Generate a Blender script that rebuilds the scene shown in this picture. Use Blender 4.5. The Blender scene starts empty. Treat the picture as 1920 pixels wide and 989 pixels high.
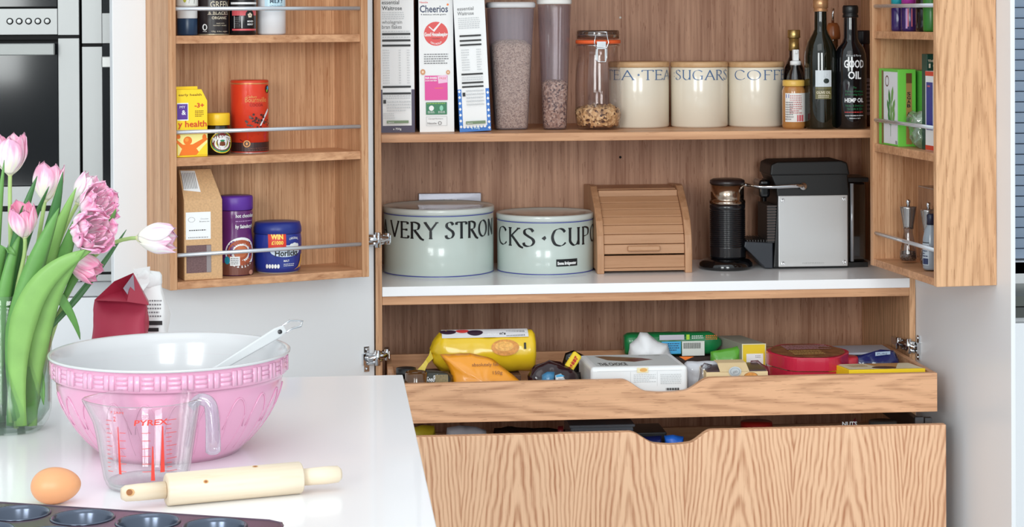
import bpy, bmesh, math, random
from math import sin, cos, pi, radians, sqrt, atan2, hypot, tan
from mathutils import Vector, Matrix, Euler, noise

# ------------------------------------------------------------ camera, world, lights, exposure
FPX, W, H = 3818.46, 1920, 989
YAW, PITCH, ROLL, SHY = radians(5.2941), radians(0.5382), radians(0.27), -0.2217
CAM = Vector((0, -4.4, 1.5))
RM = Matrix.Rotation(-YAW, 3, 'Z') @ Matrix.Rotation(pi/2 - PITCH, 3, 'X') @ Matrix.Rotation(-ROLL, 3, 'Z')
C = bpy.context.scene.collection
cd = bpy.data.cameras.new('camera'); cam = bpy.data.objects.new('camera', cd); C.objects.link(cam)
cam.location = CAM; cam.rotation_euler = RM.to_euler()
cd.sensor_width = 36; cd.lens = FPX/W*36; cd.shift_y = SHY; cd.clip_start = .05
bpy.context.scene.camera = cam
vs = bpy.context.scene.view_settings
vs.view_transform = 'Standard'; vs.look = 'None'; vs.gamma = 1; vs.exposure = 0.13; vs.use_curve_mapping = False

world = bpy.data.worlds.new('world'); bpy.context.scene.world = world; world.use_nodes = True
nt = world.node_tree; nt.nodes.clear()
wo = nt.nodes.new('ShaderNodeOutputWorld'); bg = nt.nodes.new('ShaderNodeBackground')
tc = nt.nodes.new('ShaderNodeTexCoord'); sx = nt.nodes.new('ShaderNodeSeparateXYZ'); cr = nt.nodes.new('ShaderNodeValToRGB')
mr = nt.nodes.new('ShaderNodeMapRange'); mr.inputs[1].default_value = -1; mr.inputs[2].default_value = 1
nt.links.new(tc.outputs['Generated'], sx.inputs[0]); nt.links.new(sx.outputs['Z'], mr.inputs[0])
nt.links.new(mr.outputs[0], cr.inputs[0]); nt.links.new(cr.outputs[0], bg.inputs[0]); nt.links.new(bg.outputs[0], wo.inputs[0])
e = cr.color_ramp.elements
e[0].position = 0; e[0].color = (.215, .235, .24, 1)
e[1].position = 1; e[1].color = (.88, .96, 1, 1)
for p_, c_ in ((.47, (.26, .29, .30, 1)), (.53, (.66, .73, .76, 1))):
    q = cr.color_ramp.elements.new(p_); q.color = c_
bg.inputs[1].default_value = 1.0

def area_light(name, loc, target, sx_, sy_, power, col=(1, 1, 1)):
    l = bpy.data.lights.new(name, 'AREA'); l.shape = 'RECTANGLE'; l.size = sx_; l.size_y = sy_; l.energy = power; l.color = col
    o = bpy.data.objects.new(name, l); C.objects.link(o); o.location = loc
    o.rotation_euler = (Vector(target)-Vector(loc)).to_track_quat('-Z', 'Y').to_euler()
    return o
area_light('window_daylight', (-2.2, -6.2, 2.15), (.4, 0, .9), 1.4, 2.0, 96, (.955, 1, .995))
area_light('window_daylight.001', (.5, -6.9, 2.15), (.5, 0, .9), 1.4, 2.0, 104, (.955, 1, .995))
area_light('overhead_fill', (-.2, -3.0, 3.3), (.2, -.6, .9), 2.2, 1.4, 10)  # weak overhead area lamp, added as soft fill

def ray(px, py):
    return RM @ Vector(((px-960)/FPX, (494.5-py)/FPX + SHY*W/FPX, -1))
def hitp(px, py, p0, n):
    d = ray(px, py); n = Vector(n); return CAM + d*((Vector(p0)-CAM).dot(n)/d.dot(n))
def hY(px, py, Y): return hitp(px, py, (0, Y, 0), (0, 1, 0))
def hZ(px, py, Z): return hitp(px, py, (0, 0, Z), (0, 0, 1))
def proj(p):
    q = RM.transposed() @ (Vector(p)-CAM); return 960+FPX*q[0]/-q[2], 494.5-FPX*q[1]/-q[2]+SHY*W

# ------------------------------------------------------------ materials
def lin(c):
    return tuple(((v/255)/12.92 if v/255 <= .04045 else ((v/255+.055)/1.055)**2.4) for v in c)
MC = {}
def mat(name, col, rough=.5, metal=0, coat=0, emit=0, alpha=1, bump=0, bscale=200, var=0, spec=None):
    key = (name,)
    if key in MC: return MC[key]
    m = bpy.data.materials.new(name); m.use_nodes = True; nt = m.node_tree; b = nt.nodes['Principled BSDF']
    c = (*lin(col), 1); b.inputs['Base Color'].default_value = c; b.inputs['Roughness'].default_value = rough
    b.inputs['Metallic'].default_value = metal; b.inputs['Coat Weight'].default_value = coat; b.inputs['Coat Roughness'].default_value = .05
    if spec is not None: b.inputs['Specular IOR Level'].default_value = spec
    m.diffuse_color = c
    if bump or var:
        t = nt.nodes.new('ShaderNodeTexCoord'); n = nt.nodes.new('ShaderNodeTexNoise'); n.inputs['Scale'].default_value = bscale; n.inputs['Detail'].default_value = 4
        nt.links.new(t.outputs['Object'], n.inputs['Vector'])
        if bump:
            bn = nt.nodes.new('ShaderNodeBump'); bn.inputs['Strength'].default_value = bump; bn.inputs['Distance'].default_value = .002
            nt.links.new(n.outputs[0], bn.inputs['Height']); nt.links.new(bn.outputs[0], b.inputs['Normal'])
        if var:
            hs = nt.nodes.new('ShaderNodeHueSaturation'); hs.inputs['Color'].default_value = c
            r = nt.nodes.new('ShaderNodeMapRange'); r.inputs[1].default_value = .3; r.inputs[2].default_value = .7; r.inputs[3].default_value = 1-var; r.inputs[4].default_value = 1+var
            nt.links.new(n.outputs[0], r.inputs[0]); nt.links.new(r.outputs[0], hs.inputs['Value']); nt.links.new(hs.outputs[0], b.inputs['Base Color'])
    MC[key] = m; return m

def glass(name, tint=(255, 255, 255), gloss=.04, rough=.02, edge=.45, body=0, bodycol=(255, 255, 255), em=.45, pwr=2.6):
    """thin clear wall: straight transmission, Fresnel gloss, optional milky body"""
    if (name,) in MC: return MC[(name,)]
    m = bpy.data.materials.new(name); m.use_nodes = True; nt = m.node_tree; nt.nodes.clear()
    o = nt.nodes.new('ShaderNodeOutputMaterial'); tr = nt.nodes.new('ShaderNodeBsdfTransparent'); gl = nt.nodes.new('ShaderNodeBsdfGlossy')
    tr.inputs[0].default_value = (*lin(tint), 1); gl.inputs['Roughness'].default_value = rough
    lw = nt.nodes.new('ShaderNodeLayerWeight'); lw.inputs[0].default_value = edge
    ma = nt.nodes.new('ShaderNodeMath'); ma.operation = 'MULTIPLY_ADD'; ma.inputs[1].default_value = em; ma.inputs[2].default_value = gloss; ma.use_clamp = True
    pw = nt.nodes.new('ShaderNodeMath'); pw.operation = 'POWER'; pw.inputs[1].default_value = pwr
    mx = nt.nodes.new('ShaderNodeMixShader')
    nt.links.new(lw.outputs['Facing'], pw.inputs[0]); nt.links.new(pw.outputs[0], ma.inputs[0]); nt.links.new(ma.outputs[0], mx.inputs[0])
    nt.links.new(gl.outputs[0], mx.inputs[2]); src = tr.outputs[0]
    if body:
        df = nt.nodes.new('ShaderNodeBsdfDiffuse'); df.inputs[0].default_value = (*lin(bodycol), 1)
        m2 = nt.nodes.new('ShaderNodeMixShader'); m2.inputs[0].default_value = body
        nt.links.new(tr.outputs[0], m2.inputs[1]); nt.links.new(df.outputs[0], m2.inputs[2]); src = m2.outputs[0]
    nt.links.new(src, mx.inputs[1]); nt.links.new(mx.outputs[0], o.inputs[0])
    MC[(name,)] = m; return m

def wood(name, light, dark, axis='Z', cathedral=0, streak=.5, pore=.5, rough=.45, period=.19, seed=0, fine=1.0, cw=.62, zk=.62):
    """plain-sawn oak: fine grain and pores along axis, optional cathedral arches"""
    m = bpy.data.materials.new(name); m.use_nodes = True; nt = m.node_tree; b = nt.nodes['Principled BSDF']; L = nt.links.new
    def N(t, **k):
        n = nt.nodes.new(t)
        for a, v in k.items(): setattr(n, a, v)
        return n
    def M(op, a, b_=None, c=None):
        n = N('ShaderNodeMath', operation=op)
        for i, v in enumerate((a, b_, c)):
            if v is None: continue
            if isinstance(v, (int, float)): n.inputs[i].default_value = v
            else: L(v, n.inputs[i])
        return n.outputs[0]
    t = N('ShaderNodeTexCoord'); mp = N('ShaderNodeMapping'); L(t.outputs['Object'], mp.inputs[0])
    mp.inputs['Location'].default_value = (seed*3.1, seed*1.7, seed*2.3)
    if axis == 'X': mp.inputs['Rotation'].default_value = (0, pi/2, 0)
    if axis == 'Y': mp.inputs['Rotation'].default_value = (pi/2, 0, 0)
    def noise_(sx, sz, detail=3, sc=1):
        q = N('ShaderNodeMapping'); L(mp.outputs[0], q.inputs[0]); q.inputs['Scale'].default_value = (sx, sx, sz)
        n = N('ShaderNodeTexNoise'); n.inputs['Scale'].default_value = sc; n.inputs['Detail'].default_value = detail; L(q.outputs[0], n.inputs[0]); return n.outputs[0]
    f1 = noise_(210*fine, 5, 3); f2 = noise_(26, 1.1, 2); f3 = noise_(330*fine, 24, 2)
    g = M('MULTIPLY_ADD', f1, .62*streak*2, M('MULTIPLY', f2, .75))
    if cathedral:
        s = N('ShaderNodeSeparateXYZ'); L(mp.outputs[0], s.inputs[0])
        xx = M('ADD', s.outputs[0], s.outputs[1])
        nz = noise_(9, 3.5, 3); x2 = M('ADD', xx, M('MULTIPLY', M('SUBTRACT', nz, .5), .035))
        u = M('SUBTRACT', M('PINGPONG', x2, period/2), 0)
        f = M('ADD', M('MULTIPLY', M('POWER', u, 1.35), 9.5), M('MULTIPLY', s.outputs[2], zk))
        f = M('ADD', f, M('MULTIPLY', noise_(14, 7, 3), .10))
        wv = M('SINE', M('MULTIPLY', f, cathedral))
        wv = M('POWER', M('MULTIPLY_ADD', wv, .5, .5), 1.6)
        g = M('ADD', M('MULTIPLY', g, .55), M('MULTIPLY', M('MULTIPLY', wv, M('MULTIPLY_ADD', f1, 1.4, .0)), cw))
    po = M('LESS_THAN', f3, .36); g = M('ADD', g, M('MULTIPLY', po, .22*pore))
    r = N('ShaderNodeMapRange'); r.inputs[1].default_value = .38; r.inputs[2].default_value = 1.02; L(g, r.inputs[0])
    mx = N('ShaderNodeMix', data_type='RGBA'); L(r.outputs[0], mx.inputs[0])
    mx.inputs[6].default_value = (*lin(light), 1); mx.inputs[7].default_value = (*lin(dark), 1); L(mx.outputs[2], b.inputs['Base Color'])
    bn = N('ShaderNodeBump'); bn.inputs['Strength'].default_value = .12; bn.inputs['Distance'].default_value = .001; bn.invert = True
    L(g, bn.inputs['Height']); L(bn.outputs[0], b.inputs['Normal']); b.inputs['Roughness'].default_value = rough; b.inputs['Specular IOR Level'].default_value = .35
    MC[(name,)] = m; return m

OAK_IN = wood('oak_veneer_interior', (218, 172, 142), (144, 96, 70), 'Z', 0, .6, .8, fine=.8)
OAK_RK = wood('oak_rack', (236, 190, 148), (168, 116, 78), 'Z', 0, .66, .7, seed=1, fine=1.2)
OAK_RKC = wood('oak_rack_side', (226, 178, 136), (162, 112, 74), 'Z', 75, .6, 1.0, seed=2.3, period=.17, fine=1.3, cw=.34, zk=.5)
OAK_X = wood('oak_edge_horizontal', (230, 178, 136), (166, 114, 78), 'X', 0, .6, .5, seed=3, fine=.6)
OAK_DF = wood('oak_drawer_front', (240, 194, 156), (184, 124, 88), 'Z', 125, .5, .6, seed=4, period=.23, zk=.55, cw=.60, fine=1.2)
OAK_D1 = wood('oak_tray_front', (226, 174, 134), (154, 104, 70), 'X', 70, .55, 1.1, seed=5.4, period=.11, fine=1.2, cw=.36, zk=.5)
BEECH = wood('beech_bread_bin', (204, 158, 122), (164, 116, 80), 'X', 0, .5, .3, seed=6, fine=.5)
BEECHZ = wood('beech_bread_bin_sides', (204, 158, 122), (160, 112, 76), 'Z', 0, .5, .4, seed=7, fine=.5)
LIDW = wood('pale_wood_lid', (222, 184, 140), (184, 140, 98), 'X', 0, .5, .3, seed=8, fine=.4)
PINW = wood('pale_wood_rolling_pin', (238, 226, 206), (216, 194, 166), 'X', 0, .5, .35, seed=9, fine=.5, rough=.6)
WHITE = mat('white_lacquer', (246, 247, 249), .35)
DOORW = mat('white_lacquer_door', (234, 235, 237), .32)
QUARTZ = mat('white_quartz', (250, 250, 252), .25, coat=.25)
STEEL = mat('brushed_steel', (160, 160, 158), .34, .85, bump=.05, bscale=60)
STEELF = mat('satin_steel_trim', (176, 177, 176), .45, .35)
CHROME = mat('chrome', (215, 217, 220), .13, 1)
RAILM = mat('satin_chrome_rail', (214, 218, 224), .25, .6)
DKMET = mat('dark_metal', (80, 80, 82), .35, .8)
BLACK = mat('black_plastic', (16, 16, 18), .38)
BLACKG = mat('black_gloss', (10, 10, 12), .1, coat=.5)
OVGLASS = mat('oven_black_glass', (14, 16, 20), .08, coat=.15)
GAP = mat('shadow_gap_black', (12, 11, 11), .8)
CLEAR = glass('clear_glass'); CLEARP = glass('clear_plastic', (240, 240, 246), .06, .12)
FROST = glass('frosted_plastic', (238, 234, 240), .03, .3, body=.20, bodycol=(206, 198, 208))
FROST2 = glass('smoky_clear_plastic', (234, 228, 232), .05, .12, body=.10, bodycol=(190, 180, 190))
PAPER = mat('white_print', (238, 238, 238), .5); INK = mat('black_print', (22, 22, 24), .5)

# ------------------------------------------------------------ mesh helpers
class MB:
    def __init__(s): s.v = []; s.f = []; s.m = []; s.sm = []
    def add(s, vs_, fs, mi=0, smooth=False, T=None):
        o = len(s.v)
        s.v += [tuple(T @ Vector(p)) if T else tuple(p) for p in vs_]
        for f in fs: s.f.append(tuple(o+i for i in f)); s.m.append(mi); s.sm.append(smooth)
        return s
    def box(s, x0, x1, y0, y1, z0, z1, mi=0, T=None):
        v = [(x, y, z) for x in (x0, x1) for y in (y0, y1) for z in (z0, z1)]
        return s.add(v, [(0, 1, 3, 2), (4, 6, 7, 5), (0, 4, 5, 1), (2, 3, 7, 6), (0, 2, 6, 4), (1, 5, 7, 3)], mi, T=T)
    def lathe(s, prof, seg=40, mi=0, smooth=True, T=None, sx_=1, sy_=1, sq=0):
        """prof: (r, z[, mi]); sq>0 squares the section"""
        v = []; idx = []
        for p in prof:
            r, z = p[0], p[1]
            if r < 1e-7: idx.append([len(v)]); v.append((0, 0, z)); continue
            ring = []
            for i in range(seg):
                a = 2*pi*i/seg; k = 1
                if sq: k = 1/((abs(cos(a))**(2+sq)+abs(sin(a))**(2+sq))**(1/(2+sq)))
                ring.append(len(v)); v.append((r*cos(a)*sx_*k, r*sin(a)*sy_*k, z))
            idx.append(ring)
        for j in range(len(prof)-1):
            a, b = idx[j], idx[j+1]; m_ = prof[j+1][2] if len(prof[j+1]) > 2 else mi; fs = []
            if len(a) == 1 and len(b) == 1: continue
            for i in range(seg):
                k = (i+1) % seg
                if len(a) == 1: fs.append((a[0], b[k], b[i]))
                elif len(b) == 1: fs.append((a[i], a[k], b[0]))
                else: fs.append((a[i], a[k], b[k], b[i]))
            o = len(s.v)
            for f in fs: s.f.append(tuple(o+q for q in f)); s.m.append(m_); s.sm.append(smooth)
        s.v += [tuple(T @ Vector(p)) if T else p for p in v]
        return s
    def tube(s, pts, r, seg=8, mi=0, cap=True, T=None, flat=1.0):
        pts = [Vector(p) for p in pts]; n = len(pts); rs = r if isinstance(r, (list, tuple)) else [r]*n
        v = []; up = None
        for i, p in enumerate(pts):
            d = (pts[min(i+1, n-1)]-pts[max(i-1, 0)]).normalized()
            if up is None: up = d.orthogonal().normalized()
            up = (up-d*up.dot(d)).normalized(); sd = d.cross(up)
            for k in range(seg):
                a = 2*pi*k/seg; v.append(p+(up*cos(a)*flat+sd*sin(a))*rs[i])
        f = [(i*seg+k, i*seg+(k+1) % seg, (i+1)*seg+(k+1) % seg, (i+1)*seg+k) for i in range(n-1) for k in range(seg)]
        if cap: f += [tuple(range(seg))[::-1], tuple((n-1)*seg+k for k in range(seg))]
        return s.add(v, f, mi, True, T)
    def prism(s, pts, y0, y1, mi=0, T=None, smooth=False):
        """outline in XZ extruded along Y"""
        n = len(pts); v = [(x, y0, z) for x, z in pts]+[(x, y1, z) for x, z in pts]
        f = [tuple(range(n)), tuple(range(2*n-1, n-1, -1))]+[(i, i+n, (i+1) % n+n, (i+1) % n) for i in range(n)]
        return s.add(v, f, mi, smooth, T)
    def blob(s, sx_, sy_, sz_, e1=.5, e2=.5, nu=24, nv=14, crump=0, fr=20, mi=0, T=None, seed=0, ridge=0):
        """super-ellipsoid with crumple; base at z=0"""
        v = []
        def pw(c, e_): return (abs(c)**e_)*(1 if c >= 0 else -1)
        for j in range(nv+1):
            ph = -pi/2+pi*j/nv
            for i in range(nu):
                a = 2*pi*i/nu
                x = sx_*pw(cos(ph), e1)*pw(cos(a), e2); y = sy_*pw(cos(ph), e1)*pw(sin(a), e2); z = sz_*pw(sin(ph), e1)
                if crump:
                    d = noise.noise_vector(Vector((x*fr+seed, y*fr+seed*2, z*fr)))*crump+noise.noise_vector(Vector((x*fr*2.7+seed, y*fr*2.7, z*fr*2.7)))*crump*.45
                    x += d[0]; y += d[1]; z += d[2]*.8
                v.append((x, y, max(z, -sz_)+sz_))
        f = [(j*nu+i, j*nu+(i+1) % nu, (j+1)*nu+(i+1) % nu, (j+1)*nu+i) for j in range(nv) for i in range(nu)]
        return s.add(v, f, mi, True, T)
    def build(s, name, mats, parent=None, loc=None, rot=None, bev=0, smooth=None, sub=0, solid=0, bseg=2, fix=True):
        if not isinstance(mats, (list, tuple)): mats = [mats]
        me = bpy.data.meshes.new(name); me.from_pydata(s.v, [], s.f)
        for m_ in mats: me.materials.append(m_)
        for p, mi, sm in zip(me.polygons, s.m, s.sm): p.material_index = mi; p.use_smooth = sm if smooth is None else smooth
        if fix:
            bm = bmesh.new(); bm.from_mesh(me); bmesh.ops.remove_doubles(bm, verts=bm.verts, dist=1e-6)
            bmesh.ops.recalc_face_normals(bm, faces=bm.faces); bm.to_mesh(me); bm.free()
        me.update(); o = bpy.data.objects.new(name, me); C.objects.link(o)
        if parent: o.parent = parent
        if loc is not None: o.location = loc
        if rot is not None: o.rotation_euler = rot
        if solid: q = o.modifiers.new('s', 'SOLIDIFY'); q.thickness = solid; q.offset = -1
        if bev: q = o.modifiers.new('b', 'BEVEL'); q.width = bev; q.segments = bseg; q.limit_method = 'ANGLE'; q.angle_limit = radians(40)
        if sub: q = o.modifiers.new('u', 'SUBSURF'); q.levels = sub; q.render_levels = sub
        return o

def tag(o, label=None, cat=None, group=None, kind=None):
    if label: o['label'] = label
    if cat: o['category'] = cat
    if group: o['group'] = group
    if kind: o['kind'] = kind
    return o
def thing(name, label, cat, loc, rz=0, group=None, rot=None):
    o = bpy.data.objects.new(name, None); C.objects.link(o); o.location = loc; o.rotation_euler = rot if rot else (0, 0, rz); o.empty_display_size = .02
    return tag(o, label, cat, group)
def B(*a, mi=0): return MB().box(*a, mi=mi)
def TR(x, y, z, rx=0, ry=0, rz=0): return Matrix.Translation((x, y, z)) @ Euler((rx, ry, rz)).to_matrix().to_4x4()
def bez(p, n=14):
    p = [Vector(q) for q in p]; o = []
    for i in range(n+1):
        t = i/n; q = list(p)
        while len(q) > 1: q = [q[k].lerp(q[k+1], t) for k in range(len(q)-1)]
        o.append(q[0])
    return o

# ------------------------------------------------------------ print on surfaces
TXT = {}
def text_geo(s_, bold=0):
    if (s_, bold) in TXT: return TXT[(s_, bold)]
    cu = bpy.data.curves.new('t', 'FONT'); cu.body = s_; cu.resolution_u = 2; cu.offset = bold
    ob = bpy.data.objects.new('t', cu); me = bpy.data.meshes.new_from_object(ob)
    v = [(p.co.x, p.co.y) for p in me.vertices]; f = [tuple(p.vertices) for p in me.polygons]
    bpy.data.objects.remove(ob); bpy.data.curves.remove(cu); bpy.data.meshes.remove(me)
    x1 = max([p[0] for p in v] or [1]); x0 = min([p[0] for p in v] or [0]); hh = max([p[1] for p in v] or [1])
    TXT[(s_, bold)] = (v, f, x0, x1, hh); return TXT[(s_, bold)]

class Print:
    """flat print; u along the surface, v up; surf(u,v,d) -> point"""
    def __init__(s, surf, step=.006): s.surf = surf; s.v = []; s.f = []; s.m = []; s.mats = []; s.d = .0003; s.step = step
    def mi(s, m_):
        if m_ not in s.mats: s.mats.append(m_)
        return s.mats.index(m_)
    def poly(s, pts, fs, m_):
        o = len(s.v); s.d += .00003
        s.v += [tuple(s.surf(u, v, s.d)) for u, v in pts]; k = s.mi(m_)
        for f in fs: s.f.append(tuple(o+i for i in f)); s.m.append(k)
    def rect(s, u0, v0, u1, v1, m_):
        n = max(1, int(abs(u1-u0)/s.step)); nv = 1 if abs(v1-v0) < .02 else 4; p = []; f = []
        for j in range(nv+1):
            for i in range(n+1): p.append((u0+(u1-u0)*i/n, v0+(v1-v0)*j/nv))
        for j in range(nv):
            for i in range(n): a = j*(n+1)+i; f.append((a, a+1, a+n+2, a+n+1))
        s.poly(p, f, m_)
    def ell(s, u, v, a, b, m_, n=28, ring=0):
        if ring:
            p = [(u+a*k*cos(2*pi*i/n), v+b*k*sin(2*pi*i/n)) for k in (1, 1-ring) for i in range(n)]
            s.poly(p, [(i, (i+1) % n, n+(i+1) % n, n+i) for i in range(n)], m_)
        else:
            p = [(u, v)]+[(u+a*k*cos(2*pi*i/n), v+b*k*sin(2*pi*i/n)) for k in (.5, 1) for i in range(n)]
            s.poly(p, [(0, 1+i, 1+(i+1) % n) for i in range(n)]+[(1+i, n+1+i, n+1+(i+1) % n, 1+(i+1) % n) for i in range(n)], m_)
    def text(s, str_, u, v, w, h, m_, bold=0, sk=0, arc=0):
        """fit text to box width w, height h, left-bottom at u,v"""
        g = text_geo(str_, bold); kx = w/(g[3]-g[2]); ky = h/max(g[4], .3)
        p = []
        for x, y in g[0]:
            X = (x-g[2])*kx; Y = y*ky; t = X/w-.5
            p.append((u+X+Y*sk, v+Y-arc*4*t*t))
        s.poly(p, g[1], m_)
    def lines(s, u0, u1, v0, v1, n, m_, seed=1):
        R = random.Random(seed); dv = (v1-v0)/n
        for i in range(n):
            v = v1-dv*(i+.7); u = u0; ue = u1-(R.random()*.3 if i % 4 == 3 else R.random()*.06)*(u1-u0)
            while u < ue:
                w = min(ue-u, (.03+.07*R.random())*(u1-u0)+.001); s.poly([(u, v), (u+w, v), (u+w, v+dv*.42), (u, v+dv*.42)], [(0, 1, 2, 3)], m_); u += w+.0012
    def strokes(s, pts, wf, m_, sub=1):
        """nib stroke; wf(dir)->half width"""
        n = len(pts); L_ = []; R_ = []
        for i, p in enumerate(pts):
            a = pts[max(0, i-1)]; b = pts[min(n-1, i+1)]; dx, dy = b[0]-a[0], b[1]-a[1]; l = hypot(dx, dy) or 1
            dx /= l; dy /= l; w = wf(dx, dy); L_.append((p[0]-dy*w, p[1]+dx*w)); R_.append((p[0]+dy*w, p[1]-dx*w))
        s.poly(L_+R_, [(i, i+1, n+i+1, n+i) for i in range(n-1)], m_)
    def build(s, name, parent):
        me = bpy.data.meshes.new(name); me.from_pydata(s.v, [], s.f)
        for m_ in s.mats: me.materials.append(m_)
        for p, k in zip(me.polygons, s.m): p.material_index = k
        me.update(); o = bpy.data.objects.new(name, me); C.objects.link(o); o.parent = parent; return o
def flat(y): return lambda u, v, d: (u, y-d, v)
def flatx(x): return lambda u, v, d: (x-d, -u, v)       # left face: u grows toward the viewer's right? (towards -Y)
def cyl(R, ph0=0):
    """u arc length, 0 facing -Y turned by ph0"""
    if callable(R): return lambda u, v, d: ((R(v)+d)*sin(u/R(v)+ph0), -(R(v)+d)*cos(u/R(v)+ph0), v)
    return lambda u, v, d: ((R+d)*sin(u/R+ph0), -(R+d)*cos(u/R+ph0), v)

def crv(pts, n=8):
    """catmull-rom"""
    o = []; P_ = [pts[0]]+list(pts)+[pts[-1]]
    for i in range(1, len(P_)-2):
        a, b, c, d = P_[i-1:i+3]
        for k in range(n):
            t = k/n
            o.append(tuple(.5*(2*b[q]+(c[q]-a[q])*t+(2*a[q]-5*b[q]+4*c[q]-d[q])*t*t+(3*b[q]-a[q]-3*c[q]+d[q])*t**3) for q in (0, 1)))
    o.append(P_[-2]); return o
def seg(*p):
    o = []
    for a, b in zip(p, p[1:]):
        for k in range(4): o.append((a[0]+(b[0]-a[0])*k/4, a[1]+(b[1]-a[1])*k/4))
    o.append(p[-1]); return o
def oval(cx, cy, a, b, t0=0, t1=2*pi, n=24): return [(cx+a*cos(t0+(t1-t0)*i/n), cy+b*sin(t0+(t1-t0)*i/n)) for i in range(n+1)]
# penned roman capitals: advance width and strokes in a unit-high box
GL = {
 'V': (.78, [seg((.04, 1), (.40, 0)), seg((.40, 0), (.74, 1)), seg((-.04, 1), (.16, 1)), seg((.64, 1), (.82, 1))]),
 'E': (.62, [seg((.12, 1), (.12, 0)), seg((.02, 1), (.54, 1)), seg((.12, .52), (.46, .52)), seg((.02, 0), (.58, 0)), seg((.54, 1), (.55, .86)), seg((.58, 0), (.60, .16)), seg((.46, .58), (.46, .45))]),
 'R': (.78, [seg((.12, 1), (.12, 0)), seg((.02, 0), (.22, 0)), crv([(.02, 1), (.3, 1), (.52, .9), (.55, .74), (.46, .56), (.14, .5)]), crv([(.28, .5), (.48, .24), (.66, 0), (.84, -.1)])]),
 'Y': (.74, [seg((.04, 1), (.36, .5)), seg((.70, 1), (.36, .5), (.36, 0)), seg((-.04, 1), (.14, 1)), seg((.62, 1), (.80, 1)), seg((.26, 0), (.46, 0))]),
 'S': (.62, [crv([(.50, .84), (.40, .98), (.24, 1), (.10, .90), (.10, .72), (.28, .56), (.46, .42), (.52, .24), (.42, .06), (.24, 0), (.08, .06), (.04, .2)])]),
 'T': (.72, [seg((.36, 1), (.36, 0)), seg((.02, 1), (.70, 1)), seg((.02, 1), (.01, .84)), seg((.70, 1), (.71, .84)), seg((.26, 0), (.46, 0))]),
 'O': (.92, [oval(.44, .5, .38, .5, pi/2, 2.5*pi)]),
 'N': (.88, [seg((.14, 0), (.14, 1)), seg((.14, 1), (.72, 0)), seg((.72, 0), (.72, 1)), seg((.04, 1), (.16, 1)), seg((.06, 0), (.22, 0)), seg((.64, 1), (.8, 1))]),
 'G': (.86, [crv([(.74, .84), (.58, .97), (.40, 1), (.16, .86), (.05, .5), (.16, .12), (.42, 0), (.62, .04), (.72, .16)]), seg((.72, .42), (.72, .02)), seg((.58, .42), (.80, .42))]),
 'C': (.80, [crv([(.72, .80), (.60, .95), (.42, 1), (.18, .88), (.06, .5), (.18, .12), (.44, 0), (.62, .05), (.76, .18)])]),
 'K': (.74, [seg((.12, 1), (.12, 0)), seg((.02, 1), (.22, 1)), seg((.02, 0), (.22, 0)), seg((.60, 1), (.14, .5)), crv([(.24, .56), (.44, .3), (.66, 0), (.84, -.1)]), seg((.52, 1), (.70, 1))]),
 'U': (.80, [crv([(.12, 1), (.12, .5), (.14, .2), (.34, 0), (.54, .06), (.64, .24)]), seg((.66, 1), (.66, 0)), seg((.02, 1), (.22, 1)), seg((.56, 1), (.76, 1))]),
 'P': (.66, [seg((.12, 1), (.12, 0)), seg((.02, 0), (.22, 0)), crv([(.02, 1), (.3, 1), (.54, .9), (.58, .72), (.48, .54), (.14, .46)])]),
 'A': (.84, [seg((.06, 0), (.42, 1)), seg((.40, 1), (.78, 0)), seg((.20, .36), (.62, .36)), seg((-.02, 0), (.16, 0)), seg((.68, 0), (.86, 0))]),
 'F': (.58, [seg((.12, 1), (.12, 0)), seg((.02, 1), (.54, 1)), seg((.12, .52), (.44, .52)), seg((.02, 0), (.22, 0)), seg((.54, 1), (.55, .84))]),
 '.': (.30, [seg((.14, .58), (.20, .50), (.14, .42))]), ':': (.26, [seg((.12, .72), (.13, .66)), seg((.12, .34), (.13, .28))]), ' ': (.34, []),
}
def penned(P, str_, u0, v0, h, m_, wk=.085, sp=.10, width=None):
    tot = sum(GL[c][0]+sp for c in str_); k = (width/tot) if width else h
    u = u0
    for c in str_:
        for st in GL[c][1]:
            pts = [(u+x*k, v0+y*h) for x, y in st]; w = wk*h*(1.5 if c == '.' else 1)
            P.strokes(pts, lambda dx, dy: .5*w*(.22+.95*abs(dx*.26-dy*.966)**1.0), m_)
        u += (GL[c][0]+sp)*k
    return u

# ============================================================ structure
ZI = .9
def struct(o): return tag(o, kind='structure')
struct(B(-4, 4, -7.5, 2, -.05, 0).build('floor', mat('pale_floor', (196, 198, 202), .5)))
struct(B(-4, 1.31, .46, .56, 0, 2.9).build('wall_back', WHITE))
WY = .16
struct(B(1.34, 1.75, WY, WY+.1, 0, .93).build('wall_right', mat('white_wall', (236, 237, 238), .6)))
struct(B(1.31, 1.34, .16, .56, 0, 2.9).build('trim_1', WHITE))
# window with a blind at the far right
zb = hY(1912, 489, WY).z
win = struct(B(1.34, 1.75, WY+.07, WY+.09, zb-.02, 2.6).build('window_1', mat('window_glass', (150, 165, 185), .1)))
B(1.34, 1.75, WY-.0, WY+.06, zb-.03, zb-.004).build('window_sill', WHITE, win)
slm = mat('blind_grey_blue', (150, 166, 186), .5); sl0 = None
for i in range(48):
    z = zb+.012+i*.0243
    if z > 2.0: break
    if sl0 is None:
        sl0 = MB().prism([(-.012, -.0115), (.006, -.0105), (.012, .0115), (-.006, .012)], 0, .4).build('blind_slat', slm, win, rot=(0, 0, -pi/2)); q = sl0
    else: q = sl0.copy(); C.objects.link(q)
    q.location = (1.345, WY+.035, z)
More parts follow.
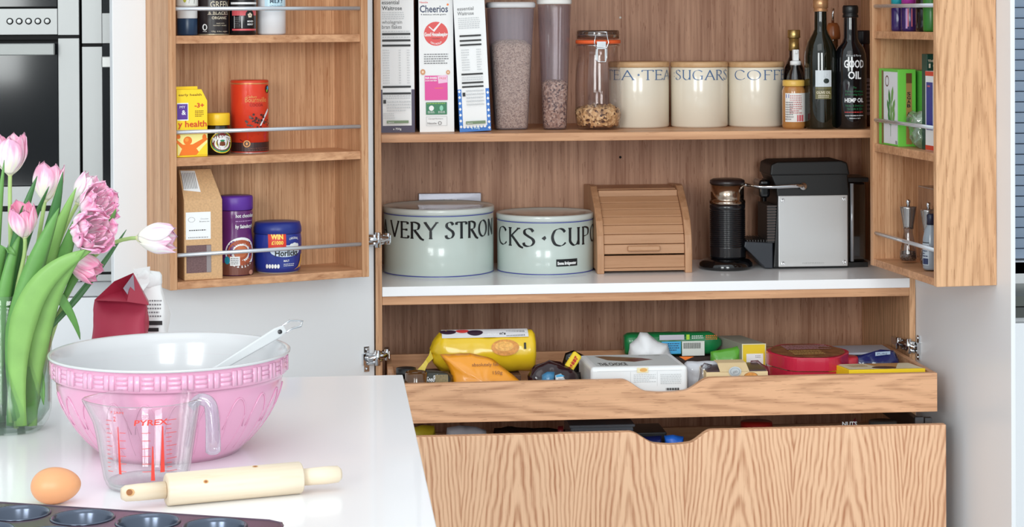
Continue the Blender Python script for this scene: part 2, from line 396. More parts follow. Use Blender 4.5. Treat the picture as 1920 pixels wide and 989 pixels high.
# dark ledge worktop and white unit under the window
zt, zl = hY(1912, 556, -.05).z, hY(1912, 597, -.05).z
zt_ = zt
rw = thing('side_worktop', 'dark grey stone worktop ledge below the blind, right edge of the photo', 'worktop', (1.355, 0, 0))
B(0, .4, -.05, WY-.001, (zt+zl)/2+.002, zt).build('worktop_slab', mat('dark_stone', (86, 90, 84), .3), rw)
B(0, .4, -.045, WY-.001, zl, (zt+zl)/2-.001).build('worktop_underlayer', mat('dark_stone_lower', (74, 76, 72), .4), rw)
su = thing('side_cabinet', 'white base unit below the dark ledge at the far right', 'cabinet', (1.355, 0, 0))
B(0, .4, -.02, WY-.001, .0, zl-.001).build('carcass', WHITE, su)
B(.002, .4, -.045, -.0205, .1, zl-.012).build('door', WHITE, su, bev=.002)

# ============================================================ larder cabinet
XL, XR, XLo, XRo = .1232, .2+1.0883, .1094, 1.3019
YB, ZS, ZW, ZWB = .4013, 1.2482, .9193, .8983
XR = 1.2883
lar = thing('larder_cabinet', 'tall oak larder cabinet standing open with two white doors and pull-out trays', 'cabinet', (0, 0, 0))
B(XLo, XL, 0, YB+.02, .08, 2.3).build('side_panel', OAK_RK, lar, bev=.0008)
B(XR, XRo, 0, YB+.02, .08, 2.3).build('side_panel', OAK_RKC, lar, bev=.0008)
B(XL+.0003, XR-.0003, YB, YB+.018, .08, 2.3).build('back_panel', OAK_IN, lar)
ls = .0175
B(XL+.0003, XR-.0003, .001, YB-.0003, ZS-ls, ZS).build('shelf', OAK_X, lar, bev=.001)
B(XL+.0003, XR-.0003, .001, YB-.0003, 1.63, 1.648).build('shelf', OAK_X, lar, bev=.001)
B(XL+.0003, XR-.0003, .0005, YB-.0003, ZWB-.019, ZWB-.0003).build('shelf_board', OAK_X, lar, bev=.001)
B(XL+.0003, XR-.0003, -.004, YB-.0003, ZWB, ZW).build('white_worktop', QUARTZ, lar, bev=.0012)
B(XLo, XRo, .0, YB+.02, .0, .08).build('plinth', WHITE, lar)
B(XLo, XRo, .0, YB+.02, 2.3, 2.34).build('top_panel', WHITE, lar)
for px, py, m_ in ((1163, 33, 'w'), (1163, 295, 'b')):
    p = hY(px, py, YB); B_ = MB().lathe([(0, -.001), (.0026, -.001), (.003, .001), (0, .002)], 12, T=TR(p.x, YB, p.z, pi/2))
    B_.build('shelf_pin_hole', mat('pin_cap_white', (235, 230, 220), .4) if m_ == 'w' else GAP, lar)

def scoop_front(x0, x1, z0, z1, xs, n=14):
    """outline with a finger scoop; xs = (start, left bottom, right bottom, end, depth)"""
    a, b, c, d, dz = xs; P_ = [(x0, z0), (x1, z0), (x1, z1), (d, z1)]
    for i in range(1, n): t = i/n; s_ = t*t*(3-2*t); P_.append((d+(c-d)*t, z1-dz*s_*.92))
    for i in range(n+1): t = i/n; P_.append((c+(b-c)*t, z1-dz*(.92+.08*sin(pi*t))))
    for i in range(1, n): t = i/n; s_ = t*t*(3-2*t); P_.append((b+(a-b)*t, z1-dz*.92*(1-s_)))
    P_ += [(a, z1), (x0, z1)]; return P_
# upper tray
ZD0, ZD1, YD = .7506, .6696, -.2404
XDL, XDR, YDB = XL+.010, 1.2769, .1433
tray = B(XDL+.012, XDR-.012, YD+.0165, YDB-.012, ZD1+.006, ZD1+.014).build('drawer', OAK_X, lar)
xs = [hY(x, 712, YD).x for x in (1166, 1215, 1280, 1332)]
dz = hY(1247, 712, YD).z-hY(1247, 738, YD).z
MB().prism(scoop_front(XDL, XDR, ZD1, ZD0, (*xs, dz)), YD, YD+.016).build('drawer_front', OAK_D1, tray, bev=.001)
B(XDL, XDL+.0115, YD+.0165, YDB, ZD1, ZD0-.0005).build('drawer_side', OAK_X, tray, bev=.0008)
B(XDR-.0115, XDR, YD+.0165, YDB, ZD1, ZD0-.0005).build('drawer_side', OAK_X, tray, bev=.0008)
B(XDL+.012, XDR-.012, YDB-.0115, YDB, ZD1, ZD0-.0005).build('drawer_back', OAK_X, tray, bev=.0008)
# deep lower drawer
ZE, YE, XE = .6476, -.2700, 1.2864
XEL = XLo+.002
base = B(XL+.03, XE-.042, YE+.021, .12, .50, .51).build('drawer', OAK_X, lar)
xs = [hY(x, 815, YE).x for x in (1180, 1232, 1290, 1336)]
dz = hY(1260, 812, YE).z-hY(1260, 837.5, YE).z
MB().prism(scoop_front(XEL, XE, .09, ZE, (*xs, dz)), YE, YE+.020).build('drawer_front', OAK_DF, base, bev=.0012)
B(XL+.018, XL+.030, YE+.0205, .12, .50, ZE-.07).build('drawer_side', OAK_X, base)
B(XE-.042, XE-.030, YE+.0205, .12, .50, ZE-.07).build('drawer_side', OAK_X, base)
B(XL+.0303, XE-.0423, .108, .12, .5103, ZE-.07).build('drawer_back', OAK_X, base)
B(XE-.028, XE-.016, YE+.03, .3, ZE-.05, ZE-.012).build('drawer_runner', DKMET, base)
p = hY(1735, 788, YE+.022)
MB().box(p.x-.022, p.x-.004, YE+.0205, YE+.03, ZE-.06, p.z+.006).box(p.x-.001, p.x+.014, YE+.0205, YE+.034, ZE-.05, p.z+.004).build('runner_bracket', DKMET, base)

# ============================================================ doors with racks
def door(name, H0, u, w, width, rk0, rk1, rd, zb_, shelves, rails, mside, left):
    """H0 hinge point on inner face, u along door, w normal of inner face into the rack"""
    ang = atan2(u[1], u[0])
    M4 = Matrix(((u[0], w[0], 0, H0[0]), (u[1], w[1], 0, H0[1]), (0, 0, 1, 0), (0, 0, 0, 1)))
    def bx(a0, a1, b0, b1, c0, c1): return MB().box(a0, a1, b0, b1, c0, c1, T=M4)
    d = bx(0, width, -.020 if left else -.0095, 0, .085, 2.29).build('cabinet_door', DOORW, lar, bev=.0012)
    t = .0155
    bx(rk0, rk0+t, .0003, rd, zb_, 2.15).build('rack_side', OAK_RK, d, bev=.0012)
    bx(rk1-t, rk1, .0003, rd, zb_, 2.15).build('rack_side', mside, d, bev=.0012)
    bx(rk0+t+.0002, rk1-t-.0002, .0003, .004, zb_+.001, 2.15).build('rack_back', OAK_RK if left else OAK_RKC, d)
    bx(rk0+t+.0002, rk1-t-.0002, .0042, rd-.001, zb_+.0005, zb_+.0155).build('rack_shelf', OAK_X, d, bev=.001)
    for z0, z1 in shelves: bx(rk0+t+.0002, rk1-t-.0002, .0042, rd-.004, z0, z1).build('rack_shelf', OAK_X, d, bev=.001)
    for z in rails:
        MB().tube([(rk0+t, rd-.007, z), (rk1-t, rd-.007, z)], .0042, 10, T=M4).build('rack_rail', RAILM, d)
    return d, M4
# left
l0, l1 = Vector((.0925, -.1577)), Vector((-.305, -.3246))
lu = (l1-l0).normalized(); lw = Vector((-lu.y, lu.x)); lw = lw if lw.y < 0 else -lw
LRD = .146
# door inner face line: through l0 - lw*LRD ; hinge where X=.104
q0 = l0-lw*LRD; tt = (.1065-q0.x)/lu.x; LH = q0+lu*tt; rk0 = -tt; rk1 = rk0+(l1-l0).length
fp = hitp(213, 400, (LH.x, LH.y, 1), (lw.x, lw.y, 0)); lwid = (Vector((fp.x, fp.y))-LH).length
ldoor, LM = door('left', LH, lu, lw, lwid, rk0, rk1, LRD, .9615, ((1.207, 1.2239), (1.451, 1.4668), (1.70, 1.7165)), (1.0298, 1.2749, 1.5207, 1.77), OAK_RK, True)
# right
r0, r1, rf = Vector((1.1794, -.0756)), Vector((1.2129, -.4465)), Vector((1.3401, -.4356))
ru = (r1-r0).normalized(); rwv = Vector((-ru.y, ru.x)); rwv = rwv if rwv.x < 0 else -rwv
RRD = (rf-r1).length
q0 = r0-rwv*RRD; tt = (-.004-q0.y)/ru.y; RH = q0+ru*tt; k0 = -tt; k1 = k0+(r1-r0).length
fp = hitp(1895.5, 400, (RH.x, RH.y, 1), (rwv.x, rwv.y, 0)); rwid = (Vector((fp.x, fp.y))-RH).length
print('doors', LH, lwid, rk0, rk1, RH, rwid, k0, k1, RRD)
rdoor, RMx = door('right', RH, ru, rwv, rwid, k0, k1, RRD, .9590, ((1.207, 1.2239), (1.451, 1.4668), (1.70, 1.7165)), (1.0298, 1.2749, 1.5207, 1.77), OAK_RKC, False)

def hinge(pdoor, plate, cup_c, z, s, M4, carc):
    """concealed hinge: plate and cup on the door, knuckles, arm into the cabinet"""
    p = Vector(cup_c)
    # in door frame: along u (0..), w out of face
    T = M4 @ Matrix.Translation((0, 0, z))
    if plate:
        m = MB().box(.014, .026, 0, .0035, -.027, .027, T=T).box(.005, .03, 0.0, .009, -.012, .012, T=T)
        m.lathe([(0, 0), (.003, 0), (.003, .005), (0, .0055)], 10, T=T @ TR(.02, .001, .021, -pi/2)); m.lathe([(0, 0), (.003, 0), (.003, .005), (0, .0055)], 10, T=T @ TR(.02, .001, -.021, -pi/2))
    else: m = MB().box(.004, .02, 0, .008, -.010, .010, T=T)
    a = M4 @ Vector((.02, .010, z)); b = Vector(carc)
    mid = (a+b)/2+Vector((0, -.012, 0))
    m.tube(bez([a, mid+Vector((0, -.006, 0)), b], 8), .0080, 10, flat=.8)
    m.tube([a+Vector((0, 0, .009)), mid+Vector((0, 0, .008)), b+Vector((0, .008, .007))], .0042, 8).tube([a-Vector((0, 0, .009)), mid-Vector((0, 0, .008)), b+Vector((0, .008, -.007))], .0042, 8)
    m.box(b.x-.004, b.x+.006, b.y-.006, b.y+.05, b.z-.008, b.z+.008)
    m.tube([b+Vector((-.001, -.002, -.012)), b+Vector((-.001, -.002, .012))], .0065, 10)
    m.tube([mid+Vector((0, 0, -.016)), mid+Vector((0, 0, .016))], .0062, 10)
    m.build('door_hinge', CHROME, pdoor)
zh = hY(715, 451, -.02).z; hinge(ldoor, False, (0, 0, 0), zh, 1, LM, (XL+.014, .012, zh))
zh = hY(700, 676, -.02).z; hinge(ldoor, True, (0, 0, 0), zh, 1, LM, (XL+.010, .004, zh+.008))
zh = hY(1700, 652, -.02).z; hinge(rdoor, True, (0, 0, 0), zh, -1, RMx, (XR-.022, .008, zh+.006))

# ============================================================ oven housing at the left
OY = .08
hx = .100
zob = hY(100, 530, OY).z; zoc = hY(100, 558, OY).z
hs = thing('oven_housing', 'white tall housing around the two steel ovens at the left edge', 'cabinet', (0, 0, 0))
B(-1.6, hx, OY+.02, .45, .1, zoc+.001).build('carcass', WHITE, hs)
B(-1.6, hx-.002, OY, OY+.0198, .1, zoc-.002).build('drawer_front', WHITE, hs, bev=.0015)
B(-1.6, hx, OY+.004, .45, zoc+.0012, zob-.0005).build('filler_strip', mat('pale_grey_filler', (206, 208, 210), .4), hs)
def X_(px): return hY(px, 300, OY-.012).x
def Z_(py, px=100): return hY(px, py, OY-.012).z
yf = OY-.012
def oven(name, label, xa, xb, rowz, glassx, split, extra):
    t = thing(name, label, 'oven', (xa, yf, zob))
    w = xb-xa; zz = lambda py: Z_(py)-zob
    B(0, w, .012, .36, 0, 1.0).build('oven_body', GAP, t)
    return t, w, zz
# left oven: its right-hand part is in view
xa, xb = X_(150)-.60, X_(150)
t, w, zz = oven('double_oven', 'stainless steel built-in double oven with five round buttons, leftmost', xa, xb, 0, 0, 0, 0)
xg = X_(110)-xa
def bx(n, x0, x1, z0, z1, m_, y0=0, y1=.0115, par=None, bev=.001): return B(x0, x1, y0, y1, z0, z1).build(n, m_, par or t, bev=bev)
bx('control_display', .02, xg-.001, zz(13), zz(-60), OVGLASS, .001)
cp = bx('control_panel', .0, xg-.0005, zz(65), zz(16), STEELF, -.001)
bx('side_trim', xg, w, zz(66), zz(-70), STEELF)
for x in (20.5, 38, 55.5, 73, 90.5):
    c = Vector((X_(x)-xa, -.001, zz(39.5)))
    MB().lathe([(0, 0), (.0072, 0), (.0072, .0012), (0, .0012)], 24, T=TR(c.x, c.y, c.z, pi/2)).build('button', BLACK, cp)
    MB().lathe([(0, 0), (.0050, 0), (.0046, .003), (0, .0034)], 24, T=TR(c.x, c.y, c.z, pi/2)).build('button', mat('button_cap', (232, 232, 230), .3), cp)
bx('oven_gap', 0, w, zz(75), zz(66), GAP, .004)
dr = bx('oven_door', 0, xg, zz(348), zz(80), OVGLASS, -.002)
bx('door_trim', xg+.0003, w, zz(512), zz(72), STEELF, par=dr)
bx('door_trim', 0, xg, zz(386), zz(349), STEELF, par=dr)
h = MB().box(0, X_(107)-xa, -.034, -.022, zz(103), zz(81)); h.box(X_(100)-xa-.012, X_(104)-xa, -.022, -.002, zz(100), zz(84))
h.box(.04, .055, -.022, -.002, zz(100), zz(84)).build('door_handle', mat('handle_steel', (150, 152, 150), .4, .3), dr, bev=.002)
bx('oven_gap', 0, xg+.004, zz(395), zz(386.5), GAP, .002)
bx('lower_panel', 0, xg-.0003, zz(512), zz(396), STEELF)
bx('oven_gap', 0, w, zz(516), zz(512.5), GAP, .004)
bx('base_trim', 0, w, zz(529), zz(516.5), STEELF, -.004)
# right oven, half hidden by the white door
xa, xb = X_(155), hx-.001
t, w, zz = oven('steam_oven', 'narrow-looking stainless oven partly hidden behind the open white door', xa, xb, 0, 0, 0, 0)
xg = X_(193)-xa
bx('side_trim', 0, xg-.0003, zz(82), zz(-70), STEELF)
bx('control_panel', xg, w, zz(82), zz(25), STEELF, -.001)
bx('control_display', xg, w, zz(24.5), zz(-70), OVGLASS, .001)
bx('oven_gap', 0, xg, zz(87.5), zz(82.5), GAP, .004)
dr = bx('oven_door', xg+.0003, w, zz(371), zz(83), OVGLASS, -.002)
bx('door_trim', 0, xg, zz(468), zz(88), STEELF, par=dr)
bx('door_trim', xg+.0003, w, zz(447), zz(371.5), STEELF, par=dr)
h = MB().box(xg+.002, w-.04, -.036, -.024, zz(127), zz(106)); h.box(xg+.004, xg+.016, -.024, -.002, zz(124), zz(109)).build('door_handle', STEEL, dr, bev=.002)
bx('oven_gap', xg-.004, w, zz(468), zz(447.5), GAP, .002)
bx('lower_panel', 0, w, zz(512), zz(468.5), STEELF)
bx('oven_gap', 0, w, zz(516), zz(512.5), GAP, .004)
bx('base_trim', 0, w, zz(529), zz(516.5), STEELF, -.004)

# ============================================================ island
XI, YI = .1298, -.9795
isl = thing('kitchen_island', 'white quartz topped kitchen island in the foreground', 'island', (0, 0, 0))
B(-2.2, XI, -2.9, YI, ZI-.03, ZI).build('worktop', QUARTZ, isl, bev=.0015)
B(-2.18, XI-.02, -2.88, YI-.02, .08, ZI-.0303).build('carcass', WHITE, isl)
B(-2.14, XI-.06, -2.84, YI-.06, .0, .0797).build('plinth', GAP, isl)

# ============================================================ things on the island
def onI(px, py): return hZ(px, py, ZI)
def depth(p): return (RM.transposed() @ (Vector(p)-CAM))[2]*-1
def topz(px, py, Y): return hY(px, py, Y).z

# ---- mixing bowl
bc = onI(320, 845)
sc = depth(bc)/FPX
RB = 224.5*sc; HB = hY(320, 657, bc.y).z-ZI
PINK = mat('pink_glaze', (222, 160, 190), .22, coat=.5); CREAM = mat('bowl_white_glaze', (206, 206, 208), .2, coat=.4)
PINKD = mat('pink_glaze_relief', (228, 172, 200), .25, coat=.5)
bowl = thing('mixing_bowl', 'large pink stoneware mixing bowl with white inside and woven rim', 'bowl', (bc.x, bc.y, ZI))
rb = RB*.565
def bowlr(t): return rb+(RB*.935-rb)*(sin(t*pi/2))**.78      # outer radius vs height fraction up to the band
hb = HB*.76
prof = [(0, .004, 0), (rb*.9, .004, 0), (rb*.93, 0, 0), (rb, 0, 0)]+[(bowlr(i/14), .003+hb*i/14, 0) for i in range(1, 15)]
prof += [(RB*.955, hb+.001, 0), (RB*.972, hb+.004, 0), (RB*.975, HB-.008, 0), (RB*.985, HB-.004, 0), (RB*.998, HB-.0035, 1), (RB, HB-.001, 1), (RB*.99, HB, 1), (RB*.965, HB-.003, 1)]
prof += [(RB*.95*(cos(k*pi/2/12))**.62, HB-.004-(HB-.016)*sin(k*pi/2/12), 1) for k in range(1, 12)]+[(0, .010, 1)]
MB().lathe(prof, 96).build('bowl_body', [PINK, CREAM], bowl)
m = MB(); nW = 58; rB = RB*.972
z0, z1 = hb+.006, HB-.009
def arcbar(a0, a1, za, zb_, r, th):
    n = 3; v = []
    for k in range(n+1):
        a = a0+(a1-a0)*k/n
        for rr in (r, r+th):
            for z in (za, zb_): v.append((rr*cos(a)*(1 if rr == r else .9995), rr*sin(a), z+(0.0004 if (rr > r and z == za) else (-.0004 if rr > r else 0))))
    f = []
    for k in range(n):
        o = 4*k; f += [(o+2, o+6, o+7, o+3), (o+1, o+3, o+7, o+5), (o, o+4, o+6, o+2)]
    f += [(0, 2, 3, 1), (4*n, 4*n+1, 4*n+3, 4*n+2)]
    m.add(v, f, 0, True)
for i in range(nW):
    a = 2*pi*i/nW; s_ = 2*pi/nW
    if i % 2 == 0:
        for k in range(3):
            h_ = (z1-z0)/3; arcbar(a+.05*s_, a+.97*s_, z0+h_*k+.0006, z0+h_*(k+1)-.0006, rB, .0016 if k == 1 else .0012)
    else:
        for k in range(2): arcbar(a+s_*(.04+.48*k), a+s_*(.44+.48*k), z0-.001, z1+.001, rB, .0019)
m.build('woven_rim', PINKD, bowl)
m = MB(); nA = 22
for i in range(nA):
    a0 = 2*pi*i/nA; pts = []
    for k in range(11):
        t = k/10; a = a0+(t-.5)*2*pi/nA*.86; zf = .44+.40*sin(pi*t)**.7; zz_ = .003+hb*zf; r = bowlr(zf)+.0005
        pts.append((r*cos(a), r*sin(a), zz_))
    m.tube(pts, [.0005+.0008*sin(pi*k/10) for k in range(11)], 6)
    for sg in (-1, 1):
        pts = []
        for k in range(7):
            t = k/6; a = a0+sg*(.36-.10*t)*2*pi/nA; zf = .62-.5*t; r = bowlr(zf)+.0001; pts.append((r*cos(a), r*sin(a), .003+hb*zf))
        m.tube(pts, [.0008*(1-.7*k/6) for k in range(7)], 5)
m.build('embossed_arches', PINK, bowl)

# ---- whisk resting in the bowl
pA = hp = None
yw = bc.y+.02
a = hY(425, 682, yw-.02); b = hY(533, 617, yw+.035); c_ = hY(565, 604, yw+.05)
wk = thing('whisk', 'steel flat-handled whisk leaning on the inside of the pink bowl', 'whisk', a)
L = lambda p: Vector(p)-a
d = (b-a).normalized(); a2 = a-d*.035
nrm = d.cross(Vector((0, 1, 0))).normalized()
m = MB(); wd = .0078
ux = nrm; uy = d.cross(ux)
pr = [(-1, 0), (-.8, .8), (.8, .8), (1, 0), (.8, -.8), (-.8, -.8)]
v = []; ks = (0, .15, .5, .9, 1)
for k in ks:
    q = L(a2.lerp(b, k)); w_ = wd*(.62+.5*k if k < 1 else .8)
    v += [q+ux*w_*x+uy*.0036*y for x, y in pr]
f = [(i*6+j, i*6+(j+1) % 6, (i+1)*6+(j+1) % 6, (i+1)*6+j) for i in range(len(ks)-1) for j in range(6)]+[tuple(range(6)), tuple(range(24, 30))]
m.add(v, f).build('handle', mat('whisk_steel', (226, 227, 228), .3, .45), wk, bev=.0008)
q = L(b-d*.010)-uy*.0; MB().lathe([(0, -.0044), (.0032, -.0044), (.0032, .0044), (0, .0044)], 14, T=Matrix.Translation(q) @ uy.to_track_quat('Z', 'Y').to_matrix().to_4x4()).build('rivet', DKMET, wk)
e0 = L(b); MB().tube([e0+ux*.005-d*.002, e0+ux*.006+d*.014, L(c_)+ux*.004-d*.004, L(c_)+d*.002, L(c_)-ux*.005-d*.004, e0-ux*.006+d*.012, e0-ux*.005-d*.002], .0017, 8).build('hanging_loop', CHROME, wk)
m = MB()
for k in range(6):
    an = pi*k/6; s_ = ux*cos(an)+uy*sin(an); o = L(a2)
    m.tube(bez([o, o-d*.03+s_*.035, o-d*.085+s_*.03, o-d*.085-s_*.03, o-d*.03-s_*.035, o], 14), .0009, 5)
wires = m.build('wire', CHROME, wk)

# ---- measuring jug
jc = onI(275, 912); sc = depth(jc)/FPX
HJ = hY(275, 745, jc.y).z-ZI
RJ, rj = 100*sc, 72*sc
JG = glass('jug_glass', (255, 255, 255), .03, .02, edge=.52, em=.8, pwr=2)
jug = thing('measuring_jug', 'clear glass measuring jug with red scale in front of the pink bowl', 'jug', (jc.x, jc.y, ZI), 0)
def jr(t): return rj+(RJ-rj)*t
def jdir(a, r, z):
    """rim pulled out into a spout at the left"""
    k = max(0, cos(a-pi))**14*min(1, max(0, (z/HJ-.72)/.28))
    return (r+k*.011)
m = MB(); v = []; n = 64
pf = [(0, .004), (rj*.8, .004), (rj*.97, .0065), (jr(.08), .012)]+[(jr(i/8), HJ*i/8) for i in range(1, 8)]+[(RJ*.995, HJ-.002), (RJ+.0012, HJ), (RJ+.0022, HJ-.001), (RJ+.0022, HJ-.0035)]+[(jr(i/8)+.0028, HJ*i/8) for i in range(7, 0, -1)]+[(rj+.002, .006), (rj-.002, .001), (rj*.8, 0), (0, .0008)]
for r, z in pf:
    for i in range(n):
        a = 2*pi*i/n; rr = jdir(a, r, z) if r > 0 else 0; v.append((rr*cos(a), rr*sin(a), z))
f = [(j*n+i, j*n+(i+1) % n, (j+1)*n+(i+1) % n, (j+1)*n+i) for j in range(len(pf)-1) for i in range(n)]
m.add(v, f, 0, True).build('glass_body', JG, jug)
MB().lathe([(0, .0012), (rj*.8, .0012), (rj*.96, .0035), (rj*.985, .010), (rj*.9, .0085), (0, .0065)], 48).build('thick_base', glass('jug_base_glass', (255, 255, 255), .08, .03, edge=.6, body=.30, bodycol=(246, 248, 250)), jug)
# handle with thick end, open at the bottom
JH = glass('jug_handle_glass', (242, 245, 250), .16, .03, edge=.62, body=.12, bodycol=(240, 243, 250))
hx0 = RJ*.9
hp = [(hx0-.004, 0, HJ-.013), (hx0+.004, -.002, HJ-.005), (RJ+.004, -.003, HJ-.0035), (RJ+.0135, -.003, HJ-.010), (RJ+.0165, -.003, HJ-.030), (RJ+.017, -.003, HJ-.052), (RJ+.017, -.003, HJ-.074)]
pts = crv([(p[0], p[2]) for p in hp], 5); pts = [(p[0], -.003, p[1]) for p in pts]
nn = len(pts)
MB().tube(pts, [.0072+.0035*min(1, i/nn*1.2)-(.004 if i == nn-1 else 0) for i in range(nn)], 12, T=TR(0, 0, 0, 0, 0, -.05), flat=.8).build('handle', JH, jug)
RED = mat('jug_red_print', (226, 72, 62), .4)
P_ = Print(lambda u, v, d: ((jr(v/HJ)+.003+d)*sin(u/jr(v/HJ)), -(jr(v/HJ)+.003+d)*cos(u/jr(v/HJ)), v), .004)
kz = lambda py: hY(275, py, jc.y-RJ*.9).z-ZI
P_.text('PYREX', -.009, kz(797), .040, .0072, RED, .02, .15)
P_.text('7 JAM', -.040, kz(775), .018, .0028, RED); P_.text('2', -.036, kz(790), .004, .006, RED)
for (u, top, bot, w_) in ((-.030, 800, 893, .0036), (.013, 838, 905, .0048), (.0255, 800, 890, .0056)): 
    zt_2, zb_2 = kz(top), kz(bot); n = 8
    pp = []; 
    for i in range(n+1): t = i/n; z = zt_2+(zb_2-zt_2)*t; uu = u*(jr(z/HJ)/RJ)**.3; ww = w_*(.25+.75*t); pp += [(uu-ww/2, z), (uu+ww/2, z)]
    P_.poly(pp, [(2*i, 2*i+1, 2*i+3, 2*i+2) for i in range(n)], RED)
for i in range(13):
    z = kz(790+i*8.3); P_.rect(-.047, z, -.038 if i % 3 == 0 else -.042, z+.0007, RED)
    P_.rect(.029, z, (.043 if i % 3 == 0 else .036), z+.0007, RED)
for i in range(6):
    z = kz(812+i*15); P_.rect(-.027, z, -.019, z+.0007, RED); P_.rect(.000, z, .010, z+.0007, RED)
P_.build('red_scale', jug)

# ---- egg
ec = onI(105, 945); sc = depth(ec)/FPX
m = MB(); ra = 46.5*sc; rbb = 34*sc; v = []
prof = []
for i in range(25):
    t = pi*i/24; x = -cos(t); r = sin(t)*(1-.10*x); prof.append((max(r, 0)*rbb, x*ra))
prof[0] = (0, prof[0][1]); prof[-1] = (0, prof[-1][1])
eg = m.lathe(prof, 40, T=TR(0, 0, rbb*1.0, 0, pi/2, 0)).build('egg', mat('brown_eggshell', (226, 160, 112), .42, bump=.05, bscale=900), None, loc=(ec.x, ec.y, ZI), rot=(0, 0, .25))
tag(eg, 'brown egg lying on the white worktop behind the muffin tray', 'egg')

# ---- rolling pin
rr_ = .0200
def axis_pt(px, py): return hZ(px, py, ZI+rr_)
pL, pR = axis_pt(311, 919), axis_pt(564, 896)
hL, hR = axis_pt(226, 923), axis_pt(637, 888)
ax = (pR-pL); Lb = ax.length; ax.normalize(); hl = (hL-pL).length; hr = (hR-pR).length
rp = thing('rolling_pin', 'pale wooden rolling pin with two short handles, beside the measuring jug', 'rolling pin', (pL.x, pL.y, ZI), atan2(ax.y, ax.x))
T_ = TR(0, 0, rr_, 0, pi/2, 0)
MB().lathe([(0, 0), (rr_*.3, 0), (rr_*.9, 0), (rr_, .0018), (rr_, Lb-.0018), (rr_*.92, Lb), (0, Lb)], 40, T=T_).build('roller', PINW, rp)
MB().lathe([(0, -.001), (.0105, -.001), (.0105, -hl+.02), (.0098, -hl+.005), (.007, -hl), (0, -hl-.0005)], 24, T=T_).build('handle', PINW, rp)
MB().lathe([(0, Lb+.001), (.0105, Lb+.001), (.0112, Lb+hr-.02), (.0105, Lb+hr-.004), (.007, Lb+hr), (0, Lb+hr+.0005)], 24, T=T_).build('handle', PINW, rp)
P_ = Print(lambda u, v, d: (u, -(rr_+d)*cos(v/rr_), rr_+(rr_+d)*sin(v/rr_)), .002)
KN = mat('wood_knot', (150, 92, 50), .6); KN2 = mat('wood_knot_light', (206, 160, 108), .6)
for u, v_, s_ in ((.046, .010, 1), (.112, .028, 1.1)): P_.ell(u, v_, .0032*s_, .0024*s_, KN2); P_.ell(u, v_, .0019*s_, .0015*s_, KN)
P_.build('wood_knot', rp)
P_ = Print(lambda u, v, d: (u, -(.0105+d)*cos(v/.0105), rr_+(.0105+d)*sin(v/.0105)), .002)
P_.ell(-hl+.009, .0030, .0052, .0045, KN2); P_.ell(-hl+.008, .0032, .0038, .0035, KN); P_.build('wood_knot', rp)

# ---- muffin tray
ZT = ZI+.030
ca, cb_ = hZ(155, 972, ZT), hZ(288, 981, ZT)
rowd = (cb_-ca); pit = .0815; ra_ = atan2(rowd.y, rowd.x)
cor = hZ(538, 984, ZT)
MT = mat('muffin_tray_coating', (104, 82, 100), .28, .55); MC_ = mat('muffin_cup_coating', (92, 100, 116), .2, .7)
mt = thing('muffin_tray', 'dark non-stick muffin tray in the bottom left corner', 'baking tray', (ca.x, ca.y, ZI), ra_)
cupr = .0345; M_ = Matrix.Rotation(-ra_, 3, 'Z')
cl = M_ @ (cor-ca); x1 = cl.x; yF = cl.y+.012
x0 = -pit*1.0-(x1-pit*2)
zt2 = ZT-ZI
# top sheet with holes: each cell a square ring around a cup
m = MB(); cols = (-1, 0, 1, 2); rows_ = (0, -1, -2)
ns = 32
for ci in cols:
    for ri in rows_:
        cx, cy = ci*pit, ri*pit
        ex0 = x0 if ci == -1 else cx-pit/2; ex1 = x1 if ci == 2 else cx+pit/2
        ey1 = yF if ri == 0 else cy+pit/2; ey0 = -2*pit-yF if ri == -2 else cy-pit/2
        v = []; f = []
        for i in range(ns):
            a = 2*pi*i/ns; v.append((cx+cupr*cos(a), cy+cupr*sin(a), zt2))
        for i in range(ns):
            a = 2*pi*i/ns; k = 1/max(abs(cos(a)), abs(sin(a))); x = cos(a)*k; y = sin(a)*k
            X = cx+(x*(ex1-cx) if x > 0 else -x*(ex0-cx)); Y = cy+(y*(ey1-cy) if y > 0 else -y*(ey0-cy))
            for (qx, qy) in ((ex0, ey0), (ex0, ey1), (ex1, ey0), (ex1, ey1)):   # rounded tray corners
                if (qx in (x0, x1)) and (qy in (yF, -2*pit-yF)):
                    R_ = .026; sx2 = 1 if qx == x1 else -1; sy2 = 1 if qy == yF else -1
                    dx, dy = (X-(qx-sx2*R_))*sx2, (Y-(qy-sy2*R_))*sy2
                    if dx > 0 and dy > 0: l_ = hypot(dx, dy); kk = min(1, R_/l_); X = qx-sx2*R_+sx2*dx*kk; Y = qy-sy2*R_+sy2*dy*kk
            v.append((X, Y, zt2))
        for i in range(ns): f.append((i, (i+1) % ns, ns+(i+1) % ns, ns+i))
        m.add(v, f)
m.build('tray_sheet', MT, mt, solid=.0012)
o0 = None
for ri in rows_:
    for ci in cols:
        if o0 is None:
            o0 = MB().lathe([(cupr+.0022, zt2+.0002), (cupr+.0012, zt2+.0014), (cupr-.0002, zt2+.0006), (cupr-.0015, zt2-.003), (cupr*.74, .003), (cupr*.68, .0006), (0, .0006)], 40).build('muffin_cup', MC_, mt, solid=-.0006); q = o0
        else: q = o0.copy(); C.objects.link(q)
        q.location = (ci*pit, ri*pit, 0)
m = MB()
rimp = [(x0+.02, yF+.0), (x1-.026, yF), (x1-.008, yF-.008), (x1, yF-.026), (x1, -2*pit-yF+.02)]
m.tube([(x, y, zt2-.0005) for x, y in rimp], .0016, 8).build('rolled_edge', MT, mt)

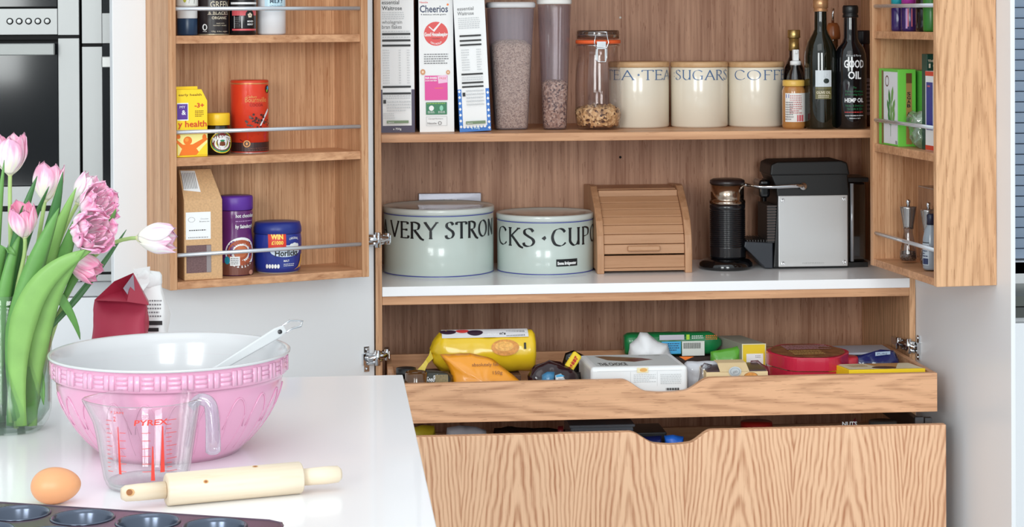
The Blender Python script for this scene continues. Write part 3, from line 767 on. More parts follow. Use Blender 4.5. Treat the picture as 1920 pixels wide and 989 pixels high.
# ---- glass vase of tulips
vc = onI(18, 806); sc = depth(vc)/FPX
RV = 78*sc; HV = hY(18, 548, vc.y).z-ZI
vase = thing('glass_vase', 'round clear glass vase half filled with water, holding the tulips', 'vase', (vc.x, vc.y, ZI))
rp_ = lambda t: RV*(.80+.2*min(1, t/.16)**.6) if t < .16 else RV*(1.0-.04*max(0, (t-.5)/.5)*0+.02*(t-.16))
pf = [(0, .010), (RV*.70, .010), (RV*.78, .014)]+[(rp_(i/14)-.0026, HV*i/14) for i in range(2, 14)]+[(rp_(1)-.0024, HV), (rp_(1)-.0012, HV+.0012), (rp_(1), HV)]+[(rp_(i/14), HV*i/14) for i in range(13, 0, -1)]+[(RV*.80, .004), (RV*.74, 0), (RV*.5, .001), (0, .003)]
MB().lathe(pf, 64).build('glass_body', glass('vase_glass', (246, 250, 248), .05, .01, edge=.5), vase)
zw_ = hY(18, 679, vc.y).z-ZI
MB().lathe([(0, .0105), (RV*.70, .0105), (RV*.77, .0145)]+[(rp_(i/14)-.0030, HV*i/14) for i in range(2, 14) if HV*i/14 < zw_-.004]+[(rp_(zw_/HV)-.003, zw_), (0, zw_)], 48).build('water', glass('water', (232, 242, 236), .03, .0, edge=.35), vase)

GREEN = [mat('tulip_leaf', (98, 150, 76), .45, var=.12, bscale=25), mat('tulip_leaf_dark', (64, 116, 62), .45, var=.12, bscale=25), mat('tulip_leaf_light', (128, 174, 92), .45, var=.1, bscale=25)]
STEM = mat('tulip_stem', (168, 196, 122), .45, var=.08, bscale=30)
def petal_mat(name, base, tip, streak, z0=.0, z1=.05, k=1.0):
    m = bpy.data.materials.new(name); m.use_nodes = True; nt = m.node_tree; b = nt.nodes['Principled BSDF']; L = nt.links.new
    uv = nt.nodes.new('ShaderNodeAttribute'); uv.attribute_name = 'pt'
    sp = nt.nodes.new('ShaderNodeSeparateXYZ'); L(uv.outputs['Vector'], sp.inputs[0])
    n = nt.nodes.new('ShaderNodeTexNoise'); n.inputs['Scale'].default_value = 1; n.inputs['Detail'].default_value = 3
    mp = nt.nodes.new('ShaderNodeMapping'); mp.inputs['Scale'].default_value = (7, 1.6, 5); L(uv.outputs['Vector'], mp.inputs[0]); L(mp.outputs[0], n.inputs[0])
    a = nt.nodes.new('ShaderNodeMath'); a.operation = 'MULTIPLY_ADD'; a.inputs[1].default_value = 1.9; a.inputs[2].default_value = -.95; L(n.outputs[0], a.inputs[0])
    s_ = nt.nodes.new('ShaderNodeMath'); s_.operation = 'MULTIPLY_ADD'; s_.inputs[1].default_value = 1.1*k; L(sp.outputs['Y'], s_.inputs[0]); L(a.outputs[0], s_.inputs[2])
    r = nt.nodes.new('ShaderNodeValToRGB'); el = r.color_ramp.elements
    el[0].position = .08; el[0].color = (*lin(base), 1); el[1].position = .95; el[1].color = (*lin(tip), 1); q = el.new(.5); q.color = (*lin(streak), 1)
    L(s_.outputs[0], r.inputs[0]); L(r.outputs[0], b.inputs['Base Color']); b.inputs['Roughness'].default_value = .5
    b.inputs['Subsurface Weight'].default_value = .4; b.inputs['Subsurface Radius'].default_value = (.004, .003, .003); b.inputs['Subsurface Scale'].default_value = .5
    return m
PT1 = petal_mat('petal_blush', (250, 244, 222), (240, 168, 196), (250, 226, 234))
PT2 = petal_mat('petal_pink', (254, 234, 226), (242, 150, 184), (252, 206, 220))
PT3 = petal_mat('petal_ruffled_pink', (255, 240, 246), (243, 148, 190), (253, 208, 226), k=.8)
PT4 = petal_mat('petal_white_pink', (250, 248, 232), (240, 176, 204), (250, 238, 242), k=.8)
def petal(head, Rr, Hh, az, wdt, open_, mtl, tip=.75, curl=0, lean=0, ruff=0, seed=0, in_=1.0):
    nu, nv = 10, 12; v = []; pt = []
    for j in range(nv+1):
        s_ = j/nv
        rad = Rr*in_*(1.02*sin(min(1, s_*1.45+.10)*pi/2)**.75)*(1-(1-open_)*max(0, s_-.45)**1.4*1.2)+curl*max(0, s_-.7)**2
        wd = wdt*(sin(pi/2*min(1, s_*1.7+.22))**.8)*(1 if s_ < tip else max(.0, 1-((s_-tip)/(1-tip+1e-6))**2.0)**.62)
        for i in range(nu+1):
            t = i/nu*2-1; an = az+t*wd
            zz_ = Hh*s_-Hh*.05*abs(t)**2*s_
            r2 = rad*(1+.0*abs(t))+ruff*Rr*noise.noise(Vector((t*2.2+seed, s_*2.6, seed*3)))*s_
            v.append((r2*cos(an), r2*sin(an), zz_+ruff*Rr*.6*noise.noise(Vector((t*3+seed*2, s_*3, 7)))*s_))
            pt.append((t*.5+seed*3.3, s_, seed))
    f = [(j*(nu+1)+i, j*(nu+1)+i+1, (j+1)*(nu+1)+i+1, (j+1)*(nu+1)+i) for j in range(nv) for i in range(nu)]
    me = bpy.data.meshes.new('petal'); me.from_pydata(v, [], f); me.materials.append(mtl)
    at = me.attributes.new('pt', 'FLOAT_VECTOR', 'POINT'); at.data.foreach_set('vector', [c for p in pt for c in p])
    for p in me.polygons: p.use_smooth = True
    o = bpy.data.objects.new('petal', me); C.objects.link(o); o.parent = head
    q = o.modifiers.new('s', 'SOLIDIFY'); q.thickness = .0008
    return o
def leaf(parent, pts, wmax, mtl, fold=.35, side=None, nm='leaf', tw=0):
    """ribbon leaf along bezier control points (world, relative to parent)"""
    p = bez(pts, 22); n = len(p); v = []; side = Vector(side or (1, 0, 0))
    for i, q in enumerate(p):
        d = (p[min(i+1, n-1)]-p[max(i-1, 0)]).normalized(); s_ = side-d*side.dot(d)
        s_ = s_.normalized() if s_.length > .05 else d.orthogonal().normalized()
        s_ = Matrix.Rotation(tw*i/n, 3, d) @ s_
        up = d.cross(s_); t = i/(n-1); w_ = wmax*(min(1, .38+t*1.7))*(1-t**2.6)**.8*.5+.0004
        for k in (-1, -.5, 0, .5, 1): v.append(q+s_*w_*k+up*w_*fold*(abs(k)**1.5))
    f = [(i*5+k, i*5+k+1, (i+1)*5+k+1, (i+1)*5+k) for i in range(n-1) for k in range(4)]
    o = MB().add(v, f, 0, True).build(nm, mtl, parent, fix=False); q = o.modifiers.new('s', 'SOLIDIFY'); q.thickness = .0009
    return o
def tulip(name, label, px, py, dY, dirpx, size, kind, base, mid, leaves=(), Hk=1.25, stem_r=.0036, group=None):
    """head centre at pixel, dY from the vase axis; dirpx: where the head points (x right, y toward camera, z up)"""
    hc = hY(px, py, vc.y+dY); dr_ = Vector(dirpx).normalized(); s_ = depth(hc)/FPX
    R_ = size*s_/2; Hh = R_*2*Hk; bp = hc-dr_*Hh*.5
    b0 = Vector((vc.x+base[0]*RV, vc.y+base[1]*RV, ZI+.016))
    t = thing(name, label, 'flower', b0, 0, group)
    bl = bp-b0
    m1 = Vector((base[0]*RV*.2, base[1]*RV*.2, 0)) if mid is None else Vector(mid)
    pts = bez([(0, 0, 0), Vector((m1[0]*.3, m1[1]*.3, HV*.55)), Vector(m1)+Vector((0, 0, HV*1.05)), bl-dr_*.055, bl+dr_*.002], 18)
    MB().tube(pts, [stem_r*(1.1-.3*i/18) for i in range(19)], 10).build('stem', STEM, t)
    hd = bpy.data.objects.new('flower_head', None); C.objects.link(hd)
    # a small green-white receptacle carries the petals
    C.objects.unlink(hd); bpy.data.objects.remove(hd)
    q = dr_.to_track_quat('Z', 'Y')
    hd = MB().lathe([(0, -.004), (stem_r*.8, -.003), (stem_r*1.5, .0), (R_*.3, .003), (0, .004)], 16).build('flower_head', mat('receptacle', (226, 230, 180), .5), t, loc=bl, rot=q.to_euler())
    R__ = random.Random(sum(map(ord, name+label)))
    if kind == 'ruff':
        for ring_, (rk, hk, n_, op) in enumerate(((1.0, .92, 6, 1.0), (.8, 1.0, 6, .85), (.55, .95, 5, .7), (.34, .85, 4, .6))):
            for k in range(n_):
                petal(hd, R_*rk, Hh*hk*(.9+.2*R__.random()), 2*pi*(k+ring_*.5)/n_+R__.random()*.3, .62, op, PT3, tip=.62, ruff=.26, seed=R__.random()*9)
    else:
        M2 = {'blush': PT1, 'pink': PT2, 'white': PT4}[kind]
        for k in range(3): petal(hd, R_*.9, Hh*(.95+.05*R__.random()), 2*pi*k/3+pi/3, .80, .66, M2, tip=.60, seed=R__.random()*9, in_=.96, ruff=.03)
        for k in range(3): petal(hd, R_, Hh*(.96+.06*R__.random()), 2*pi*k/3+R__.random()*.2, .92, .72, M2, tip=.58, seed=R__.random()*9, ruff=.05)
        if kind == 'pink2': pass
    for lf in leaves:
        pts_, w_, mi_, sd = lf[:4]
        leaf(t, [Vector(p)-b0 for p in pts_], w_, GREEN[mi_], side=sd, fold=lf[4] if len(lf) > 4 else .3)
    return t
def LP(*pp):   # leaf control points from pixels with depth offsets
    return [hY(x, y, vc.y+d) for x, y, d in pp]
tulip('tulip', 'pale pink tulip standing upright, topmost at the left edge of the photo', 20, 288, .0, (.05, -.1, 1), 62, 'blush', (.15, -.1), (-.004, 0, 0),
      leaves=((LP((10, 780, 0), (0, 560, -.02), (30, 430, -.05), (70, 330, -.04)), .022, 1, (1, .3, 0)),))
tulip('tulip', 'creamy pink tulip behind a green leaf tip, second upright bloom from the left', 90, 340, .04, (.15, .1, 1), 58, 'blush', (.3, .35), (.01, .02, 0),
      leaves=((LP((40, 780, .02), (40, 600, 0), (95, 460, -.03), (118, 322, -.05)), .030, 1, (1, .2, 0)),
              (LP((20, 700, .02), (10, 520, .02), (60, 420, .01), (92, 350, 0)), .012, 1, (1, .2, 0))))
tulip('tulip', 'closed mid-pink tulip low in front of the leaves, nearest the vase rim', 43, 413, -.055, (-.05, -.35, 1), 54, 'pink', (.1, -.45), (.0, -.01, 0),
      leaves=((LP((0, 760, -.03), (-10, 600, -.05), (20, 480, -.06), (38, 440, -.04)), .022, 0, (1, .3, 0)),))
tulip('tulip', 'very pale tulip behind the upper ruffled pink bloom', 162, 355, .02, (.55, -.1, .9), 50, 'white', (.35, .1), (.03, 0, 0),
      leaves=((LP((40, 800, -.01), (30, 640, -.02), (90, 470, -.04), (143, 352, -.05)), .032, 2, (1, .2, -.2)),))
tulip('tulip', 'ruffled deep pink double tulip, upper of the two at the right', 182, 388, -.02, (.75, -.55, .6), 74, 'ruff', (.45, -.05), (.05, -.01, 0), Hk=.85,
      leaves=((LP((50, 800, 0), (60, 640, 0), (120, 480, -.03), (150, 395, -.05)), .032, 0, (1, .2, -.3)),
              (LP((120, 560, 0), (165, 470, 0), (200, 440, -.03), (218, 392, -.06)), .018, 0, (1, 0, .3))))
tulip('tulip', 'ruffled deep pink double tulip, lower of the two at the right', 170, 436, -.06, (.7, -.75, .25), 80, 'ruff', (.5, -.3), (.05, -.03, 0), Hk=.85,
      leaves=((LP((60, 800, -.03), (50, 650, -.05), (90, 530, -.07), (160, 468, -.09)), .036, 2, (.6, .2, -.8), .2),
              (LP((70, 640, 0), (150, 560, .02), (190, 500, .02), (237, 431, .03)), .010, 1, (0, 0, 1))))
tulip('tulip', 'white and pink tulip reaching out sideways over the white door', 295, 447, .0, (1, -.12, -.02), 60, 'white', (.55, .2), (.05, .01, .01), Hk=1.22,
      leaves=((LP((40, 800, .02), (60, 600, .02), (110, 500, .0), (180, 462, -.02)), .030, 1, (.3, .3, -.9), .25),))
tulip('tulip', 'drooping light pink tulip showing an orange stamen, lowest bloom', 160, 502, -.03, (1, -.25, -.45), 52, 'pink', (.4, -.2), (.035, -.01, -.01), Hk=1.2,
      leaves=((LP((40, 800, -.05), (5, 560, -.08), (90, 500, -.10), (175, 468, -.08)), .040, 2, (.5, .1, -.85), .15),
              (LP((62, 780, -.03), (75, 560, -.05), (60, 470, -.06), (140, 580, -.05), (150, 637, -.03)), .022, 0, (.7, .5, .2), .2)))
# extra foliage of the bunch: two leaves whose blooms stand outside the frame
bun = thing('tulip', 'tulip leaves and stems at the left edge of the vase, bloom outside the photo', 'flower', (vc.x-.02, vc.y, ZI+.016))
b0 = Vector((vc.x-.02, vc.y, ZI+.016))
for pts_, w_, k, sd in ((LP((-10, 800, -.03), (-30, 640, -.05), (-10, 480, -.05), (8, 300, -.05)), .020, 0, (1, .3, 0)), (LP((5, 800, .0), (-10, 640, .02), (10, 480, .03), (52, 380, .03)), .026, 1, (1, .3, 0)),
                        (LP((0, 800, .02), (20, 700, .03), (40, 560, .03), (110, 380, .05)), .022, 1, (1, .2, 0)), (LP((20, 800, -.03), (30, 700, -.03), (70, 640, -.03), (82, 760, -.03)), .03, 0, (1, .2, 0)),
                        (LP((-20, 800, -.03), (-30, 600, -.05), (-20, 420, -.05), (30, 480, -.05)), .034, 0, (1, .2, 0)), (LP((34, 790, -.05), (16, 610, -.07), (62, 505, -.085), (111, 390, -.08)), .040, 0, (.9, .3, -.4)), (LP((60, 790, .03), (75, 700, .03), (80, 600, .03), (90, 500, .02)), .026, 2, (1, .4, 0))):
    leaf(bun, [Vector(p)-b0 for p in pts_], w_, GREEN[k], side=sd)
for x0_, x1_ in ((-12, -25), (30, 55)): MB().tube(bez([p-b0 for p in LP((x0_, 803, -.03), (x0_+10, 650, -.04), (x1_, 480, -.03))], 10), .0038, 10).build('stem', STEM, bun)

# ---- flour bags behind the bowl
def gusset_bag(name, label, px, ybase, ytop, wpx, Y, dep, mtl, cr, rz, seed, topfold=.2):
    b_ = hY(px, ybase, Y); s_ = depth(b_)/FPX; w_ = wpx*s_/2; h_ = hY(px, ytop, Y).z-ZI
    t = thing(name, label, 'bag', (b_.x, Y, ZI), rz); nv = 22; nu = 36; v = []
    for j in range(nv+1):
        s = j/nv; pin = 1-topfold*max(0, (s-.72)/.28); yy = dep*(1-.9*max(0, (s-.62)/.38)**1.2)
        for i in range(nu):
            a = 2*pi*i/nu; k = 1/((abs(cos(a))**7+abs(sin(a))**7)**(1/7)); x = w_*cos(a)*k*pin; y = yy*sin(a)*k
            n_ = noise.noise_vector(Vector((x*26+seed, y*26, s*5)))*cr+noise.noise_vector(Vector((x*70+seed, y*70, s*16)))*cr*.35
            v.append((x+n_[0], y+n_[1], h_*s+n_[2]*s))
    f = [(j*nu+i, j*nu+(i+1) % nu, (j+1)*nu+(i+1) % nu, (j+1)*nu+i) for j in range(nv) for i in range(nu)]+[tuple(range(nu))]
    MB().add(v, f, 0, True).build('paper_bag', mtl, t, sub=0)
    return t, w_, h_, dep
MAR = mat('maroon_paper', (172, 44, 72), .42, bump=.12, bscale=30)
t, w_, h_, dp = gusset_bag('sugar_bag', 'opened maroon paper bag with pointed folded top, behind the pink bowl', 227, 700, 562, 100, -1.17, .032, MAR, .0035, -.12, 3, .04)
FW = mat('flour_bag_white', (238, 237, 236), .55, bump=.12, bscale=26)
# folded open top: two slanting flaps
p0 = Vector((hY(227, 700, -1.17).x, -1.17, ZI)); q = lambda x, y, d=0: tuple(Matrix.Rotation(.12, 3, 'Z') @ (hY(x, y, -1.17+d)-p0))
MB().add([q(177, 563, -.03), q(238, 566, -.034), q(279, 572, -.03), q(250, 512, 0), q(214, 528, 0), q(228, 545, .01), q(180, 560, .03), q(279, 565, .03)], [(0, 1, 5, 4), (1, 3, 5), (1, 2, 3), (0, 4, 6), (2, 7, 3), (4, 5, 3), (6, 4, 3, 7)]).build('folded_top', mat('maroon_paper_fold', (158, 36, 60), .4), t, solid=.0008)
MB().add([q(231, 541, -.014), q(250, 515, -.012), q(253, 550, -.02), q(244, 560, -.026)], [(0, 1, 2, 3)]).build('bag_lining', mat('bag_grey_lining', (150, 138, 150), .4), t, solid=.0005)
t, w_, h_, dp = gusset_bag('flour_bag', 'white paper flour bag with black print, crumpled shut behind the maroon bag', 280, 700, 528, 68, -1.10, .03, FW, .0045, -.1, 8, .3)
p0 = Vector((hY(280, 700, -1.10).x, -1.10, ZI)); q = lambda x, y, d=0: tuple(Matrix.Rotation(.1, 3, 'Z') @ (hY(x, y, -1.10+d)-p0))
MB().blob(.022, .012, .014, .8, .8, crump=.008, fr=60, seed=4, T=Matrix.Translation(q(274, 540))).build('twisted_top', FW, t)
MB().add([q(250, 505), q(281, 500, -.01), q(280, 530, -.02), q(268, 545, -.03), q(252, 540, -.01)], [(0, 1, 2, 4), (2, 3, 4)]).build('torn_flap', FW, t, solid=.0008)
P_ = Print(flat(-dp-.0035))
GR = mat('grey_print', (120, 120, 122), .5)
zz = lambda py: hY(296, py, -1.13).z-ZI
xx = lambda px: (hY(px, 600, -1.13).x-hY(280, 600, -1.13).x)
P_.lines(xx(284), xx(312), zz(596), zz(560), 5, GR, 3); P_.rect(xx(284), zz(609), xx(313), zz(601), INK); P_.rect(xx(284), zz(621), xx(306), zz(614), INK)
P_.build('printed_text', t)

# ============================================================ placing helpers for shelves and racks
LMID = (l0+l1)/2-lw*.085; RMID = (r0+r1)/2-rwv*.064
def plY(Y): return ((0, Y, 0), (0, 1, 0))
def plL(off=0): q = LMID+lw*off; return ((q.x, q.y, 0), (lw.x, lw.y, 0))
def plR(off=0): q = RMID+rwv*off; return ((q.x, q.y, 0), (rwv.x, rwv.y, 0))
def spot(cx, hw, ytop, pl, zs):
    """centre on shelf, half width and height from the picture on plane pl"""
    yb_ = proj((0, 0, zs))[1]
    p = hitp(cx, 200, *pl); p = Vector((p.x, p.y, zs)); s_ = depth(p)/FPX
    hgt = hitp(cx, ytop, *pl).z-zs
    return p, hw*s_, hgt
ZS1, ZS2, ZS3 = 1.4671, 1.2242, .9615+.0158
LA = atan2(lw.x, -lw.y)     # rack facing turn
C_ = lambda n, c, r=.4, **k: mat(n, c, r, **k)
GOLD = C_('gold_cap', (190, 160, 100), .3, metal=.8)

def tin(name, label, cat, cx, hw, ytop, pl, zs, rz, parts, group=None):
    """lathed container; parts: list of (partname, material, [(rfrac, zfrac), ...])"""
    p, R, Hh = spot(cx, hw, ytop, pl, zs)
    t = thing(name, label, cat, p, rz, group)
    for nm, m_, pr in parts:
        MB().lathe([(a*R, b*Hh) for a, b in pr], 48).build(nm, m_, t)
    return t, R, Hh

# ============================================================ left door rack, top shelf
# navy jar with white band
t, R, h = tin('blue_jar', 'small navy blue jar with white shoulder, leftmost on the top left rack shelf', 'jar', 352, 19, -22, plL(.01), ZS1, LA,
    [('jar_body', C_('navy_jar', (36, 62, 92), .3), [(0, 0), (.95, 0), (1, .03), (1, .34), (.97, .36)]), ('jar_shoulder', PAPER, [(.97, .361), (1, .37), (1, .56), (.9, .6), (.9, .62), (0, .62)]), ('jar_lid', C_('lid_offwhite', (236, 236, 230), .35), [(0, .621), (1.06, .621), (1.08, .64), (1.06, .97), (1, 1), (0, 1)])])
P_ = Print(cyl(R*1.07)); P_.poly([(-.004, .64*h+.004), (.008, .64*h+.003), (.010, h*.86), (-.001, h*.84)], [(0, 1, 2, 3)], C_('olive_print', (60, 70, 40), .4)); P_.ell(-.012, h*.8, .004, .010, C_('yellowgreen_print', (190, 190, 60), .4)); P_.build('lid_print', t)
# black organic cocoa tin
t, R, h = tin('cocoa_tin', 'black cocoa tin lettered ORGANIC on the top left rack shelf', 'tin', 400, 30, -40, plL(.0), ZS1, LA,
    [('tin_body', C_('black_brown_tin', (38, 30, 32), .3), [(0, 0), (.97, 0), (1, .015), (1, .03), (.985, .04), (.985, .93)]), ('tin_rim', C_('pale_gold_rim', (196, 180, 150), .3, metal=.6), [(.99, -.0), (1.01, .006), (1.01, .02), (.99, .022)]), ('tin_lid', C_('black_lid', (26, 24, 26), .4), [(.985, .931), (1.02, .94), (1.02, .99), (1, 1), (0, 1)])])
P_ = Print(cyl(R*.985)); g_ = C_('cream_print', (226, 214, 190), .4)
zc = lambda py: hitp(400, py, *plL(.02)).z-ZS1
P_.text('GREEN', -.016, zc(14), .044, .0125, g_); P_.text("& BLACK'S", -.020, zc(27), .046, .006, g_); P_.rect(-.022, zc(27.5), .028, zc(27), g_)
P_.text('ORGANIC', -.013, zc(36), .034, .0055, g_, .01); P_.text('MADE WITH', -.004, zc(45), .018, .0022, g_); P_.text('THE FINEST ORGANIC', -.011, zc(49), .032, .0022, g_); P_.text('125g  4.4oz  organic', -.014, zc(60), .038, .0026, g_)
P_.ell(-.028, zc(51), .0055, .0066, PAPER); P_.ell(-.0275, zc(51), .0030, .0046, INK); P_.text('FAIR', -.032, zc(60), .009, .002, PAPER)
P_.build('tin_print', t)
# red and black pot
t, R, h = tin('spread_pot', 'small black and red pot under a striped lid, top left rack shelf', 'jar', 456, 24.5, -30, plL(.015), ZS1, LA,
    [('pot_body', C_('black_pot', (20, 18, 22), .25), [(0, 0), (.95, 0), (1, .02), (1, .5), (.95, .53)]), ('pot_lid', C_('black_lid2', (22, 22, 24), .35), [(0, .531), (1.02, .531), (1.04, .55), (1.04, .97), (1, 1), (0, 1)])])
P_ = Print(cyl(R)); rd = C_('coral_print', (222, 92, 100), .4)
P_.rect(-.034, h*.38, .034, h*.49, rd); P_.rect(-.034, h*.085, .034, h*.12, rd); P_.ell(.006, h*.385, .010, .011, INK)
for k in range(5): a = k*2*pi/5+.3; P_.ell(.006+.0032*cos(a), h*.385+.0032*sin(a), .0022, .0022, C_('cream_print', (226, 214, 190)))
P_.text('MIXED', -.000, h*.25, .014, .0035, PAPER, .02); P_.text('BERRY', -.000, h*.19, .014, .0035, PAPER, .02); P_.rect(-.012, h*.13, -.0105, h*.37, PAPER); P_.rect(-.028, h*.13, -.027, h*.37, PAPER)
P_.lines(-.026, -.014, h*.14, h*.35, 6, C_('grey_print', (120, 120, 122)), 4); P_.build('pot_print', t)
P_ = Print(cyl(R*1.04))
for k in range(4): P_.rect(-.038, h*(.60+.1*k), .038, h*(.64+.1*k), PAPER)
P_.build('lid_stripes', t)
# white bottle
t, R, h = tin('chocolate_drink_tub', 'plain white tub with pale blue label, rightmost on the top left rack shelf', 'tub', 510, 26.5, -40, plL(.0), ZS1, LA,
    [('tub_body', C_('tub_white', (226, 228, 232), .35), [(0, 0), (.93, 0), (1, .03), (1, .9), (.95, .93)]), ('tub_lid', PAPER, [(0, .931), (1, .931), (1.02, .94), (1.02, .99), (.98, 1), (0, 1)])])
P_ = Print(cyl(R)); P_.rect(-.025, h*.42, .026, h*.85, C_('pale_blue_print', (196, 226, 240), .4)); zc = lambda py: hitp(510, py, *plL(.02)).z-ZS1
P_.text('MILKY', -.014, zc(6), .030, .0085, C_('dark_teal_print', (30, 60, 80)), .03); P_.text('CHOCOLATE', -.014, zc(12), .028, .0035, C_('dark_teal_print', (30, 60, 80))); P_.build('tub_label', t)

# ============================================================ left rack, middle shelf
p, w_, h = spot(355, 28, 166, plL(.045), ZS2)
YEL = C_('yellow_carton', (252, 214, 40), .42)
t = thing('cereal_carton', 'yellow carton with slanted top and orange picture, left end of middle rack shelf', 'carton', p, LA)
dp = .045
m = MB(); o_ = [(-w_-.012, 0), (w_, 0), (w_, h*.80), (w_-.012, h*.985), (-w_-.002, h*.985)]
o_ = [(-w_-.004, 0), (w_, 0), (w_, h*.82), (w_-.012, h*.99), (-w_-.004, h*.99)]
m.prism(o_, -dp/2, dp/2).build('carton_body', YEL, t, bev=.0006)
B(-w_-.002, w_-.013, -.0008, .0008, h*.985, h*1.03).build('carton_top_seam', YEL, t)
P_ = Print(flat(-dp/2)); zc = lambda py: hitp(355, py, *plL(.067)).z-ZS2; ORG = C_('orange_print', (244, 122, 34)); RDP = C_('red_print', (214, 66, 40)); PUR = C_('purple_print', (96, 58, 150)); BRN = C_('brown_print', (120, 60, 20))
P_.text('early health', -.030, zc(180), .048, .0045, BRN, .01); P_.rect(-w_-.003, zc(226), -.010, zc(193), PAPER); P_.rect(-w_-.0035, zc(224), -.0115, zc(195), PUR)
P_.text('MY', -.028, zc(203), .012, .005, PAPER); P_.text('&', -.024, zc(215), .009, .009, PAPER, .02); P_.text('-3+', .003, zc(202), .020, .009, RDP, .03)
P_.lines(.004, .022, zc(220), zc(207), 4, BRN, 5); P_.text('y health', -.032, zc(238), .060, .012, RDP, .015)
P_.rect(-w_-.003, zc(291), w_-.0005, zc(252), C_('pale_yellow_print', (250, 236, 150)))
P_.poly([(-.030, zc(291)), (.016, zc(291)), (.006, zc(279)), (.030, zc(262)), (.026, zc(258)), (-.002, zc(271)), (-.022, zc(271)), (-.034, zc(262)), (-.036, zc(266)), (-.024, zc(279))], [(0, 1, 2, 5, 6, 9), (2, 3, 4, 5), (6, 7, 8, 9)], ORG)
P_.ell(-.012, zc(264), .009, .0085, ORG); P_.ell(-.014, zc(262), .004, .004, C_('orange_light_print', (250, 156, 60))); P_.ell(.023, zc(258), .0045, .006, ORG); P_.ell(-.031, zc(256), .004, .0045, ORG)
P_.poly([(.006, zc(291)), (w_-.001, zc(291)), (w_-.001, zc(268)), (.020, zc(276))], [(0, 1, 2, 3)], YEL)
P_.build('carton_print', t)
# yeast extract jar
t, R, h = tin('spread_jar', 'round black spread jar with yellow lid between the yellow carton and red tin', 'jar', 408, 25.5, 212, plL(.02), ZS2, LA,
    [('jar_body', C_('black_glass_jar', (18, 14, 14), .1, coat=.4), [(0, 0), (.8, 0), (.93, .05), (1, .2), (1, .42), (.94, .58), (.84, .68), (.8, .71)]), ('jar_lid', C_('yellow_lid', (246, 200, 44), .35), [(0, .711), (.88, .711), (.9, .72), (.9, .96), (.86, 1), (0, 1)])])
lr = R*1.001; P_ = Print(cyl(lambda v: R*(1.004 if v < h*.46 else 1.004-.10*(v-h*.46)/(h*.14)))); cy_ = h*.30
P_.ell(0, cy_, .0255, h*.255, YEL); P_.ell(0, cy_, .0235, h*.235, C_('green_print', (40, 140, 90))); P_.ell(0, cy_+.002, .0220, h*.22, C_('dark_red_print', (120, 20, 24))); P_.ell(0, cy_-.002, .0165, h*.15, PAPER)
P_.text('MARMITE', -.0205, cy_+h*.065, .041, .0095, PAPER, .05, 0, .005); P_.ell(0, cy_-.002, .006, .005, BRN); P_.ell(0, cy_+.004, .005, .002, C_('green_print', (40, 140, 90)))
P_.build('jar_label', t)
P_ = Print(cyl(R*.90)); P_.text('the original', -.010, h*.60, .020, .003, C_('grey_print', (120, 120, 122))); P_.build('neck_print', t)
# red cocoa tin
t, R, h = tin('drinking_chocolate_tin', 'tall red and black cocoa tin with gold rim, middle left rack shelf', 'tin', 468, 35.5, 150, plL(.0), ZS2, LA,
    [('tin_body', C_('red_tin', (224, 62, 36), .28, coat=.2), [(0, .012), (1, .012), (1, .945)]), ('bottom_rim', C_('tin_silver', (200, 200, 200), .25, metal=.8), [(0, 0), (1, 0), (1.012, .004), (1.012, .012), (0, .0125)]), ('top_rim', C_('copper_rim', (232, 150, 96), .25, metal=.6), [(1, .9455), (1.012, .95), (1.012, .962), (1, .965)]), ('tin_lid', C_('red_lid', (214, 62, 34), .35), [(1, .9655), (1.0, .97), (1.0, .99), (.95, 1), (0, 1)])])
P_ = Print(cyl(R)); zc = lambda py: hitp(468, py, *plL(.04)).z-ZS2; CHOC = C_('chocolate_print', (62, 32, 30)); PNK = C_('crimson_print', (190, 40, 52)); GLD = C_('gold_print', (222, 150, 80))
P_.rect(-.062, .004, .062, zc(268), CHOC); P_.poly([(-.05, zc(269)), (-.034, zc(262)), (-.028, zc(266)), (-.01, zc(256)), (.004, zc(252)), (.02, zc(258)), (.034, zc(250)), (.05, zc(262)), (.05, zc(270)), (-.05, zc(270))], [tuple(range(10))], CHOC)
P_.poly([(-.018, zc(262)), (.022, zc(266)), (.026, zc(244)), (.01, zc(236)), (-.02, zc(240))], [(0, 1, 2, 3, 4)], PNK)
R_ = random.Random(5)
for k in range(46): u = R_.gauss(.002, .013); v_ = zc(228)+R_.gauss(0, .006)-abs(u)*.1; P_.ell(u, v_, .0016+.0014*R_.random(), .0014+.001*R_.random(), (CHOC, C_('choc_mid_print', (112, 64, 54)), C_('choc_dark_print', (52, 26, 26)))[k % 3], 7)
P_.poly([(.006, zc(237)), (.010, zc(236)), (.028, zc(212)), (.031, zc(207)), (.029, zc(205)), (.025, zc(209))], [(0, 1, 2, 5), (2, 3, 4, 5)], C_('spoon_print', (226, 226, 230)))
P_.text('Cadbury', -.020, zc(184), .020, .005, GLD, .01, .2); P_.text('Bournville', -.023, zc(192), .046, .010, GLD); P_.text('COCOA', -.014, zc(200), .028, .006, C_('deep_red_print', (150, 20, 20)), .01)
P_.ell(.028, zc(168), .0062, .0080, INK); P_.ell(.0295, zc(166), .003, .004, C_('sky_print', (70, 170, 220))); P_.ell(.0265, zc(171), .002, .003, C_('lime_print', (170, 210, 60)))
P_.ell(-.020, zc(270), .0072, .0072, GLD); P_.ell(-.020, zc(270), .0050, .0050, CHOC); P_.ell(-.020, zc(270), .0022, .003, GLD); P_.lines(-.018, .034, zc(284), zc(277), 2, C_('choc_mid_print', (112, 64, 54)), 7)
P_.build('tin_print', t)

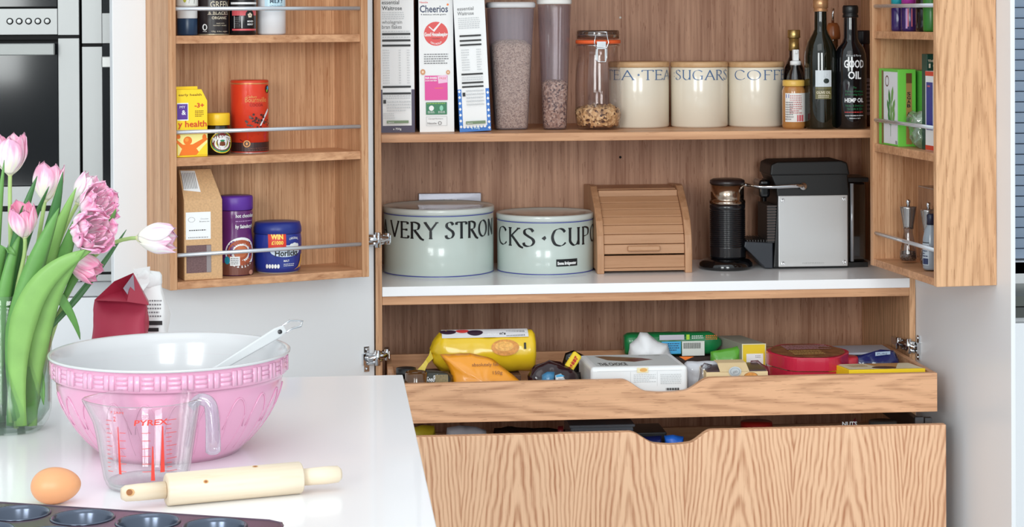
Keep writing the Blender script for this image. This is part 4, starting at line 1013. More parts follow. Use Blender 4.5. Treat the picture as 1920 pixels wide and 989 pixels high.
# ============================================================ left rack, bottom shelf
KRAFT = C_('kraft_paper', (206, 164, 120), .7, var=.12, bscale=260)
p, w_, h = spot(371, 36, 318, plL(.03), ZS3)
t = thing('kraft_bag', 'brown kraft paper carton with window and white label, bottom left rack shelf', 'carton', p, LA*.72)
dp = .085
v = [(-w_, -dp/2, 0), (w_, -dp/2, 0), (w_, dp/2, 0), (-w_, dp/2, 0), (-w_, -dp/2, h*.73), (w_, -dp/2, h*.73), (w_, dp/2, h*.73), (-w_, dp/2, h*.73), (-w_*.98, .01, h), (w_*.72, .01, h), (w_*.72, .018, h), (-w_*.98, .018, h)]
MB().add(v, [(0, 1, 5, 4), (1, 2, 6, 5), (2, 3, 7, 6), (3, 0, 4, 7), (4, 5, 9, 8), (5, 6, 10, 9), (6, 7, 11, 10), (7, 4, 8, 11), (8, 9, 10, 11), (0, 3, 2, 1)]).build('carton_body', KRAFT, t, bev=.0012)
zc = lambda py: hitp(370, py, *plL(.07)).z-ZS3
P_ = Print(flat(-dp/2)); P_.rect(-w_*.92, zc(449), w_*.38, zc(398), PAPER)
P_.ell(-w_*.62, zc(412), .007, .0050, GR, ring=.10); P_.text('Chocolate', -w_*.15, zc(412), .016, .0026, GR); P_.text('Brownie mix', -w_*.2, zc(417), .020, .0026, INK); P_.lines(-w_*.75, w_*.15, zc(434), zc(430), 1, INK, 3); P_.lines(-w_*.8, w_*.25, zc(447), zc(444), 1, GR, 4); P_.build('white_label', t)
P_ = Print(flat(-dp/2)); P_.rect(-w_*.90, zc(512), w_*.40, zc(460), C_('brown_mix_window', (112, 84, 84), .35, var=.25, bscale=400)); P_.rect(w_*.16, zc(511.5), w_*.39, zc(461), C_('window_grey_film', (150, 140, 140), .15)); P_.build('carton_window', t)
# barcode label on the sloping top
sl_ = lambda u, v_, d: Vector((u, -dp/2+(dp/2+.01)*((v_-h*.73)/(h*.27))-d*1.2, v_+d*.8))
P_ = Print(sl_); P_.poly([(-w_*1.0+.003, h*.82), (-w_*.05, h*.80), (-w_*.15, h*.985), (-w_*.97+.003, h*.99)], [(0, 1, 2, 3)], PAPER)
for k in range(9): P_.poly([(-w_*.9+k*.0033, h*.83), (-w_*.9+k*.0033+.0012, h*.83), (-w_*.9+k*.0033+.0012, h*.97), (-w_*.9+k*.0033, h*.97)], [(0, 1, 2, 3)], GR)
P_.build('barcode_label', t)
# purple jar
t, R, h = tin('hot_chocolate_jar', 'purple hot chocolate jar with purple lid beside the kraft carton', 'jar', 440, 33, 367, plL(.02), ZS3, LA,
    [('jar_body', C_('purple_sleeve', (98, 34, 104), .28, coat=.25), [(0, 0), (.9, 0), (.98, .03), (1, .1), (.97, .42), (.90, .56), (.97, .72), (1, .78), (.96, .82)]), ('jar_lid', C_('violet_lid', (92, 44, 150), .4), [(0, .825), (.96, .825), (1, .835), (1, .98), (.95, 1), (0, 1)])])
rf_ = lambda v_: R*(1.0 if v_ < h*.12 else 1-.035*(v_/h-.12)/.3 if v_ < h*.42 else .965-.065*(v_/h-.42)/.14 if v_ < h*.56 else .90+.08*(v_/h-.56)/.16)+.0002
P_ = Print(cyl(rf_)); zc = lambda py: hitp(440, py, *plL(.055)).z-ZS3
P_.rect(-.045, .002, .055, zc(494), C_('cocoa_brown_print', (120, 70, 56))); P_.ell(.0, zc(475), .0345, .031, PAPER); P_.ell(.0, zc(475), .0290, .026, C_('hot_choc_print', (176, 86, 52), .4)); P_.ell(-.002, zc(473), .014, .012, C_('hot_choc_light_print', (204, 116, 76), .4)); 
P_.text('hot chocolate', -.012, zc(409), .045, .0075, PAPER, .015); P_.lines(-.012, .032, zc(418), zc(414), 1, C_('lilac_print', (180, 140, 190)), 2); P_.text("by Sainsbury's", -.012, zc(429), .043, .0075, PAPER, .03)
P_.rect(-.024, zc(499), -.004, zc(482), PAPER); P_.ell(-.030, zc(489), .006, .008, C_('teal_print', (30, 150, 180))); P_.lines(-.022, -.006, zc(497), zc(484), 4, INK, 8); P_.ell(.022, zc(513), .006, .005, C_('blush_print', (206, 150, 130)))
P_.build('jar_print', t)
# blue malt drink jar
t, R, h = tin('malt_drink_tub', 'squat blue malted drink tub with red prize sticker, bottom left rack shelf', 'tub', 519, 45, 416, plL(.02), ZS3, LA,
    [('tub_body', C_('royal_blue_sleeve', (34, 52, 140), .25, coat=.3), [(0, .02), (.88, .02), (.93, .04), (.96, .14), (1, .5), (1, .66), (.97, .78)]), ('tub_base', C_('beige_base', (200, 186, 170), .4), [(0, 0), (.84, 0), (.88, .018), (0, .0195)]), ('tub_lid', C_('navy_lid', (30, 46, 128), .35), [(.97, .785), (1, .8), (.99, .90), (.93, 1), (0, 1)])])
rf_ = lambda v_: R*(.96+.04*(v_/h-.14)/.36 if v_ < h*.5 else 1.0 if v_ < h*.66 else 1-.03*(v_/h-.66)/.12)+.0004
P_ = Print(cyl(rf_)); zc = lambda py: hitp(519, py, *plL(.065)).z-ZS3
P_.ell(0, zc(472), .034, .012, C_('cloud_print', (214, 226, 240))); P_.text('Horlicks', -.024, zc(481), .052, .0125, INK, .03, 0); P_.text('ORIGINAL', .006, zc(450), .024, .0045, PAPER, .01, .1, .002)
for u, r_ in ((.012, .005), (.019, .007), (.026, .005)): P_.ell(u, zc(462), r_, r_*.8, PAPER)
P_.rect(-.038, zc(467), -.001, zc(431), C_('sticker_red', (216, 52, 34))); P_.rect(-.040, zc(440), -.036, zc(432), C_('yellow_lid', (246, 200, 44))); P_.text('WIN', -.032, zc(449), .025, .0105, C_('sticker_yellow', (250, 220, 90)), .04); P_.text('£1000', -.031, zc(459), .024, .0075, C_('sticker_yellow', (250, 220, 90)), .03)
P_.text('MALT', -.006, zc(492), .012, .004, PAPER, .02); P_.lines(-.006, .018, zc(501), zc(495), 2, PAPER, 3)
P_.poly([(.018, zc(508)), (.030, zc(503)), (.038, zc(492)), (.041, zc(480)), (.046, zc(480)), (.047, zc(492)), (.040, zc(504))], [(0, 1, 5, 6), (1, 2, 3, 4, 5)], C_('wheat_print', (226, 170, 90)))
for k in range(5): P_.ell(-.040+k*.0058, zc(500), .0026, .0045, PAPER)
P_.build('tub_label', t)

# ============================================================ upper shelf of the larder
def cereal(name, label, x0t, x1t, x0b, x1b, Y, htop, side, prints, dep=.19):
    a = hY((x0b+x1b)/2, 240, Y); s_ = depth(a)/FPX; w_ = (x1b-x0b)/2*s_*1.0
    lean = ((x0t+x1t)/2-(x0b+x1b)/2)*s_/ (hY(800, 0, Y).z-ZS)
    t = thing(name, label, 'box', (a.x, Y, ZS+ (abs(lean)*w_ if lean else 0)), 0, None, rot=(0, math.atan(lean), 0))
    m = MB(); m.box(-w_, w_, 0, dep, 0, htop, mi=0)
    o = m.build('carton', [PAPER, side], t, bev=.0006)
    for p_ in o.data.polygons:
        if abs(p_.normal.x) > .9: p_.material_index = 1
    P_ = Print(flat(0)); prints(P_, w_, lambda py: hY((x0b+x1b)/2, py, Y).z-ZS, s_); P_.build('box_print', t)
    return t
NAVY = C_('aubergine_print', (54, 40, 74)); BLU = C_('bright_blue_print', (36, 112, 196)); OLV = C_('olive_green_print', (106, 130, 92)); LG = C_('light_grey_print', (196, 198, 200))
def bars(P_, a, b, z, k=1): P_.rect(a, z-.0022*k, b, z+.0022*k, INK)
def pr1(P_, w, z, s):
    P_.rect(-w, .0, w, z(168), NAVY); P_.rect(-w+.004, z(236), w-.007, z(160), PAPER); L_ = -w+.0045; Rr = w-.008
    P_.text('essential', L_, z(8), .038, .0085, INK, .005); P_.text('Waitrose', L_, z(19), .044, .0085, INK, .01); P_.lines(L_, Rr-.012, z(37), z(22), 4, LG, 2)
    P_.text('wholegrain', L_, z(44.5), .044, .0075, GR); P_.text('bran flakes', L_, z(54), .043, .0085, GR); P_.lines(L_, Rr, z(61), z(57), 1, LG, 3)
    for y in (64, 76, 85.5, 163, 175.5): bars(P_, L_, Rr, z(y))
    P_.lines(L_, Rr, z(72), z(68), 1, LG, 9); P_.lines(L_+.001, L_+.016, z(158), z(92), 14, LG, 5); P_.lines(L_+.036, L_+.041, z(158), z(92), 14, LG, 6); P_.lines(Rr-.008, Rr-.002, z(158), z(92), 14, LG, 7)
    P_.lines(L_, Rr, z(186), z(178), 2, LG, 8); P_.rect(L_+.001, z(194), L_+.007, z(187), INK); P_.lines(L_+.009, Rr, z(210), z(188), 4, LG, 9)
    P_.lines(L_+.001, L_+.026, z(223), z(211), 3, LG, 19); P_.rect(L_+.008, z(231), Rr-.006, z(226), OLV); P_.text('Vegetarian', L_+.010, z(230), .014, .0028, PAPER); P_.text('e 750g', -.011, z(243.5), .018, .0045, PAPER, .01)
def pr2(P_, w, z, s):
    L_ = -w+.003; RD = C_('badge_red', (220, 64, 62)); MG = C_('magenta_print', (222, 60, 150)); GN = C_('deep_green_print', (24, 116, 74)); NV = C_('navy_text', (40, 52, 90))
    P_.text('Nestle', L_, z(6), .018, .004, C_('badge_red', (220, 64, 62)), .01); P_.text('Cheerios', L_, z(23), .062, .0155, NV, .02); P_.ell(.0385-.012, z(9), .0024, .0024, C_('orange_print', (244, 122, 34))); P_.text('4 delicious whole grains', L_+.002, z(28.5), .056, .003, INK, .01)
    P_.ell(0, z(63.5), .0265, .0265, RD); P_.poly([(-.015, z(49)), (-.006, z(56)), (.010, z(41)), (.014, z(41)), (-.004, z(60)), (-.016, z(51))], [(0, 1, 4, 5), (1, 2, 3, 4)], PAPER)
    P_.text('Good Housekeeping', -.0255, z(68), .051, .0085, PAPER, .04); P_.text('ON HOLD', -.012, z(84), .024, .004, PAPER, .02, 0, -.004); P_.text('reader', -.009, z(73.5), .018, .003, INK)
    P_.lines(-.027, .027, z(121), z(100), 5, GR, 21); P_.rect(-.026, z(188), .024, z(142), MG); P_.text('FAIR SHARES', -.025, z(148), .026, .0045, PAPER, .04); P_.text('DON NAMBER', -.025, z(152.5), .026, .003, PAPER, .02)
    P_.poly([(.002, z(143)), (.023, z(141)), (.024, z(155)), (.004, z(157))], [(0, 1, 2, 3)], C_('pale_pink_print', (236, 190, 216))); P_.text('FREE', .006, z(149), .015, .004, C_('badge_red', (220, 64, 62)), 0, .1); P_.rect(-.004, z(166), .014, z(165), C_('orange_print', (244, 122, 34)))
    for u, y, r_ in ((-.030, 135, .0055), (.0255, 136, .0042)): P_.ell(u, z(y), r_, r_*1.15, C_('cereal_ring_print', (206, 140, 90))); P_.ell(u, z(y), r_*.45, r_*.5, C_('cereal_ring_hole', (240, 210, 180)))
    P_.rect(-.024, z(215), .022, z(192), GN); P_.ell(-.012, z(203), .0055, .0058, PAPER); P_.ell(.010, z(203), .004, .006, C_('mint_print', (130, 200, 170))); P_.lines(-.020, -.005, z(213), z(208), 2, PAPER, 5); P_.lines(.003, .018, z(213), z(208), 2, PAPER, 6); P_.lines(-.022, .020, z(195.5), z(193), 1, C_('lime_print', (170, 210, 60)), 5)
    for a in ((-.024, 236, .022, 235.3), (-.024, 219, .022, 218.4)): P_.rect(a[0], z(a[1]), a[2], z(a[3]), LG)
    for u in (-.024, .0212): P_.rect(u, z(236), u+.0008, z(219), LG)
    P_.text('Cereal Partners', -.019, z(224), .032, .003, GR, 0, .2); P_.text('Nestle', -.021, z(233), .020, .0042, GR, .01); P_.ell(.006, z(231), .004, .004, GR, ring=.3)
def pr3(P_, w, z, s):
    P_.rect(-w, .0, w, z(168), BLU); R_ = random.Random(3)
    for k in range(7):
        for sd in (-1, 1):
            v_ = z(172+k*11+ (4 if sd > 0 else 0)); c = sd*(w-.0035); P_.poly([(c-.0032, v_), (c, v_-.0036), (c+.0032, v_), (c, v_+.0036)], [(0, 1, 2, 3)], PAPER)
    P_.rect(-w+.008, z(237), w-.008, z(162), PAPER)
    for k in range(7): P_.ell(-w+.011+k*.0075, z(238), .0033, .004, PAPER, 10)
    L_ = -w+.010; Rr = w-.012
    P_.text('essential', L_-.002, z(20), .036, .0078, GR, .005); P_.text('Waitrose', L_-.002, z(29), .036, .0078, GR, .005); P_.lines(L_-.001, Rr, z(55), z(33), 6, LG, 2)
    for y in (68, 77, 85, 140, 156, 163.5): bars(P_, L_, Rr, z(y), .85)
    P_.lines(L_+.002, L_+.020, z(134), z(92), 9, LG, 15); P_.lines(Rr-.012, Rr-.002, z(134), z(92), 9, LG, 16); P_.lines(L_, Rr, z(152), z(144), 2, LG, 8)
    P_.rect(L_, z(181), L_+.006, z(174), INK); P_.lines(L_+.008, Rr, z(200), z(168), 5, LG, 9); P_.rect(L_+.004, z(233.5), Rr, z(228), OLV); P_.text('Vegetarian', L_+.006, z(232.5), .013, .0028, PAPER); P_.text('e 750g', -.009, z(243), .018, .004, C_('pale_blue_print', (196, 226, 240)), .01)
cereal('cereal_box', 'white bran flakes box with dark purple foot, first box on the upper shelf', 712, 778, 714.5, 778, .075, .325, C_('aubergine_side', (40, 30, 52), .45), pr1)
cereal('cereal_box', 'white oat rings cereal box with round red badge and pink panel', 784, 852, 787, 852, .080, .318, C_('cereal_side_shaded', (34, 30, 34), .45), pr2)  # near-black side: carton colour with shade between the boxes mixed in
cereal('cereal_box', 'white cereal box with blue diamond border at its foot, leaning left', 852, 908, 862, 921, .070, .322, C_('blue_side_shaded', (22, 40, 70), .45), pr3, .17)  # dark blue side: brand blue with gap shade put into the colour

# oat container
def stuffing(nm, par, prof, m_, seg=36, sq=0, crump=.0012, sx_=1, sy_=1, fr=260):
    m = MB().lathe(prof, seg, sq=sq, sx_=sx_, sy_=sy_)
    m.v = [tuple(Vector(p)+noise.noise_vector(Vector(p)*fr)*crump) for p in m.v]
    o = m.build(nm, m_, par); tag(o, kind='stuff'); return o
def grains(nm, col1, col2, sc_, dk=(110, 80, 60)):
    m = bpy.data.materials.new(nm); m.use_nodes = True; nt = m.node_tree; b = nt.nodes['Principled BSDF']; L = nt.links.new
    t_ = nt.nodes.new('ShaderNodeTexCoord'); vo = nt.nodes.new('ShaderNodeTexVoronoi'); vo.inputs['Scale'].default_value = sc_; L(t_.outputs['Object'], vo.inputs['Vector'])
    r = nt.nodes.new('ShaderNodeValToRGB'); el = r.color_ramp.elements; el[0].color = (*lin(dk), 1); el[0].position = .05; el[1].color = (*lin(col1), 1); el[1].position = 1; q = el.new(.4); q.color = (*lin(col2), 1)
    sp = nt.nodes.new('ShaderNodeSeparateColor'); L(vo.outputs['Color'], sp.inputs[0]); L(sp.outputs[0], r.inputs[0]); L(r.outputs[0], b.inputs['Base Color'])
    bn = nt.nodes.new('ShaderNodeBump'); bn.inputs['Strength'].default_value = .9; bn.inputs['Distance'].default_value = .002; L(vo.outputs['Distance'], bn.inputs['Height']); L(bn.outputs[0], b.inputs['Normal']); b.inputs['Roughness'].default_value = .8; return m
Y_ = .165
p = hY(958, 240, Y_); s_ = depth(p)/FPX; hh = hY(958, 4, Y_).z-ZS; r0_, r1_ = 31*s_, 43.5*s_
t = thing('oat_container', 'tall tapered frosted plastic container half full of oats', 'food container', (p.x, Y_, ZS))
MB().lathe([(0, .001), (r0_*.95, .001), (r0_, .006), (r0_+(r1_-r0_)*.97, hh*.95)], 48, sq=2.2).build('container_body', FROST, t, fix=False)
MB().lathe([(0, hh*.955), (r1_*1.03, hh*.955), (r1_*1.05, hh*.965), (r1_*1.05, hh*.985), (r1_*1.0, hh), (0, hh)], 48, sq=2.2).build('container_lid', C_('milky_lid', (214, 212, 214), .35), t)
k = .66; stuffing('oats', t, [(0, .004), (r0_*.93, .004), (r0_*.96, .010)]+[((r0_+(r1_-r0_)*q)*.965, hh*q) for q in (.15, .3, .45, .6, .66)]+[(r1_*.6, hh*.70), (0, hh*.71)], grains('oat_flakes', (232, 206, 176), (202, 172, 142), 420, (150, 116, 88)), sq=2.2)
# muesli tube
Y_ = .14
p = hY(1040, 240, Y_); s_ = depth(p)/FPX; hh = hY(1040, -14, Y_).z-ZS; r0_, r1_ = 22*s_, 31*s_
t = thing('muesli_container', 'tall slim clear container with muesli at the bottom and white lid', 'food container', (p.x, Y_, ZS))
MB().lathe([(0, .001), (r0_*.93, .001), (r0_, .006), (r0_+(r1_-r0_)*.97, hh*.91)], 40, sq=1.2).build('container_body', FROST2, t, fix=False)
MB().lathe([(0, hh*.915), (r1_*1.02, hh*.915), (r1_*1.04, hh*.925), (r1_*1.04, hh*.99), (r1_*.98, hh), (0, hh)], 40, sq=1.2).build('container_lid', C_('white_lid', (232, 230, 226), .4), t)
stuffing('muesli', t, [(0, .004), (r0_*.92, .004), (r0_*.95, .010)]+[((r0_+(r1_-r0_)*q)*.95, hh*q) for q in (.1, .2, .3, .34)]+[(r1_*.5, hh*.36), (0, hh*.365)], grains('muesli_mix', (226, 200, 176), (182, 142, 116), 260, (88, 56, 48)), sq=1.2, crump=.002)
# clip-top jar
Y_ = .135
p = hY(1122, 243, Y_); s_ = depth(p)/FPX; hh = hY(1122, 57, Y_).z-ZS; R = 44*s_
t = thing('clip_top_jar', 'glass clip-top jar with orange rubber seal and a little granola', 'jar', (p.x, Y_, ZS), .0)
MB().lathe([(0, .006), (R*.8, .006), (R*.88, .012), (R*.95, .035), (R*.965, hh*.45), (R*.93, hh*.6), (R*.84, hh*.72), (R*.82, hh*.84), (R*.86, hh*.85), (R*.9, hh*.86), (R*.9, hh*.835), (R*.865, hh*.82), (R*.87, hh*.73), (R*.96, hh*.6), (R, hh*.45), (R, .035), (R*.92, .008), (R*.86, .0), (0, .002)], 56).build('jar_glass', glass('jar_glass', (253, 251, 251), .03, .03, edge=.5), t)
MB().lathe([(0, hh*.93), (R*.84, hh*.915), (R*.9, hh*.915), (R*.9, hh*.985), (R*.87, hh), (R*.5, hh*.985), (0, hh*.98)], 48).build('glass_lid', glass('lid_glass', (196, 180, 168), .16, .1, edge=.5, body=.22, bodycol=(96, 84, 78)), t)
MB().lathe([(R*.86, hh*.865), (R*.955, hh*.868), (R*.96, hh*.885), (R*.955, hh*.902), (R*.86, hh*.905), (R*.86, hh*.865)], 48).build('rubber_seal', C_('orange_rubber', (232, 96, 46), .5), t)
MB().tube([(R*.925*cos(a*2*pi/32), R*.925*sin(a*2*pi/32), hh*.85) for a in range(33)], .0012, 6).build('neck_wire', CHROME, t)
MB().tube([(R*.925*cos(a*2*pi/32), R*.925*sin(a*2*pi/32), hh*.955) for a in range(33)], .0012, 6).build('lid_wire', CHROME, t)
yy = -R*.98
m = MB(); zz = lambda py: hY(1122, py, Y_-R).z-ZS
m.tube([(-.012, yy, zz(60)), (-.013, yy-.003, zz(68)), (-.016, yy-.006, zz(80)), (-.012, yy-.004, zz(89)), (.012, yy-.004, zz(89)), (.016, yy-.006, zz(80)), (.013, yy-.003, zz(68)), (.012, yy, zz(60)), (-.012, yy, zz(60))], .0013, 6)
m.tube([(-.012, yy-.004, zz(88)), (-.013, yy-.004, zz(112)), (-.006, yy-.005, zz(116)), (.009, yy-.005, zz(116)), (.012, yy-.004, zz(108)), (.013, yy-.004, zz(88))], .0014, 6)
m.box(-.010, .010, yy-.0045, yy-.0035, zz(92), zz(78)).box(-.0115, -.008, yy-.0045, yy-.0035, zz(114), zz(92)).box(.0075, .011, yy-.0045, yy-.0035, zz(114), zz(92)).build('wire_clip', CHROME, t)
stuffing('granola', t, [(0, .0075), (R*.78, .0075), (R*.86, .013), (R*.925, .034), (R*.93, .046), (R*.5, .054), (0, .046)], grains('granola_mix', (236, 200, 152), (206, 160, 110), 190, (84, 52, 38)), crump=.006, fr=140, seg=44)

# storage canisters
CER = C_('cream_ceramic', (228, 218, 200), .2, coat=.4); BLT = C_('slate_blue_print', (96, 138, 180), .3); BLT2 = C_('slate_blue_deep_print', (70, 104, 148), .3)
def canister(label, cx, hw, txt, u0, wk, Yf, tw, th=.0205, zt_y=134, zb_y=153):
    p = hY(cx, 200, Yf); s_ = depth(p)/FPX; R = hw*s_; h = hY(cx, 127, Yf-R).z-ZS; ht = hY(cx, 116.5, Yf-R).z-ZS
    t = thing('storage_canister', label, 'canister', (p.x, Yf, ZS), 0, 'cream lettered canisters on the upper shelf')
    MB().lathe([(0, .0), (R*.95, 0), (R, .004), (R, h-.002), (R*.985, h), (0, h)], 72).build('canister_body', CER, t)
    MB().lathe([(0, h+.0003), (R*.985, h+.0003), (R*1.01, h+.002), (R*1.01, ht-.002), (R*.98, ht), (0, ht)], 72).build('wooden_lid', LIDW, t)
    P_ = Print(cyl(R)); penned(P_, txt, u0, h-.0275, .0215, BLT2, .12, .07, tw); P_.build('lettering', t)
    return t
canister('cream TEA canister with flat wooden lid, partly behind the clip-top jar', 1198, 56.5, 'TEA.TEA', -.109, 1, .215, .196)
canister('cream SUGARS canister with flat wooden lid, middle of the three', 1311, 53.5, ':SUGARS:', -.083, 1, .205, .166)
canister('cream COFFEE canister with flat wooden lid, rightmost of the three', 1417, 53, 'COFFEE', -.067, 1, .205, .172)

def bottle(name, label, cx, hw, ytop, Y, parts, cat='bottle', seg=44, rz=0):
    p = hY(cx, 200, Y); s_ = depth(p)/FPX; R = hw*s_; h = hY(cx, ytop, Y).z-ZS
    t = thing(name, label, cat, (p.x, Y, ZS), rz)
    for nm, m_, pr in parts: MB().lathe([(a*R, b*h) for a, b in pr], seg).build(nm, m_, t)
    return t, R, h, (lambda py: hY(cx, py, Y-R).z-ZS)
DKG = C_('dark_green_glass', (18, 22, 14), .06, coat=.6); BKG = C_('black_bottle_glass', (10, 11, 15), .07, coat=.6)
t, R, h, z = bottle('mustard_jar', 'small amber jar with yellow lid and pale label, beside the COFFEE canister', 1488, 21.5, 150, .085,
    [('jar_glass', C_('amber_contents', (178, 122, 66), .15, coat=.5), [(0, 0), (.9, 0), (1, .06), (1, .78), (.92, .84), (.84, .87)]), ('jar_lid', C_('mustard_lid', (222, 178, 84), .35), [(0, .875), (.94, .875), (.96, .885), (.96, .98), (.9, 1), (0, 1)])], 'jar')
P_ = Print(cyl(R)); P_.rect(-.026, z(229), .032, z(175), C_('pale_label', (226, 222, 218), .5)); P_.rect(-.024, z(184), -.016, z(177), C_('blue_mark', (90, 100, 170))); P_.rect(.002, z(228), .020, z(216), C_('pink_red_mark', (206, 90, 100)))
P_.lines(-.014, .014, z(214), z(178), 9, C_('rose_print', (190, 110, 110)), 5); P_.lines(-.023, -.006, z(226), z(190), 8, GR, 6); P_.build('jar_label', t)
t, R, h, z = bottle('spray_bottle', 'little clear glass bottle with a white nozzle behind the amber jar', 1492, 19, 93, .135,
    [('bottle_glass', glass('smoky_spray_glass', (170, 168, 172), .12, .06, edge=.6, body=.1, bodycol=(40, 40, 44)), [(0, 0), (.9, 0), (1, .04), (1, .55), (.8, .68), (.42, .77), (.4, .80)]), ('nozzle_collar', PAPER, [(0, .801), (.55, .801), (.55, .85), (.3, .86), (0, .86)])])
MB().box(-.0065, .0065, -.006, .006, h*.861, h*1.0).box(-.003, .003, -.011, -.0061, h*.95, h*.99).build('spray_nozzle', PAPER, t, bev=.001)
P_ = Print(flat(-.006)); P_.ell(0, h*.965, .0014, .002, INK, 10); P_.build('nozzle_hole', t)
t, R, h, z = bottle('vinegar_bottle', 'dark bottle with a tall gold cap behind the small jars', 1489, 20, 56, .21,
    [('bottle_glass', C_('dark_vinegar_glass', (34, 22, 18), .12, coat=.4), [(0, 0), (.93, 0), (1, .02), (1, .5), (.9, .6), (.6, .68), (.45, .72), (.44, .78)]), ('gold_foil_neck', C_('gold_foil', (172, 140, 84), .32, metal=.7), [(.46, .781), (.5, .785), (.48, .915), (0, .915)]), ('gold_cap', GOLD, [(0, .916), (.58, .916), (.60, .92), (.60, .995), (.55, 1), (0, 1)])])
t, R, h, z = bottle('olive_oil_bottle', 'dark green olive oil bottle with picture label and gold neck ring', 1539, 30, -14, .075,
    [('bottle_glass', DKG, [(0, 0), (.95, 0), (1, .015), (1, .53), (.95, .585), (.8, .64), (.5, .70), (.40, .73), (.38, .86)]), ('neck_ring', C_('copper_neck_ring', (206, 156, 112), .3, metal=.6), [(0, .861), (.44, .861), (.45, .873), (.42, .874), (.42, .885), (.47, .886), (.47, .945), (.4, .95), (0, .95)]), ('bottle_cap', BLACK, [(0, .951), (.42, .951), (.42, .995), (.38, 1), (0, 1)])])
P_ = Print(cyl(R)); P_.rect(-.0205, z(163), .0165, z(132), C_('label_grey_white', (206, 212, 216), .4)); P_.rect(-.0205, z(186), .0165, z(163.5), C_('label_olive', (110, 104, 66), .4))
P_.ell(.004, z(152), .0066, .0056, C_('olive_ink', (34, 46, 44))); P_.poly([(-.012, z(158)), (-.002, z(144)), (.006, z(139)), (.001, z(148))], [(0, 1, 2, 3)], C_('olive_ink', (34, 46, 44))); P_.rect(-.0205, z(170), .0165, z(167), C_('label_olive_dark', (80, 76, 46)))
P_.text('OLIVE OIL', -.018, z(176), .032, .0055, C_('cream_print', (226, 214, 190)), .01); P_.lines(-.014, .010, z(184), z(178), 2, C_('cream_print', (226, 214, 190)), 4); P_.build('bottle_label', t)
t, R, h, z = bottle('oil_pourer', 'slim bottle with cork and steel pouring spout between the two oil bottles', 1562, 20, 62, .20,
    [('bottle_glass', C_('amber_oil_glass', (84, 48, 22), .1, coat=.5), [(0, 0), (.95, 0), (1, .02), (1, .55), (.8, .68), (.5, .78), (.5, .93)]), ('cork', C_('amber_stopper', (160, 92, 50), .3), [(.5, .931), (.66, .935), (.72, .97), (.68, 1.02), (.62, 1.07), (.4, 1.11), (0, 1.11)])])
MB().tube([(0, 0, h*1.11), (0, 0, h*1.20), (.001, -.004, h*1.265)], [.0032, .003, .0022], 10).build('pouring_spout', CHROME, t)
t, R, h, z = bottle('hemp_oil_bottle', 'black GOOD OIL hemp oil bottle with white lettering', 1595, 29.5, 10, .065,
    [('bottle_glass', BKG, [(0, 0), (.93, 0), (1, .015), (1, .56), (.96, .61), (.82, .66), (.56, .70), (.45, .735), (.43, .90)]), ('bottle_cap', BLACK, [(0, .901), (.50, .901), (.50, .92), (.46, .925), (.46, .935), (.50, .94), (.50, .985), (.44, 1), (0, 1)])])
P_ = Print(cyl(R)); GRN = C_('forest_print', (30, 120, 70)); 
P_.text('Braham & Murray', -.018, z(106), .034, .0045, LG, 0, .1); P_.text('GOOD', -.0235, z(127), .047, .0172, PAPER, .025); P_.text('OIL', -.0145, z(148), .030, .0168, PAPER, .025); P_.text('The', -.004, z(166), .008, .004, GRN)
P_.text('Perfect Cooking', -.020, z(173), .040, .004, GRN); P_.text('& Dressing Sauce', -.021, z(179), .042, .004, GRN); P_.text('HEMP OIL', -.022, z(192), .044, .0094, PAPER, .02); P_.text('Nutty & Delicious', -.020, z(200), .042, .004, GRN); P_.text('Versatile & Rich', -.017, z(206), .036, .004, GRN)
P_.lines(-.022, .020, z(212.5), z(209), 1, C_('badge_red', (220, 64, 62)), 4); P_.text('COLD PRESSED IN DEVON', -.021, z(218), .042, .0022, PAPER, .02); P_.text('500ml e 16.9', -.012, z(223), .025, .0022, PAPER, .02); P_.build('bottle_print', t)
t, R, h, z = bottle('sauce_bottle', 'dark reddish bottle with grey lined label at the right end of the upper shelf', 1618, 18, 57, .16,
    [('bottle_glass', C_('dark_red_glass', (52, 16, 18), .12, coat=.4), [(0, 0), (.93, 0), (1, .02), (1, .70), (.9, .78), (.75, .82), (.7, .86)]), ('bottle_cap', C_('dark_cap', (30, 28, 34), .3), [(0, .861), (.8, .861), (.82, .87), (.82, .985), (.75, 1), (0, 1)])])
P_ = Print(cyl(R)); P_.rect(-.020, z(216), .026, z(147), C_('grey_lilac_label', (140, 132, 146), .45)); P_.lines(-.018, .020, z(212), z(152), 8, INK, 11); P_.build('bottle_label', t)

